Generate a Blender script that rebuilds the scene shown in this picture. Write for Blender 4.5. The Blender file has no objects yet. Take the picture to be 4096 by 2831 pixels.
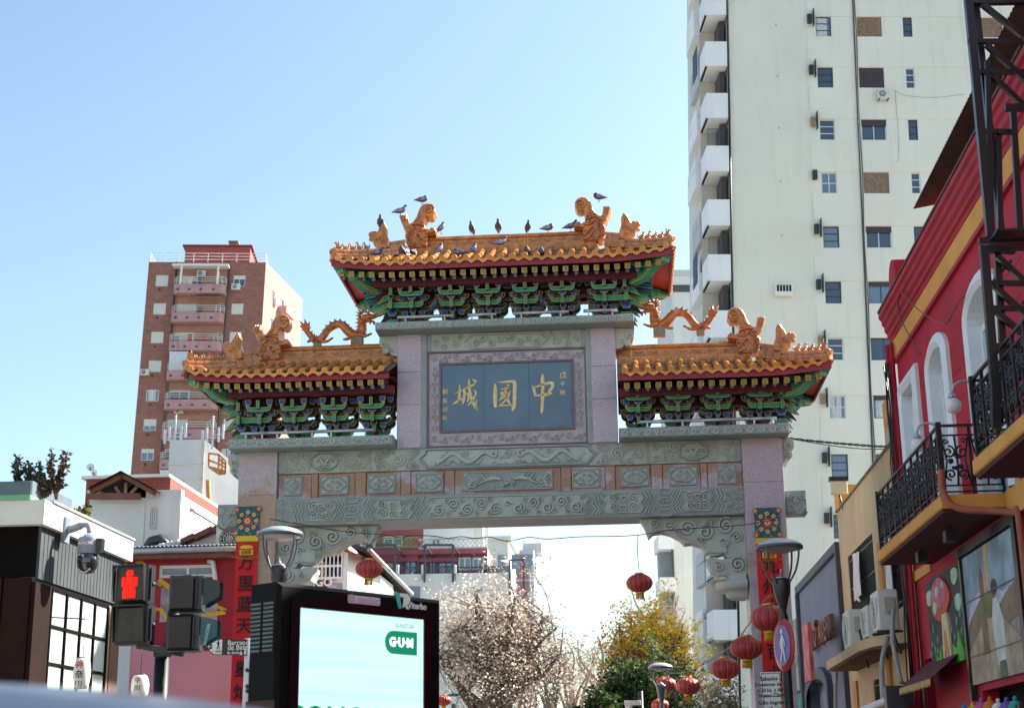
import bpy, bmesh, math, random
from mathutils import Vector, Matrix
from math import sin, cos, pi, radians as R
random.seed(7)
SC = bpy.context.scene
COL = SC.collection
# ------------------------------------------------------------------ camera
F, PITCH, YAW, ROLL = 6022.9, R(15.636), R(4.177), R(0.753)
CAM = Vector((2.0117, -26.0, 1.4))
FW = Vector((-sin(YAW)*cos(PITCH), cos(YAW)*cos(PITCH), sin(PITCH)))
RT0 = Vector((cos(YAW), sin(YAW), 0)); UP0 = RT0.cross(FW)
RT = RT0*cos(ROLL) - UP0*sin(ROLL); UP = RT0*sin(ROLL) + UP0*cos(ROLL)
cd = bpy.data.cameras.new('camera'); cam = bpy.data.objects.new('camera', cd); COL.objects.link(cam)
M = Matrix((RT, UP, -FW)).transposed().to_4x4(); M.translation = CAM
cam.matrix_world = M
cd.sensor_width = 36; cd.lens = F/4096*36; cd.clip_start = 0.1; cd.clip_end = 5000
cd.dof.use_dof = True; cd.dof.focus_distance = 26.5; cd.dof.aperture_fstop = 3.2
SC.camera = cam
def ray(px, py):
    return (RT*((px-2048)/F) + UP*((1415.5-py)/F) + FW)
def P(px, py, Y):            # the point seen at a photo pixel, on the plane Y
    d = ray(px, py); return CAM + d*((Y-CAM.y)/d.y)
def PX(px, py, X):
    d = ray(px, py); return CAM + d*((X-CAM.x)/d.x)
# ------------------------------------------------------------------ sky, sun, exposure
SUN_EL, SUN_AZ = R(38), R(58)      # azimuth clockwise from +Y: beyond the gate, to the right
wd = bpy.data.worlds.new('World'); SC.world = wd; wd.use_nodes = True
nt = wd.node_tree; bg = nt.nodes['Background']
sk = nt.nodes.new('ShaderNodeTexSky'); sk.sky_type = 'NISHITA'; sk.sun_disc = False
sk.sun_elevation = SUN_EL; sk.sun_rotation = SUN_AZ
sk.air_density = 1.0; sk.dust_density = 1.8; sk.ozone_density = 0.35; sk.altitude = 20
wb = nt.nodes.new('ShaderNodeVectorMath'); wb.operation = 'MULTIPLY'; wb.inputs[1].default_value = (.95, 1.04, 1.02)      # white balance of the whole sky
nt.links.new(sk.outputs[0], wb.inputs[0]); nt.links.new(wb.outputs[0], bg.inputs[0]); bg.inputs[1].default_value = 0.094
sl = bpy.data.lights.new('sun', 'SUN'); sl.energy = 5.0; sl.angle = R(0.5); sl.color = (1, .94, .84)
so = bpy.data.objects.new('sun', sl); COL.objects.link(so)
so.rotation_euler = (R(90)-SUN_EL, 0, -SUN_AZ + pi); so.location = (20, 40, 60)
sdir = Vector((sin(SUN_AZ)*cos(SUN_EL), cos(SUN_AZ)*cos(SUN_EL), sin(SUN_EL)))
so.rotation_euler = sdir.to_track_quat('Z', 'Y').to_euler()
vs = SC.view_settings; vs.view_transform = 'Standard'; vs.look = 'None'; vs.exposure = 1.48; vs.gamma = 1
SC.cycles.use_denoising = True
SC.cycles.max_bounces = 6; SC.cycles.diffuse_bounces = 3; SC.cycles.transparent_max_bounces = 6
SC.cycles.caustics_reflective = False; SC.cycles.caustics_refractive = False

# ------------------------------------------------------------------ helpers
WM = {}
def ob(name, mesh, parent=None, mats=None, M=None):
    o = bpy.data.objects.new(name, mesh); COL.objects.link(o)
    M = M.copy() if M else Matrix.Identity(4)
    l_, r_, s_ = M.decompose(); D = Matrix.LocRotScale(l_, r_, s_)
    if max(abs(D[i][j]-M[i][j]) for i in range(4) for j in range(4)) > 1e-5:      # a leaning wall: bake the shear into the mesh
        if mesh is not None: mesh.transform(M); M = Matrix.Identity(4)
        else: M = D
    o.matrix_basis = M; WM[o.name] = M
    if parent is not None:
        o.parent = parent; o.matrix_parent_inverse = WM[parent.name].inverted()
    if mats is not None and mesh is not None and not mesh.materials:
        for m in (mats if isinstance(mats, (list, tuple)) else [mats]): mesh.materials.append(m)
    return o
def tag(o, label, cat, group=None, kind=None):
    if label: o['label'] = label
    if cat: o['category'] = cat
    if group: o['group'] = group
    if kind: o['kind'] = kind
    return o
def thing(name, loc, label, cat, group=None, rz=0):
    M = Matrix.Translation(Vector(loc)) @ Matrix.Rotation(rz, 4, 'Z')
    return tag(ob(name, None, None, None, M), label, cat, group)
def copy_tree(o, parent=None):
    c = o.copy(); COL.objects.link(c); WM[c.name] = WM[o.name]
    if parent is not None: c.parent = parent
    for ch in list(o.children): copy_tree(ch, c)
    return c
def T(x, y, z): return Matrix.Translation((x, y, z))
def RZ(a): return Matrix.Rotation(a, 4, 'Z')
def RX(a): return Matrix.Rotation(a, 4, 'X')
def RY(a): return Matrix.Rotation(a, 4, 'Y')
def SCL(x, y, z): return Matrix.Diagonal((x, y, z, 1))

class MB:
    def __init__(s): s.v = []; s.f = []; s.m = []; s.sm = []
    def add(s, vs, fs, m=0, smooth=False):
        b = len(s.v); s.v += [tuple(v) for v in vs]
        for f in fs: s.f.append(tuple(i+b for i in f)); s.m.append(m); s.sm.append(smooth)
        return s
    def box(s, x0, x1, y0, y1, z0, z1, m=0, M=None):
        if x0 > x1: x0, x1 = x1, x0
        if y0 > y1: y0, y1 = y1, y0
        if z0 > z1: z0, z1 = z1, z0
        vs = [Vector(v) for v in ((x0,y0,z0),(x1,y0,z0),(x1,y1,z0),(x0,y1,z0),(x0,y0,z1),(x1,y0,z1),(x1,y1,z1),(x0,y1,z1))]
        if M: vs = [M @ v for v in vs]
        return s.add(vs, [(0,3,2,1),(4,5,6,7),(0,1,5,4),(1,2,6,5),(2,3,7,6),(3,0,4,7)], m)
    def bbox(s, x0, x1, y0, y1, z0, z1, b=.01, m=0, M=None):
        """a box with its front (-Y), top, bottom and side edges chamfered"""
        if x0 > x1: x0, x1 = x1, x0
        L = [(y0, b), (y0+b, 0), (y1-b, 0), (y1, b)]
        vs = []
        for y, i in L: vs += [Vector((x0+i,y,z0+i)), Vector((x1-i,y,z0+i)), Vector((x1-i,y,z1-i)), Vector((x0+i,y,z1-i))]
        if M: vs = [M @ v for v in vs]
        fs = [(0,1,2,3), (15,14,13,12)]
        for k in range(3):
            for j in range(4):
                a, c = k*4+j, k*4+(j+1) % 4; fs.append((a, a+4, c+4, c))
        return s.add(vs, fs, m)
    def quad(s, a, b, c, d, m=0): return s.add([a,b,c,d], [(0,1,2,3)], m)
    def bar(s, a, b, w, h=None, m=0, up=(0,0,1)):
        a, b = Vector(a), Vector(b); h = h or w; d = (b-a)
        if d.length < 1e-6: return s
        d.normalize(); u = Vector(up)
        if abs(d.dot(u)) > .99: u = Vector((0,1,0)) if abs(d.y) < .9 else Vector((1,0,0))
        x = d.cross(u).normalized(); z = x.cross(d)
        vs = []
        for p in (a, b):
            for i, j in ((-1,-1),(1,-1),(1,1),(-1,1)): vs.append(p + x*(i*w/2) + z*(j*h/2))
        return s.add(vs, [(0,1,2,3),(7,6,5,4),(0,4,5,1),(1,5,6,2),(2,6,7,3),(3,7,4,0)], m)
    def prism(s, poly, y0, y1, m=0, M=None, mf=None, axes='xz', inset=0, mi=0, proud=0):
        """polygon in (x,z) extruded along y from y0 (front) to y1; optional inset front panel of material mi"""
        a = sum(poly[i][0]*poly[(i+1) % len(poly)][1]-poly[(i+1) % len(poly)][0]*poly[i][1] for i in range(len(poly)))
        if a < 0: poly = poly[::-1]
        n = len(poly)
        def v3(p, y):
            v = Vector((p[0], y, p[1])) if axes == 'xz' else (Vector((p[0], p[1], y)) if axes == 'xy' else Vector((y, p[0], p[1])))
            return M @ v if M else v
        vs = [v3(p, y0) for p in poly]+[v3(p, y1) for p in poly]
        flip = axes != 'xz'
        fs = [tuple(range(n)), tuple(range(2*n-1, n-1, -1))]
        for i in range(n): j = (i+1) % n; fs.append((i, i+n, j+n, j))
        if flip: fs = [f[::-1] for f in fs]
        s.add(vs, [fs[0]], mf if mf is not None else m); b = len(s.v)-len(vs)
        for f in fs[1:]: s.f.append(tuple(i+b for i in f)); s.m.append(m); s.sm.append(False)
        if inset:
            ip = inset_poly(poly, inset)
            s.add([v3(p, y0-proud) for p in ip], [tuple(range(n)) if not flip else tuple(range(n-1,-1,-1))], mi)
        return s
    def tube(s, pts, r, n=6, m=0, smooth=True, cap=True, sy=1.0):
        pts = [Vector(p) for p in pts]; k = len(pts)
        if k < 2: return s
        rs = r if isinstance(r, (list, tuple)) else [r]*k
        t0 = (pts[1]-pts[0]).normalized()
        u = Vector((0,0,1)) if abs(t0.z) < .9 else Vector((1,0,0))
        u = (u - t0*u.dot(t0)).normalized(); vs = []
        for i in range(k):
            t = (pts[min(i+1,k-1)]-pts[max(i-1,0)])
            t = t.normalized() if t.length > 1e-9 else t0
            u = u - t*u.dot(t)
            u = u.normalized() if u.length > 1e-6 else t.orthogonal().normalized()
            w = t.cross(u)
            for j in range(n):
                a = 2*pi*j/n; vs.append(pts[i] + u*(cos(a)*rs[i]) + w*(sin(a)*rs[i]*sy))
        fs = [(i*n+j, i*n+(j+1) % n, (i+1)*n+(j+1) % n, (i+1)*n+j) for i in range(k-1) for j in range(n)]
        if cap: fs += [tuple(range(n-1,-1,-1)), tuple((k-1)*n+j for j in range(n))]
        return s.add(vs, fs, m, smooth)
    def ribbon(s, pts, w, d, m=0, yax=(0,-1,0)):
        """raised half-round strip lying on a plane whose outward normal is yax"""
        N = Vector(yax); pts = [Vector(p) for p in pts]; k = len(pts); vs = []
        ws = w if isinstance(w, (list, tuple)) else [w]*k
        for i in range(k):
            t = (pts[min(i+1,k-1)]-pts[max(i-1,0)]).normalized(); x = t.cross(N)
            h = ws[i]/2
            vs += [pts[i]-x*h, pts[i]-x*h*.55+N*d, pts[i]+x*h*.55+N*d, pts[i]+x*h]
        fs = []
        for i in range(k-1):
            for j in range(3): a = i*4+j; fs.append((a, a+4, a+5, a+1))
        return s.add(vs, fs, m, False)
    def lathe(s, prof, n=16, M=None, m=0, smooth=True, a0=0, a1=2*pi, mfun=None):
        M = M or Matrix.Identity(4); full = abs(a1-a0-2*pi) < 1e-6; k = n if full else n+1; vs = []
        for r, z in prof:
            for j in range(k): a = a0+(a1-a0)*j/n; vs.append(M @ Vector((r*cos(a), r*sin(a), z)))
        b = len(s.v); s.v += [tuple(v) for v in vs]
        for i in range(len(prof)-1):
            for j in range(n):
                jj = (j+1) % k
                s.f.append((b+i*k+j, b+i*k+jj, b+(i+1)*k+jj, b+(i+1)*k+j)); s.m.append(mfun(i, j) if mfun else m); s.sm.append(smooth)
        return s
    def ball(s, c, rx, ry=None, rz=None, n=10, m=0, M=None):
        ry = ry or rx; rz = rz or rx; k = max(4, n//2)
        prof = [(max(1e-4, sin(pi*i/k)), -cos(pi*i/k)) for i in range(k+1)]
        MM = T(*c) @ (M or Matrix.Identity(4)) @ SCL(rx, ry, rz)
        return s.lathe(prof, n, MM, m)
    def mesh(s, name, mats=None):
        me = bpy.data.meshes.new(name); me.from_pydata(s.v, [], s.f)
        me.polygons.foreach_set('material_index', s.m); me.polygons.foreach_set('use_smooth', s.sm)
        me.validate(); me.update()
        for m in ([] if mats is None else mats if isinstance(mats, (list, tuple)) else [mats]): me.materials.append(m)
        return me
    def build(s, name, mats, parent=None, M=None): return ob(name, s.mesh(name, mats), parent, None, M)

def inset_poly(poly, d):
    n = len(poly); out = []
    for i in range(n):
        p0, p1, p2 = (Vector(poly[(i-1) % n]), Vector(poly[i]), Vector(poly[(i+1) % n]))
        a, b = (p1-p0), (p2-p1)
        if a.length < 1e-9 or b.length < 1e-9: out.append(tuple(p1)); continue
        a.normalize(); b.normalize()
        n1, n2 = Vector((-a.y, a.x)), Vector((-b.y, b.x)); q = n1+n2
        if q.length < 1e-6: q = n1
        q.normalize(); k = d/max(.35, q.dot(n1)); out.append(tuple(p1+q*k))
    return out
def arc(cx, cz, r, a0, a1, n=8): return [(cx+r*cos(a0+(a1-a0)*i/n), cz+r*sin(a0+(a1-a0)*i/n)) for i in range(n+1)]
def lerp(a, b, t): return a+(b-a)*t
def smoothpts(pts, k=4):
    """Catmull-Rom through points of any dimension"""
    P_ = [Vector(p) for p in pts]; out = []
    for i in range(len(P_)-1):
        p0, p1, p2, p3 = P_[max(i-1,0)], P_[i], P_[i+1], P_[min(i+2,len(P_)-1)]
        for j in range(k):
            t = j/k; out.append(.5*((2*p1)+(p2-p0)*t+(2*p0-5*p1+4*p2-p3)*t*t+(3*p1-p0-3*p2+p3)*t**3))
    out.append(P_[-1]); return out

# ------------------------------------------------------------------ materials
MATS = {}
def srgb(h):
    h = h.lstrip('#'); c = [int(h[i:i+2], 16)/255 for i in (0,2,4)]
    return tuple((x/12.92 if x <= .04045 else ((x+.055)/1.055)**2.4) for x in c)
def mat(name, col, rough=.6, var=.12, vscale=3.0, rnd=0., bump=0., bscale=40., metal=0., spec=.5, emit=0, streak=0., streakcol=None, alpha=1, speck=None, coat=0):
    """noise-varied base colour, optional vertical streaks, specks, fine bump and per-object tint"""
    if name in MATS: return MATS[name]
    m = bpy.data.materials.new(name); m.use_nodes = True; MATS[name] = m
    nt = m.node_tree; N = nt.nodes; L = nt.links; b = N['Principled BSDF']
    b.inputs['Roughness'].default_value = rough; b.inputs['Metallic'].default_value = metal
    b.inputs['Specular IOR Level'].default_value = spec
    if coat: b.inputs['Coat Weight'].default_value = coat; b.inputs['Coat Roughness'].default_value = .15
    if isinstance(col, str): col = srgb(col)
    geo = N.new('ShaderNodeNewGeometry')
    def noise(scale, detail=4, vec=None):
        n = N.new('ShaderNodeTexNoise'); n.inputs['Scale'].default_value = scale; n.inputs['Detail'].default_value = detail
        L.new(vec or geo.outputs['Position'], n.inputs['Vector']); return n.outputs['Fac']
    def mixc(fac, a, bb, mode='MIX'):
        x = N.new('ShaderNodeMix'); x.data_type = 'RGBA'; x.blend_type = mode
        if isinstance(fac, (int, float)): x.inputs[0].default_value = fac
        else: L.new(fac, x.inputs[0])
        for i, c in ((6, a), (7, bb)):
            if isinstance(c, tuple): x.inputs[i].default_value = (*c[:3], 1)
            else: L.new(c, x.inputs[i])
        return x.outputs[2]
    def ramp(fac, lo, hi):
        r = N.new('ShaderNodeMapRange'); r.interpolation_type = 'SMOOTHSTEP'; L.new(fac, r.inputs[0])
        r.inputs[1].default_value = lo; r.inputs[2].default_value = hi; return r.outputs[0]
    dark = tuple(c*(1-var) for c in col); lite = tuple(min(1, c*(1+var)) for c in col)
    c = mixc(ramp(noise(vscale), .3, .7), dark, lite)
    if speck:
        for sc, scol, th in speck:
            c = mixc(ramp(noise(sc, 2), th, th+.06), c, srgb(scol) if isinstance(scol, str) else scol)
    if streak:
        mp = N.new('ShaderNodeMapping'); mp.inputs['Scale'].default_value = (2.2, 2.2, .12); L.new(geo.outputs['Position'], mp.inputs[0])
        s = noise(1.5, 5, mp.outputs[0]); f = ramp(s, .52, .78)
        mul = N.new('ShaderNodeMath'); mul.operation = 'MULTIPLY'; L.new(f, mul.inputs[0]); mul.inputs[1].default_value = streak
        c = mixc(mul.outputs[0], c, srgb(streakcol) if streakcol else tuple(x*.45 for x in col))
    if rnd:
        oi = N.new('ShaderNodeObjectInfo'); r = N.new('ShaderNodeMapRange'); L.new(oi.outputs['Random'], r.inputs[0])
        r.inputs[3].default_value = 1-rnd; r.inputs[4].default_value = 1+rnd
        vm = N.new('ShaderNodeVectorMath'); vm.operation = 'SCALE'; L.new(c, vm.inputs[0]); L.new(r.outputs[0], vm.inputs['Scale']); c = vm.outputs[0]
    L.new(c, b.inputs['Base Color'])
    if bump:
        bp = N.new('ShaderNodeBump'); bp.inputs['Strength'].default_value = bump; bp.inputs['Distance'].default_value = .02
        L.new(noise(bscale, 3), bp.inputs['Height']); L.new(bp.outputs[0], b.inputs['Normal'])
    if emit: b.inputs['Emission Color'].default_value = (*col, 1); b.inputs['Emission Strength'].default_value = emit
    return m
def glass(name, col=(.05,.08,.12), rough=.03):
    if name in MATS: return MATS[name]
    m = bpy.data.materials.new(name); m.use_nodes = True; MATS[name] = m; N = m.node_tree.nodes; b = N['Principled BSDF']
    b.inputs['Base Color'].default_value = (*col, 1); b.inputs['Roughness'].default_value = rough
    b.inputs['Specular IOR Level'].default_value = .8; b.inputs['IOR'].default_value = 1.6
    nz = N.new('ShaderNodeTexNoise'); nz.inputs['Scale'].default_value = .6; g = N.new('ShaderNodeNewGeometry')
    m.node_tree.links.new(g.outputs['Position'], nz.inputs['Vector'])
    bp = N.new('ShaderNodeBump'); bp.inputs['Strength'].default_value = .12; bp.inputs['Distance'].default_value = .05
    m.node_tree.links.new(nz.outputs['Fac'], bp.inputs['Height']); m.node_tree.links.new(bp.outputs[0], b.inputs['Normal'])
    return m
def brick_mat(name, c1, c2, mortar, scale=1.0, axis='x', bw=.5, bh=.16):
    if name in MATS: return MATS[name]
    m = mat(name, c1, .85, .15, 1.5); nt = m.node_tree; N = nt.nodes; L = nt.links; b = N['Principled BSDF']
    old = b.inputs['Base Color'].links[0].from_socket
    br = N.new('ShaderNodeTexBrick'); br.inputs['Color1'].default_value = (*srgb(c1), 1); br.inputs['Color2'].default_value = (*srgb(c2), 1); br.inputs['Mortar'].default_value = (*srgb(mortar), 1)
    br.inputs['Scale'].default_value = scale; br.inputs['Mortar Size'].default_value = .012; br.inputs['Brick Width'].default_value = bw; br.inputs['Row Height'].default_value = bh
    geo = N.new('ShaderNodeNewGeometry'); sx = N.new('ShaderNodeSeparateXYZ'); L.new(geo.outputs['Position'], sx.inputs[0])
    cx = N.new('ShaderNodeCombineXYZ'); ad = N.new('ShaderNodeMath'); L.new(sx.outputs[0], ad.inputs[0]); L.new(sx.outputs[1], ad.inputs[1])
    L.new(ad.outputs[0], cx.inputs[0]); L.new(sx.outputs[2], cx.inputs[1]); L.new(cx.outputs[0], br.inputs['Vector'])
    mx = N.new('ShaderNodeMix'); mx.data_type = 'RGBA'; mx.inputs[0].default_value = .5; L.new(old, mx.inputs[6]); L.new(br.outputs[0], mx.inputs[7]); L.new(mx.outputs[2], b.inputs['Base Color'])
    return m
def granite(name, a, b2, bias=.5, zlo=None, zhi=None, xs=1):
    """speckled granite in two weathering tones with an irregular stain border"""
    m = mat(name, a, .45, .05, 8, speck=[(48, '#6a6068', .60), (36, '#c8bcba', .62)]); nt = m.node_tree; N = nt.nodes; L = nt.links; bs = N['Principled BSDF']
    old = bs.inputs['Base Color'].links[0].from_socket
    geo = N.new('ShaderNodeNewGeometry')
    nz = N.new('ShaderNodeTexNoise'); nz.inputs['Scale'].default_value = .55; nz.inputs['Detail'].default_value = 6; nz.inputs['Roughness'].default_value = .6
    L.new(geo.outputs['Position'], nz.inputs['Vector']); fac = nz.outputs['Fac']
    if zlo is not None:
        sx = N.new('ShaderNodeSeparateXYZ'); L.new(geo.outputs['Position'], sx.inputs[0])
        mr = N.new('ShaderNodeMapRange'); L.new(sx.outputs[2], mr.inputs[0]); mr.inputs[1].default_value = zlo; mr.inputs[2].default_value = zhi; mr.inputs[3].default_value = .35; mr.inputs[4].default_value = -.35
        ad = N.new('ShaderNodeMath'); L.new(fac, ad.inputs[0]); L.new(mr.outputs[0], ad.inputs[1]); fac = ad.outputs[0]
    th = N.new('ShaderNodeMapRange'); L.new(fac, th.inputs[0]); th.inputs[1].default_value = bias-.015; th.inputs[2].default_value = bias+.015
    mx = N.new('ShaderNodeMix'); mx.data_type = 'RGBA'; mx.blend_type = 'MULTIPLY'; mx.inputs[0].default_value = 1
    cm = N.new('ShaderNodeMix'); cm.data_type = 'RGBA'; L.new(th.outputs[0], cm.inputs[0]); cm.inputs[6].default_value = (1,1,1,1)
    ca, cb = srgb(a), srgb(b2); cm.inputs[7].default_value = (cb[0]/ca[0], cb[1]/ca[1], cb[2]/ca[2], 1)
    L.new(old, mx.inputs[6]); L.new(cm.outputs[2], mx.inputs[7]); L.new(mx.outputs[2], bs.inputs['Base Color'])
    return m
def text_mesh(txt, size, depth=.004, align='CENTER', bold=0, shear=0):
    cu = bpy.data.curves.new('lettering', 'FONT'); cu.body = txt; cu.size = size; cu.extrude = depth; cu.align_x = align; cu.align_y = 'CENTER'; cu.offset = bold; cu.shear = shear
    cu.resolution_u = 3
    o = bpy.data.objects.new('lettering_tmp', cu); COL.objects.link(o)
    dg = bpy.context.evaluated_depsgraph_get(); me = bpy.data.meshes.new_from_object(o.evaluated_get(dg))
    bpy.data.objects.remove(o); bpy.data.curves.remove(cu); me.materials.clear(); return me
def lettering(txt, size, m, parent, M, name='lettering', **k):
    return ob(name, text_mesh(txt, size, **k), parent, m, M)
FRONT = Matrix(((1,0,0,0),(0,0,-1,0),(0,1,0,0),(0,0,0,1)))   # text plane -> facing -Y

# shared paints
stone = mat('grey_green_stone', '#b3bab2', .75, .07, 2.5, bump=.15, bscale=120, streak=.35, streakcol='#6b746f')
stone_d = mat('dark_grey_stone', '#939e9d', .7, .08, 3, bump=.1, bscale=120)
gran = granite('granite_column', '#b5a7b0', '#ad937f', .5, 5.6, 7.2)
gran_r = granite('granite_column_violet', '#b5a7b1', '#a88f86', .62)
gran_up = mat('granite_upper', '#baadb8', .45, .05, 8, speck=[(48, '#736a76', .60), (36, '#cfc4c8', .62)])
gran_mid = granite('granite_frieze', '#b5a7b0', '#a6816b', .47)
gran_frame = mat('granite_frame', '#bcb3b9', .6, .06, 5, speck=[(60, '#8d8196', .6)])
gran_edge = mat('granite_edge', '#756472', .5, .05, 8, speck=[(70, '#4a3a4c', .6)])
slate = mat('slate_panel', '#5f7b8f', .5, .07, 2.2, speck=[(90, '#5f7888', .62)], streak=.25, streakcol='#5b7484')
gold = mat('gold_leaf', '#e6cf92', .45, .14, 14, metal=0, bump=.1, bscale=60)
gold_p = mat('gold_paint', '#c2a655', .55, .12, 20)
tile_o = mat('orange_glazed_tile', '#c8843c', .28, .16, 4, rnd=.14, spec=.6, coat=.25, speck=[(16, '#d9cfc0', .72)])
tile_d = mat('orange_glazed_ridge', '#bd7834', .3, .28, 7, rnd=.06, spec=.6, coat=.25, bump=.2, bscale=30, speck=[(18, '#d5cabb', .715), (9, '#7e5a3c', .66)])
tile_drag = mat('orange_glazed_dragon', '#b8661f', .25, .2, 9, spec=.6, coat=.35, bump=.3, bscale=35)
mortar = mat('grey_mortar', '#8f8573', .9, .2, 8)
red_p = mat('red_paint_soffit', '#8e2b3c', .55, .1, 3)
red_dk = mat('red_paint_beam', '#64202a', .6, .1, 3)
red_sf = mat('red_soffit_board', '#b04a42', .6, .08, 4)
green_p = mat('green_paint', '#1f9070', .5, .12, 6, rnd=.06)
blue_p = mat('blue_paint', '#1f4da0', .5, .14, 6, rnd=.08)
green_d = mat('dark_green_paint', '#163f38', .55, .12, 6)
blue_l = mat('light_blue_paint', '#2f6c9e', .5, .1, 8)
steel = mat('brushed_steel', '#b4b6ba', .35, .05, 6, metal=.6)
black_m = mat('black_metal', '#17171b', .4, .15, 5)
dgrey = mat('dark_grey_metal', '#34383f', .45, .12, 5)
white_pl = mat('white_plaster', '#dcdcd6', .85, .05, 1.2, streak=.25, streakcol='#b6b5ab')
white_pt = mat('white_paint', '#e6e6e2', .5, .04, 3)
# ================================================================== ground
ZN = {1:(1250,720,750/2064), 2:(1950,720,850/2309), 3:(680,1180,970/2309), 4:(2400,1180,1000/2309), 5:(1500,1240,1060/2309), 6:(850,1720,1050/2309), 7:(1800,1720,1450/2309)}
def ZP(k, zx, zy, Y):
    a, b, s = ZN[k]; return P(a+zx*s, b+zy*s, Y)
asphalt = mat('asphalt', '#6e6c69', .9, .15, 2, bump=.3, bscale=60)
paving = mat('concrete_paving', '#b3afa6', .9, .12, 2)
o = MB().quad((-400,-60,0),(400,-60,0),(400,1500,0),(-400,1500,0)).build('ground', mat('ground_earth', '#928d84', .95, .15, .4)); o['kind'] = 'structure'
o = MB().quad((-4.6,-24,.004),(4.6,-24,.004),(4.6,160,.004),(-4.6,160,.004)).build('road', asphalt); o['kind'] = 'structure'
o = MB().quad((-60,-36,.008),(60,-36,.008),(60,-21,.008),(-60,-21,.008)).build('avenue', asphalt); o['kind'] = 'structure'
mb = MB()
for k in range(12): mb.quad((-4.2+k*.72,-20.6,.013),(-3.8+k*.72,-20.6,.013),(-3.8+k*.72,-17.6,.013),(-4.2+k*.72,-17.6,.013))
o = mb.build('zebra_crossing', mat('road_marking_paint', '#c9c9c4', .7, .15, 5)); o['kind'] = 'structure'
for s, nm in ((-1, 'pavement_left'), (1, 'pavement_right')):
    o = MB().box(s*4.6, s*7.4, -20.5, 160, .0, .13).build(nm, paving); o['kind'] = 'structure'
    o = MB().box(s*4.45, s*4.6, -20.5, 160, .0, .14).build('kerb_left' if s < 0 else 'kerb_right', mat('kerb_stone', '#9a978f', .9, .1, 3)); o['kind'] = 'structure'

# ================================================================== gate
YC = .4
gate = thing('chinatown_gate', (0, YC, 0), 'tall grey stone and granite ceremonial gate with three orange tiled roofs', 'gate')
def carve(parent, name, strips, m=None):
    """strips: list of (points, width, depth) on the gate's front"""
    mb = MB()
    for pts, w, d in strips: mb.ribbon(pts, [q*1.15 for q in w] if isinstance(w, list) else w*1.15, d*1.5)
    o_ = mb.build(name, m or stone, parent); o_['kind'] = 'stuff'; return o_
def spiral(cx, cz, r, y, turns=1.6, a0=0., d=1, n=18, tail=None):
    pts = []
    if tail: pts += [Vector((tail[0], y, tail[1]))]
    for i in range(n+1):
        t = i/n; rr = r*(1-.86*t); a = a0+d*turns*2*pi*t
        pts.append(Vector((cx+rr*cos(a), y, cz+rr*sin(a))))
    return pts
def cloudscroll(cx, cz, w, h, y, seed=0, sz=.085):
    """a cluster of linked curls"""
    rr = random.Random(seed); out = []
    nx = max(1, round(w/(sz*1.9))); nz = max(1, round(h/(sz*1.9)))
    for i in range(nx):
        for j in range(nz):
            x = cx-w/2+(i+.5)*w/nx+rr.uniform(-.1,.1)*sz; z = cz-h/2+(j+.5)*h/nz+rr.uniform(-.12,.12)*sz
            d = 1 if (i+j) % 2 else -1
            out.append((spiral(x, z, sz*rr.uniform(.85,1.08), y, 1.5, rr.uniform(0,6.3), d, 15), sz*.36, .022))
    return out
# columns
for s in (-1, 1):
    c = MB().box(s*4.125, s*4.79, .015, .785, 0, 7.03).build('column', stone_d, gate)
    zs = [0, .9, 2.35, 3.75, 5.0, 6.25, 7.03]
    for a, b in zip(zs[:-1], zs[1:]):
        MB().bbox(s*4.11, s*4.805, 0, .8, a+.001, b-.001, .006).build('stone_block', gran if s < 0 else gran_r, c)
    # capital corbel under the ledge end, outer side
    poly = [(4.81,7.02),(5.02,7.02),(5.03,6.86),(4.98,6.78),(4.99,6.70),(4.93,6.63),(4.88,6.66),(4.81,6.56)]
    q = MB().prism([(s*x, z) for x, z in poly], .08, .72).build('corbel', stone, gate)
    carve(q, 'carving', [(spiral(s*4.91, 6.86, .07, .08, 1.4, 0, s), .03, .02), (spiral(s*4.9, 6.72, .05, .08, 1.4, 2, -s), .022, .02)])
    # carved beam end poking out past the column
    q = MB().bbox(s*4.81, s*5.20, .12, .68, 5.72, 6.12, .02).build('beam_end', stone_d, gate)
    carve(q, 'carving', [(spiral(s*(4.9+.11*k), 5.96+.03*(-1)**k, .055, .12, 1.5, k, s), .03, .025) for k in range(3)] + [([Vector((s*(4.84+.32*t), .12, 5.78+.08*sin(7*t))) for t in [i/10 for i in range(11)]], .03, .02)])
    # lower ledge
    q = MB().bbox(s*1.98, s*4.92, -.35, 1.15, 7.03, 7.20, .012).build('ledge', stone_d, gate)
    st = []
    for k in range(15): st.append((spiral(s*(2.09+k*.196), 7.11, .062, -.35, 1.4, pi, s), .03, .016)); st.append((arc3 := [Vector((s*(2.19+k*.196)+.035*cos(a), -.35, 7.10+.035*sin(a))) for a in [pi*i/6 for i in range(7)]], .022, .014))
    carve(q, 'scroll_carving', st)
    # gate light tubes on the ledge
    runs = ((2.34, 3.28), (3.29, 4.25), (4.26, 4.72))
    for a, b in runs:
        lt = MB().tube([(s*a, -.28, 7.31), (s*b, -.28, 7.31)], .032, 8).build('light_tube', steel, gate)
        for t in (.15, .8): MB().box(s*lerp(a,b,t)-.012, s*lerp(a,b,t)+.012, -.30, -.27, 7.2, 7.30).build('bracket', steel, lt)
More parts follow.
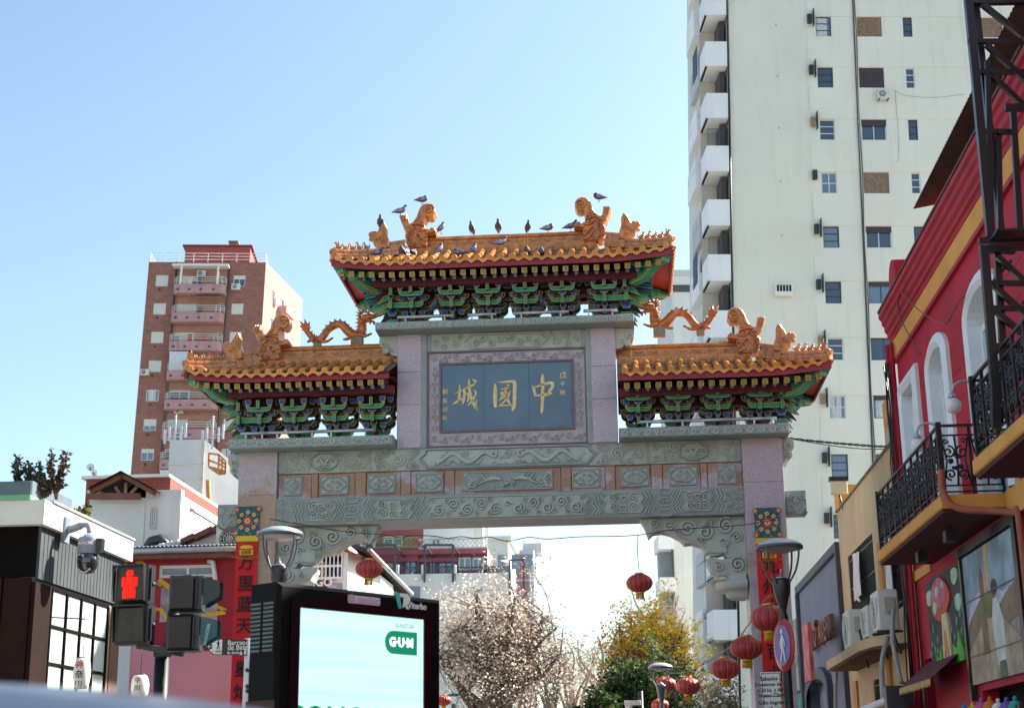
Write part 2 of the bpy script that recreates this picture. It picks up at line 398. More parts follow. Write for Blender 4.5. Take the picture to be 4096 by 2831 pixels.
# top beam with dragon panels
b1 = MB().bbox(-4.11, 4.11, .06, .74, 6.632, 7.03, .01).build('carved_beam', stone, gate)
y = .06; st = []
def outline(poly, y, w, d): return ([Vector((p[0], y, p[1])) for p in poly]+[Vector((poly[0][0], y, poly[0][1]))], w, d)
hexp = [(-1.42,6.67),(1.42,6.67),(1.48,6.75),(1.56,6.83),(1.48,6.91),(1.42,7.0),(-1.42,7.0),(-1.48,6.91),(-1.56,6.83),(-1.48,6.75)]
q = MB().prism(inset_poly(hexp, .03), .045, .07).build('dragon_panel', stone, b1)
carve(q, 'panel_frame', [outline(hexp, y, .05, .03)], stone_d)
st = []
for s in (-1, 1):
    body = [Vector((s*(.25+1.0*t), .045, 6.83+.08*sin(t*11))) for t in [i/24 for i in range(25)]]
    st.append((body, [.055+.035*sin(pi*i/24) for i in range(25)], .035))
    for k in range(7): st.append((spiral(s*(.22+k*.17), 6.73+.19*(k % 2), .05, .045, 1.3, k*1.7, s), .02, .02))
    st.append((spiral(s*.25, 6.88, .07, .045, 1.2, 1, s), .05, .04))
    for k in range(5): st.append(([Vector((s*(.45+k*.18), .045, 6.8)), Vector((s*(.5+k*.18), .045, 6.72)), Vector((s*(.56+k*.18), .045, 6.72))], .025, .025))
st.append((spiral(0, 6.86, .07, .045, 2, 0, 1), .03, .03))
rr_ = random.Random(9)
for k in range(46): st.append((spiral(rr_.uniform(-1.4,1.4), rr_.uniform(6.7,6.97), rr_.uniform(.03,.05), .045, 1.3, k, (-1)**k, 10), .016, .014))
carve(q, 'dragon_carving', st)
for s in (-1, 1):
    MB().box(s*2.44, s*2.50, .045, .07, 6.64, 7.022).build('band', stone_d, b1)
    MB().box(s*3.98, s*4.1, .045, .07, 6.64, 7.022).build('band', stone_d, b1)
    octp = [(s*3.27+.22*cos(a)*1.15, 6.832+.165*sin(a)) for a in [pi/8+k*pi/4 for k in range(8)]]
    q = MB().prism(octp, .04, .07).build('medallion', stone, b1)
    carve(q, 'panel_frame', [outline(octp, .045, .035, .028)], stone_d)
    st = []
    for k in range(5): st.append((spiral(s*3.27-.12+.06*k, 6.80+.06*(-1)**k, .055, .04, 1.3, k*1.3, (-1)**k), .024, .03))
    st.append(([Vector((s*3.27-.15+.3*t, .04, 6.84+.06*sin(t*9))) for t in [i/12 for i in range(13)]], .045, .035)); carve(q, 'dragon_carving', st)
    st = []
    for cx, cz, r, a, d in ((2.95,6.92,.10,0,1),(2.93,6.74,.10,2,-1),(3.6,6.92,.10,1,-1),(3.62,6.74,.1,3,1),(2.78,6.83,.09,0,1),(3.8,6.83,.09,1,-1),(2.62,6.93,.07,1,1),(2.62,6.72,.07,1,-1),(3.9,6.94,.07,0,1),(3.9,6.7,.07,0,1),
                            (1.72,6.93,.09,0,1),(1.72,6.72,.09,2,-1),(1.95,6.83,.13,1,1),(2.16,6.95,.08,1,-1),(2.16,6.70,.08,3,1),(2.3,6.84,.1,1,-1),(1.62,6.98,.06,0,1),(1.62,6.68,.06,0,-1),(2.05,6.98,.05,0,1),(2.02,6.67,.05,2,1)):
        st.append((spiral(s*cx, cz, r, y, 1.9, a, d*s, 22), r*.34, .018))
    rr_ = random.Random(5+s)
    for k in range(60):
        cx = rr_.uniform(1.62, 4.0); cz = rr_.uniform(6.66, 7.0)
        if abs(cx-3.27) < .3 or abs(cx-2.47) < .06: continue
        st.append((spiral(s*cx, cz, .045, y, 1.3, k, (-1)**k, 10), .016, .012))
    carve(b1, 'cloud_carving', st)['kind'] = 'stuff'
# granite frieze with plaques
fr = MB().box(-4.11, 4.11, .14, .66, 6.185, 6.628).build('frieze', stone_d, gate)
edges = [-4.11,-3.5,-3.38,-2.72,-2.52,-1.9,-1.72,-1.12,-.94,.94,1.12,1.72,1.9,2.52,2.72,3.38,3.5,4.11]
for i, (a, b) in enumerate(zip(edges[:-1], edges[1:])):
    pr = .0 if i % 2 == 0 else -.02
    MB().bbox(a+.003, b-.003, .10+pr, .2, 6.188, 6.626, .008).build('granite_slab', gran_mid, fr)
def plaque(cx, w, h, kind):
    q = MB().bbox(cx-w/2, cx+w/2, .075, .15, 6.407-h/2, 6.407+h/2, .01).build('plaque', stone_d, fr)
    yy = .075; st = [outline([(cx-w/2+.012,6.407-h/2+.012),(cx+w/2-.012,6.407-h/2+.012),(cx+w/2-.012,6.407+h/2-.012),(cx-w/2+.012,6.407+h/2-.012)], yy, .018, .014)]
    mb = MB()
    for sx in (-1,1):
        for sz in (-1,1):
            X, Zc = cx+sx*(w/2-.03), 6.407+sz*(h/2-.03)
            mb.prism([(X,Zc),(X-sx*.09,Zc),(X-sx*.07,Zc-sz*.03),(X-sx*.03,Zc-sz*.05),(X,Zc-sz*.085)], .05, .08)
    if kind == 'cloud':
        pl = []
        for k in range(28):
            a = 2*pi*k/28; pl.append((cx+.19*cos(a)*(1+.09*cos(6*a)), 6.407+.105*sin(a)*(1+.12*cos(5*a))))
        mb.prism(pl, .045, .08)
        for dx, dz, r in ((-.11,0,.05),(.11,0,.05),(-.04,.05,.045),(.05,.05,.045),(-.05,-.05,.04),(.05,-.05,.04)): st.append((spiral(cx+dx, 6.407+dz, r, .045, 1.6, dx*30, 1 if dx < 0 else -1, 14), .016, .015))
    elif kind == 'diamond':
        mb.prism([(cx-.10,6.407),(cx-.045,6.407-.05),(cx,6.407-.12),(cx+.045,6.407-.05),(cx+.10,6.407),(cx+.045,6.407+.05),(cx,6.407+.12),(cx-.045,6.407+.05)], .045, .08)
        for dx, dz in ((-.04,0),(.04,0),(0,.05),(0,-.05)): st.append((spiral(cx+dx, 6.407+dz, .03, .045, 1.5, 0, 1, 12), .012, .014))
    else:
        for s in (-1, 1):   # facing phoenixes and peonies
            st.append(([Vector((cx+s*(.12+.42*t), yy, 6.40+.05*sin(4*t+.4))) for t in [i/14 for i in range(15)]], [.03+.05*sin(pi*min(1, i/9)) for i in range(15)], .04))
            for k in range(5): st.append(([Vector((cx+s*(.46+.24*t), yy, 6.38+(k-2)*.055*t+.03*sin(9*t+k))) for t in [i/8 for i in range(9)]], .028, .03))
            for k in range(3): st.append(([Vector((cx+s*(.22+.08*k+.1*t), yy, 6.43+.10*t)) for t in (0,.5,1)], [.04,.03,.012], .035))
            st.append((spiral(cx+s*.14, 6.44, .035, yy, 1, 0, s), .02, .03)); st.append((spiral(cx+s*.09, 6.35, .045, yy, 1.5, 0, s), .024, .035))
        st.append((spiral(cx, 6.38, .06, yy, 2, 0, 1), .026, .04))
        for k in range(6): st.append((spiral(cx-.4+.16*k, 6.29, .035, yy, 1.2, k, 1), .018, .02))
    if mb.v: mb.build('raised_carving', stone, q)['kind'] = 'stuff'
    carve(q, 'carving', st)
for s in (-1, 1):
    plaque(s*3.83, .33, .34, 'diamond')
    for x in (3.08, 2.24, 1.39): plaque(s*x, .5, .34, 'cloud')
plaque(0, 1.62, .34, 'phoenix')
# lower carved beam
b3 = MB().bbox(-4.11, 4.11, 0, .8, 5.697, 6.18, .01).build('carved_beam', stone_d, gate)
y = 0; st = []; zc = 5.94; hh = .2
def zig(x, s, k=.07):   # nested chevron ridges
    for dx in (0, .06, .12):
        st.append(([Vector((s*(x+dx), y, zc-hh)), Vector((s*(x+dx+k), y, zc-hh*.42)), Vector((s*(x+dx), y, zc)), Vector((s*(x+dx+k), y, zc+hh*.42)), Vector((s*(x+dx), y, zc+hh))], .024, .022))
for s in (-1, 1):
    zig(1.47, s); zig(2.38, s, .06); zig(3.62, s, .05); zig(2.92, s, -.07)
    for x0, x1 in ((1.72, 2.32), (3.08, 3.52)):
        pl = [(x0,zc-.17),(x1,zc-.17),(x1+.06,zc-.07),(x1,zc),(x1+.06,zc+.07),(x1,zc+.17),(x0,zc+.17),(x0-.06,zc+.07),(x0,zc),(x0-.06,zc-.07)]
        MB().prism([(s*a, b) for a, b in inset_poly(pl, .012)], -.012, .01).build('panel', stone, b3)
        st.append(outline([(s*a, b) for a, b in pl], y, .02, .028))
        for k, (fx, fz, r) in enumerate(((.2,.08,.085),(.2,-.08,.085),(.52,.07,.075),(.5,-.09,.08),(.8,.08,.085),(.8,-.07,.085))): st.append((spiral(s*lerp(x0,x1,fx), zc+fz, r, -.012, 1.7, k*1.9, (-1)**k), .03, .03))
    for zz in (zc, zc+.2, zc-.2):
        pl = [(2.62,zz),(2.68,zz+.07),(2.82,zz+.07),(2.88,zz),(2.82,zz-.07),(2.68,zz-.07)]
        pl = [(a, min(max(b, 5.705), 6.172)) for a, b in pl]
        st.append(outline([(s*a, b) for a, b in pl], y, .022, .024))
        if zz == zc:
            for dx in (-.04, .04): st.append((spiral(s*2.75+dx, zz, .035, y, 1.4, 0, 1, 12), .018, .02))
    for k in range(4): st.append((spiral(s*(3.80+.03*(k % 2)), 5.78+.1*k, .05, y, 1.5, k, (-1)**k), .024, .026))
    for zz in (5.78, 5.94, 6.1):
        for r in (.06, .1): st.append(([Vector((s*4.09, y, zz-r*.6)), Vector((s*(4.09-r), y, zz-r*.6)), Vector((s*(4.06-r*1.3), y, zz)), Vector((s*(4.09-r), y, zz+r*.6)), Vector((s*4.09, y, zz+r*.6))], .018, .02))
pl = [(-1.35,zc-.18),(1.35,zc-.18),(1.42,zc-.08),(1.36,zc),(1.42,zc+.08),(1.35,zc+.18),(-1.35,zc+.18),(-1.42,zc+.08),(-1.36,zc),(-1.42,zc-.08)]
q = MB().prism(inset_poly(pl, .012), -.012, .01).build('panel', stone, b3)
st.append(outline(pl, y, .022, .028))
st2 = []
for s in (-1, 1):
    for k in range(5):
        x = .2+k*.25; d = 1 if k % 2 else -1
        st2.append((spiral(s*x, zc+.05*d, .105, -.012, 1.8, -d*1.2, d*s, 22), .035, .032))
        st2.append((spiral(s*(x+.12), zc+.11*d, .055, -.012, 1.4, 0, -d*s), .022, .026)); st2.append((spiral(s*(x+.1), zc-.12*d, .05, -.012, 1.4, 2, d*s), .02, .026))
st2.append((spiral(0, zc+.04, .06, -.012, 1, 0, 1), .04, .035))
carve(q, 'vine_carving', st2); carve(b3, 'carving', st)
for x in (-2.75,-1.4,0.02,1.3,2.7): MB().box(x-.006, x+.006, .01, .79, 5.692, 5.70).build('joint', stone, b3)
# corner brackets under the beam
for s in (-1, 1):
    pl = [(4.11,5.69),(2.30,5.69),(2.38,5.55),(2.44,5.36),(2.52,5.44),(2.66,5.46),(2.82,5.42),(2.98,5.33),(3.06,5.24),(3.2,5.25),(3.34,5.2),(3.42,5.1),(3.5,5.02),(3.62,5.02),(3.72,5.05),(3.78,4.98),(4.11,4.98)]
    q = MB().prism([(s*a, b) for a, b in pl], .2, .6).build('corner_bracket', stone, gate)
    st = []
    for cx, cz, r, a, d in ((2.55,5.58,.085,0,1),(2.8,5.57,.10,2,-1),(3.12,5.5,.14,0,1),(3.42,5.42,.14,2,-1),(3.5,5.58,.08,0,1),(3.78,5.53,.15,1,1),(3.95,5.33,.11,3,-1),(3.3,5.3,.06,1,-1),(2.95,5.43,.06,2,1),(3.72,5.25,.09,0,-1)):
        st.append((spiral(s*cx, cz, r, .2, 1.8, a, d*s, 22), r*.36, .035))
    lower = [(2.5,5.48),(2.66,5.5),(2.84,5.46),(3.02,5.36),(3.2,5.29),(3.36,5.23),(3.5,5.07)]
    st.append(([Vector((s*a, .2, b)) for a, b in smoothpts([Vector(p) for p in lower], 4)], .03, .02))
    carve(q, 'scroll_carving', st)
    MB().bbox(s*3.42, s*3.78, .16, .5, 5.06, 5.25, .01).build('block', stone, q)
    pl = [(3.42,4.97),(3.5,4.98),(3.56,5.0),(3.66,4.95),(4.11,5.0),(4.11,4.68),(3.6,4.68),(3.5,4.74),(3.46,4.84),(3.43,4.9)]
    e = MB().prism([(s*a, b) for a, b in pl], .18, .62).build('scroll_block', stone, q)
    carve(e, 'carving', [(spiral(s*3.95, 4.85, .15, .18, 2, 0, s, 26), .045, .035), (spiral(s*3.62, 4.82, .09, .18, 1.2, 2, -s), .035, .03)])
    prof = [(.02,4.28),(.28,4.28),(.34,4.33),(.36,4.40),(.44,4.41),(.5,4.46),(.525,4.54),(.5,4.57),(.44,4.56),(.34,4.58),(.32,4.62),(.34,4.68),(.02,4.68)]
    MB().lathe(prof, 24, T(s*4.08, .4, 0), a0=(pi/2 if s > 0 else -pi/2), a1=(3*pi/2 if s > 0 else pi/2)).build('lotus_bowl', stone, q)
# upper frame
for s in (-1, 1):
    c = MB().box(s*1.45, s*1.955, .015, .785, 7.02, 9.13).build('upper_column', stone_d, gate)
    for a, b in ((7.03,7.82),(7.82,8.42),(8.42,9.13)):
        MB().bbox(s*1.53, s*1.968, 0, .8, a+.002, b-.002, .01).build('stone_block', gran_up, c)
        MB().bbox(s*1.435, s*1.528, .02, .78, a+.002, b-.002, .03).build('edge_block', gran_frame, c)
    pl = [(1.97,9.12),(2.30,9.12),(2.31,9.0),(2.29,8.93),(2.25,8.9),(2.24,8.83),(2.19,8.79),(2.13,8.82),(2.08,8.76),(1.97,8.74)]
    q = MB().prism([(s*a, b) for a, b in pl], .05, .75).build('corbel', stone, gate)
    carve(q, 'carving', [(spiral(s*2.22, 8.96, .06, .05, 1.4, 0, s), .028, .02), (spiral(s*2.1, 8.86, .055, .05, 1.4, 2, -s), .026, .02)])
fm = MB().box(-1.43, 1.43, .1, .7, 7.035, 8.80).build('name_panel_frame', gran_frame, gate)
for a in ((-1.43,1.43,8.775,8.80),(-1.43,1.43,7.035,7.06),(-1.43,-1.405,7.06,8.775),(1.405,1.43,7.06,8.775)): MB().box(a[0],a[1],.045,.11,a[2],a[3]).build('edge_strip', gran_edge, fm)
for a in ((-1.21,1.21,8.548,8.585),(-1.21,1.21,7.30,7.34),(-1.21,-1.17,7.34,8.548),(1.17,1.21,7.34,8.548)): MB().box(a[0],a[1],.05,.11,a[2],a[3]).build('edge_strip', gran_edge, fm)
st = []
for k in range(14):
    x = -1.3+k*.2; d = (-1)**k
    for zz in (8.68, 7.18):
        st.append((spiral(x, zz+.01*d, .062, .1, 1.7, d*1.0, d, 18), .024, .022)); st.append((spiral(x+.09, zz-.035*d, .032, .1, 1.3, 1, -d, 12), .016, .018))
for k in range(6):
    zz = 7.4+k*.2; d = (-1)**k
    for s in (-1, 1): st.append((spiral(s*1.308, zz, .062, .1, 1.7, d, d*s, 18), .024, .022)); st.append((spiral(s*1.30, zz+.1, .03, .1, 1.3, 2, -d, 12), .016, .018))
carve(fm, 'scroll_carving', st, gran_frame)
for a, b in ((-1.168,-.409),(-.406,.402),(.405,1.168)): MB().bbox(a, b, .075, .12, 7.342, 8.546, .003).build('slate_slab', slate, fm)
# --- calligraphy: brush strokes read from the panel (zoom 5 pixels): list of points with brush widths
def brush(strokes, parent, m, y=.074, depth=.012, ks=1.0):
    for pts in strokes:
        mb = MB(); Q = [ZP(5, p[0], p[1], .075) for p in pts]; w = [p[2]*.4591/231*ks for p in pts]
        A = [Vector((q.x, q.z, ww)) for q, ww in zip(Q, w)]; A = smoothpts(A, 4)
        L_, R_ = [], []
        for i in range(len(A)):
            t = (A[min(i+1,len(A)-1)].xy - A[max(i-1,0)].xy).normalized(); n = Vector((-t.y, t.x)); h = A[i].z/2
            L_.append(A[i].xy+n*h); R_.append(A[i].xy-n*h)
        vs = []
        for l, r in zip(L_, R_): vs += [(l.x, y, l.y), (l.x*.82+r.x*.18, y-depth, l.y*.82+r.y*.18), (r.x*.82+l.x*.18, y-depth, r.y*.82+l.y*.18), (r.x, y, r.y)]
        fs = [(i*4+j, (i+1)*4+j, (i+1)*4+j+1, i*4+j+1) for i in range(len(A)-1) for j in range(3)]
        fs += [(0,1,2,3), tuple((len(A)-1)*4+j for j in (3,2,1,0))]
        mb.add(vs, fs); mb.build('brush_stroke', m, parent)
zhong = [[(1368,655,6),(1385,690,26),(1395,735,24),(1392,748,8)], [(1390,672,10),(1450,655,24),(1510,636,30),(1545,640,34),(1545,672,30),(1522,705,26),(1505,735,12)], [(1385,748,8),(1440,742,24),(1500,735,30),(1545,722,14)], [(1462,556,14),(1460,600,34),(1462,700,30),(1460,800,30),(1455,870,30),(1452,900,10)]]
guo = [[(1046,640,8),(1048,690,34),(1046,780,38),(1050,850,26)], [(1060,628,4),(1110,628,16),(1180,622,26),(1215,632,34),(1216,720,34),(1215,800,34),(1208,850,36),(1195,878,10)],
       [(1100,690,12),(1140,684,18),(1165,672,10)], [(1090,735,8),(1112,715,18),(1108,745,16),(1095,760,10)], [(1080,790,8),(1110,765,20),(1150,745,18)], [(1135,672,12),(1140,720,22),(1155,780,24),(1185,830,18),(1190,838,6)], [(1180,700,10),(1160,755,20),(1110,815,18),(1070,840,10)], [(1150,650,14),(1172,660,18)], [(1075,838,8),(1120,832,16),(1185,828,12)], [(1100,750,8),(1150,730,16),(1180,715,8)]]
cheng = [[(735,650,8),(738,700,22),(730,780,24),(722,810,10)], [(700,725,8),(735,712,16),(775,695,10)], [(675,820,8),(705,806,24),(745,780,22),(775,765,8)], [(775,680,10),(780,720,26),(772,790,24),(760,822,8)], [(775,690,8),(820,668,16),(860,650,18),(872,640,8)], [(818,602,12),(822,680,26),(838,760,26),(862,820,28),(888,862,22),(884,872,8)], [(785,740,8),(812,728,18),(815,770,18),(805,800,12)], [(868,700,12),(880,725,18),(856,775,20),(820,820,14),(808,830,6)], [(850,602,12),(870,618,26),(880,632,12)], [(884,780,10),(882,820,16),(886,866,10)]]
brush(zhong, fm, gold); brush(guo, fm, gold); brush(cheng, fm, gold)
for ch, zx, zy, sz in (('戊',1640,570,.13),('子',1634,645,.10),('秋',1637,720,.11),('郭',612,715,.11),('东',610,795,.10),('健',610,870,.10)):
    q = ZP(5, zx, zy, .07); lettering(ch, sz, gold, fm, T(q.x, .071, q.z) @ FRONT, 'small_character', bold=.001)
q = ZP(5, 606, 938, .07)
mb = MB()
for a in ((-.035,.035,.028,.035),(-.035,.035,-.035,-.028),(-.035,-.028,-.028,.028),(.028,.035,-.028,.028),(-.02,-.012,-.024,.024),(.0,.008,-.024,.024),(-.02,.02,-.004,.004)): mb.box(q.x+a[0], q.x+a[1], .068, .076, q.z+a[2], q.z+a[3])
mb.build('seal_mark', gold, fm)
# carved header panel and upper ledge
hp = MB().bbox(-1.43, 1.43, .06, .74, 8.805, 9.13, .008).build('header_panel', stone, gate)
for s in (-1, 1): MB().box(s*1.35, s*1.43, .05, .07, 8.81, 9.126).build('band', stone_d, hp)
pl = [(-.62,8.84),(.62,8.84),(.68,8.9),(.76,8.965),(.68,9.03),(.62,9.095),(-.62,9.095),(-.68,9.03),(-.76,8.965),(-.68,8.9)]
MB().prism(inset_poly(pl, .02), .05, .07).build('panel', stone, hp)
st = [outline(pl, .06, .03, .025)]
for s in (-1, 1):
    for k in range(4): st.append((spiral(s*(.1+k*.15), 8.96+.035*(-1)**k, .07, .05, 1.6, k*2, (-1)**k*s), .026, .028))
    for cx, cz, r in ((.92,8.94,.09),(1.1,9.03,.07),(1.12,8.88,.07),(1.26,8.97,.07),(.84,9.06,.05)): st.append((spiral(s*cx, cz, r, .06, 1.8, cx*9, s), r*.32, .02))
st.append((spiral(0, 8.98, .06, .05, 1, 0, 1), .04, .03)); carve(hp, 'carving', st)
ul = MB().bbox(-2.32, 2.32, -.35, 1.15, 9.13, 9.27, .012).build('ledge', stone_d, gate)
carve(ul, 'scroll_carving', [(spiral(-2.22+k*.139, 9.2, .05, -.35, 1.4, pi, 1, 14), .024, .016) for k in range(33)])
for a, b in ((-1.93,-.92),(-.66,-.14),(.16,1.16),(1.42,2.38-.35)):
    lt = MB().tube([(a, -.28, 9.37), (b, -.28, 9.37)], .032, 8).build('light_tube', steel, gate)
    for t in (.15, .85): MB().box(lerp(a,b,t)-.012, lerp(a,b,t)+.012, -.3, -.27, 9.27, 9.36).build('bracket', steel, lt)
# ================================================================== roofs of the gate
YF, YB = -.85, 1.65; HD = 1.25
def halfcyl(n=6, ang=pi*.95, r=1.0): return [(r*cos(pi/2-ang/2+ang*i/n), r*sin(pi/2-ang/2+ang*i/n)) for i in range(n+1)]
def tube_tile(end):
    """half-round cover tile, local +Y uphill, unit length"""
    mb = MB(); H = halfcyl(8, pi*1.1, .056)
    for y0, y1, r0, r1 in ((0,.04,1.06,1.06),(.04,.06,1.06,.98),(.06,1.02,.98,.92)):
        vs = [(x*r0, y0, z*r0) for x, z in H]+[(x*r1, y1, z*r1) for x, z in H]; k = len(H)
        mb.add(vs, [(i, i+1, i+1+k, i+k) for i in range(k-1)], 0, True)
    if end:
        c = [(.058*cos(2*pi*i/14), -.012, .058*sin(2*pi*i/14)) for i in range(14)]
        c2 = [(.06*cos(2*pi*i/14), .02, .06*sin(2*pi*i/14)) for i in range(14)]
        mb.add(c+c2, [tuple(range(14))]+[(i, i+14, (i+1) % 14+14, (i+1) % 14) for i in range(14)], 0)
        d = [(.038*cos(2*pi*i/12), -.017, .038*sin(2*pi*i/12)) for i in range(12)]; mb.add(d, [tuple(range(12))], 0)
    return mb.mesh('cover_tile', tile_o)
me_tube, me_tube_end = tube_tile(False), tube_tile(True)
mb = MB(); vs = []
for y, dz in ((0,.018),(.0,.006),(1.05,-.004)):
    for i in range(7):
        a = -pi*.36+pi*.72*i/6; vs.append((.095*sin(a), y, .05-.05*cos(a)/1.0+dz-.02))
me_pan = MB().add(vs, [(r*7+i, r*7+i+1, (r+1)*7+i+1, (r+1)*7+i) for r in range(2) for i in range(6)], 0, False).mesh('pan_tile', tile_o)
pl = [(-.10,.035),(-.085,-.005),(-.055,-.04),(-.025,-.056),(0,-.075),(.025,-.056),(.055,-.04),(.085,-.005),(.10,.035),(.05,.005),(0,-.008),(-.05,.005)]
me_drip = MB().prism(pl, -.02, .01).mesh('drip_tile', tile_o)
# square rafter end: gold face with a green fret
mb = MB().box(-.046,.046,0,1,-.046,.046, 0); mb.box(-.048,.048,-.012,.0,-.048,.048, 1)
for a in ((-.034,.034,-.004,.004),(-.004,.004,-.034,-.0045),(-.004,.004,.0045,.034),(-.034,-.026,.012,.034),(.026,.034,-.034,-.012),(-.034,-.026,-.034,-.012),(.026,.034,.012,.034),(-.022,-.010,.026,.034),(.010,.022,.026,.034),(-.022,-.010,-.034,-.026),(.010,.022,-.034,-.026)): mb.box(a[0],a[1],-.015,-.011,a[2],a[3],2)
me_raft = mb.mesh('square_rafter', [red_dk, gold_p, green_d])
mb = MB().tube([(0,0,0),(0,1,0)], .036, 10, 0, True, True)
for r, dy, mi in ((.040,-.004,1),(.025,-.010,2),(.012,-.016,1)):
    mb.add([(r*cos(2*pi*i/12), dy, r*sin(2*pi*i/12)) for i in range(12)], [tuple(range(12))], mi)
me_rnd = mb.mesh('round_rafter', [red_dk, blue_l, gold_p])

def build_roof(tagname, s, xi, xo, rxi, rxo, pc, hip_in, label):
    """front eave at YF; local x runs outward (times s); hips at xo, and at xi too when hip_in"""
    # heights read off the photo at column pc: ridge top, drip tips, rafter faces, rafter dots, beam bottom
    cx_, yr_, yt_, yd_, ys_, yb_, ye_ = pc
    zrt = P(cx_, yr_, YC-.1).z; zr = P(cx_, yt_, YC-.22).z+.06; zc = P(cx_, yd_, YF-.05).z+.09; zsq = P(cx_, ys_, YF+.13).z; zrd = P(cx_, yb_, YF+.36).z; zbm = P(cx_, ye_, -.32).z
    def prof(t): return zc + (zr-zc)*(.82*t+.18*t*t)
    def tval(x, y):
        t = min((y-YF)/HD, (YB-y)/HD, (xo-x)/(xo-rxo))
        if hip_in: t = min(t, (x-xi)/(rxi-xi))
        return max(0, t)
    def lift(x, y):
        d = max(0, (x-(xo-1.3))/1.3)
        if hip_in: d = max(d, ((xi+1.3)-x)/1.3)
        return .11*max(0,d)**2*(1-min(1, tval(x, y)*1.2))
    def h(x, y): return prof(tval(x, y))+lift(x, y)
    # deck: top and red underside
    nx, ny = 36, 20; vs = []; bt = []
    for j in range(ny+1):
        for i in range(nx+1):
            x = xi+(xo-xi)*i/nx; y = YF+(YB-YF)*j/ny; vs.append((s*x, y, h(x,y)-.03)); bt.append((s*x, y, h(x,y)*0+zc+lift(x,y)-.06+.42*tval(x,y)*.75))
    fs = [(j*(nx+1)+i, j*(nx+1)+i+1, (j+1)*(nx+1)+i+1, (j+1)*(nx+1)+i) for j in range(ny) for i in range(nx)]
    roof = MB().add(vs, fs, 0).build('tiled_roof', mortar, gate)
    tag(roof, label, None)
    MB().add(bt, [f[::-1] for f in fs], 0).build('soffit', red_sf, roof)
    # fascia boards front, side, back
    mb = MB()
    def fas(pts, hgt, th):
        for (a, b) in zip(pts[:-1], pts[1:]):
            d = (b-a).normalized(); n = Vector((d.y, -d.x, 0))*th
            if True:
                v = [a, b, b-Vector((0,0,hgt)), a-Vector((0,0,hgt))]; w = [p+n for p in v]
                mb.add(v+w, [(0,1,2,3),(7,6,5,4),(0,4,5,1),(1,5,6,2),(2,6,7,3),(3,7,4,0)])
    E = .035
    fr = [Vector((s*(xi+(xo-xi)*i/30), YF+E, zc+lift(xi+(xo-xi)*i/30, YF)-.035)) for i in range(31)]
    fas(fr, .115, .03)
    sd = [Vector((s*(xo-E), YF+(YB-YF)*i/16, zc+lift(xo, YF+(YB-YF)*i/16)-.035)) for i in range(17)]; fas(sd, .115, .03)
    if hip_in: fas([Vector((s*(xi+E), p.y, p.z)) for p in sd], .115, .03)
    fas([Vector((p.x, YB-E, p.z)) for p in fr], .115, .03)
    mb.build('fascia_board', red_p, roof)
    # tile rows on the front slope
    pitch = .2085 if hip_in else .2
    n = int((xo-xi-.12)/pitch); off = ((xo-xi)-n*pitch)/2
    back = MB()
    for i in range(n+1):
        x = xi+off+i*pitch
        tr = min(1, (xo-x)/(xo-rxo)); 
        if hip_in: tr = min(tr, (x-xi)/(rxi-xi))
        ln = HD*tr-.10
        if ln < .12: ln = .12
        k = max(1, round(ln/.33)); 
        for j in range(k):
            ya = YF-.05+(ln+.05)*j/k; yb = YF-.05+(ln+.05)*(j+1)/k
            za, zb = h(x, max(ya,YF))+.012, h(x, max(yb,YF))+.012
            if j == 0: za = h(x, YF)+.008
            L_ = math.hypot(yb-ya, zb-za)
            M = T(s*x, ya, za) @ RX(math.atan2(zb-za, yb-ya)) @ RZ(random.uniform(-.02,.02)) @ SCL(1, L_, 1)
            if j == 0: M = T(s*x, ya, za) @ RX(math.atan2(zb-za, yb-ya)) @ SCL(1, L_, 1)
            ob('cover_tile', me_tube_end if j == 0 else me_tube, roof, None, M)
        # same row on the back slope, joined
        back.tube([(s*x, YB+.04, h(x,YB)), (s*x, YB-ln*.5, h(x,YB-ln*.5)), (s*x, YB-ln, h(x,YB-ln))], .055, 6)
        if i < n:
            xp = x+pitch/2; tr = min(1, (xo-xp)/(xo-rxo))
            if hip_in: tr = min(tr, (xp-xi)/(rxi-xi))
            ln = max(.15, HD*tr-.05); k = max(1, round(ln/.24))
            if not hip_in: k = max(1, min(4, k))
            else: k = max(1, min(4, k))
            for j in range(k):
                ya = YF-.03+(ln+.03)*j/k; yb = YF-.03+(ln+.03)*(j+1)/k
                za, zb = h(xp, max(ya,YF)), h(xp, max(yb,YF)); L_ = math.hypot(yb-ya, zb-za)
                ob('pan_tile', me_pan, roof, None, T(s*xp, ya, za-.01) @ RX(math.atan2(zb-za, yb-ya)-.03) @ SCL(1, L_, 1))
            ob('drip_tile', me_drip, roof, None, T(s*xp, YF-.03, h(xp,YF)-.02) @ RX(.12+random.uniform(-.03,.03)))
    for sd_x, on in ((xo, True), (xi, hip_in)):
        if not on: continue
        sg = 1 if sd_x == xo else -1
        for j in range(12):
            yy = YF+.1+j*.209; tr = min(1, (yy-YF)/HD, (YB-yy)/HD); ln = (xo-rxo)*tr-.08
            if ln > .1: back.tube([(s*(sd_x+sg*.04), yy, h(sd_x,yy)), (s*(sd_x-sg*ln*.5), yy, h(sd_x-sg*ln*.5,yy)), (s*(sd_x-sg*ln), yy, h(sd_x-sg*ln,yy))], .055, 7)
            ob('drip_tile', me_drip, roof, None, T(s*(sd_x+sg*.03), yy+.1, h(sd_x,min(yy+.1,YB))-.02) @ RZ(sg*s*pi/2) @ RX(.6))
    q = back.build('back_tile_rows', tile_o, roof); q['kind'] = 'stuff'
    # rafters: square flying rafters and round rafters under them
    n = int((xo-xi-.3)/.1825)
    mdr = []
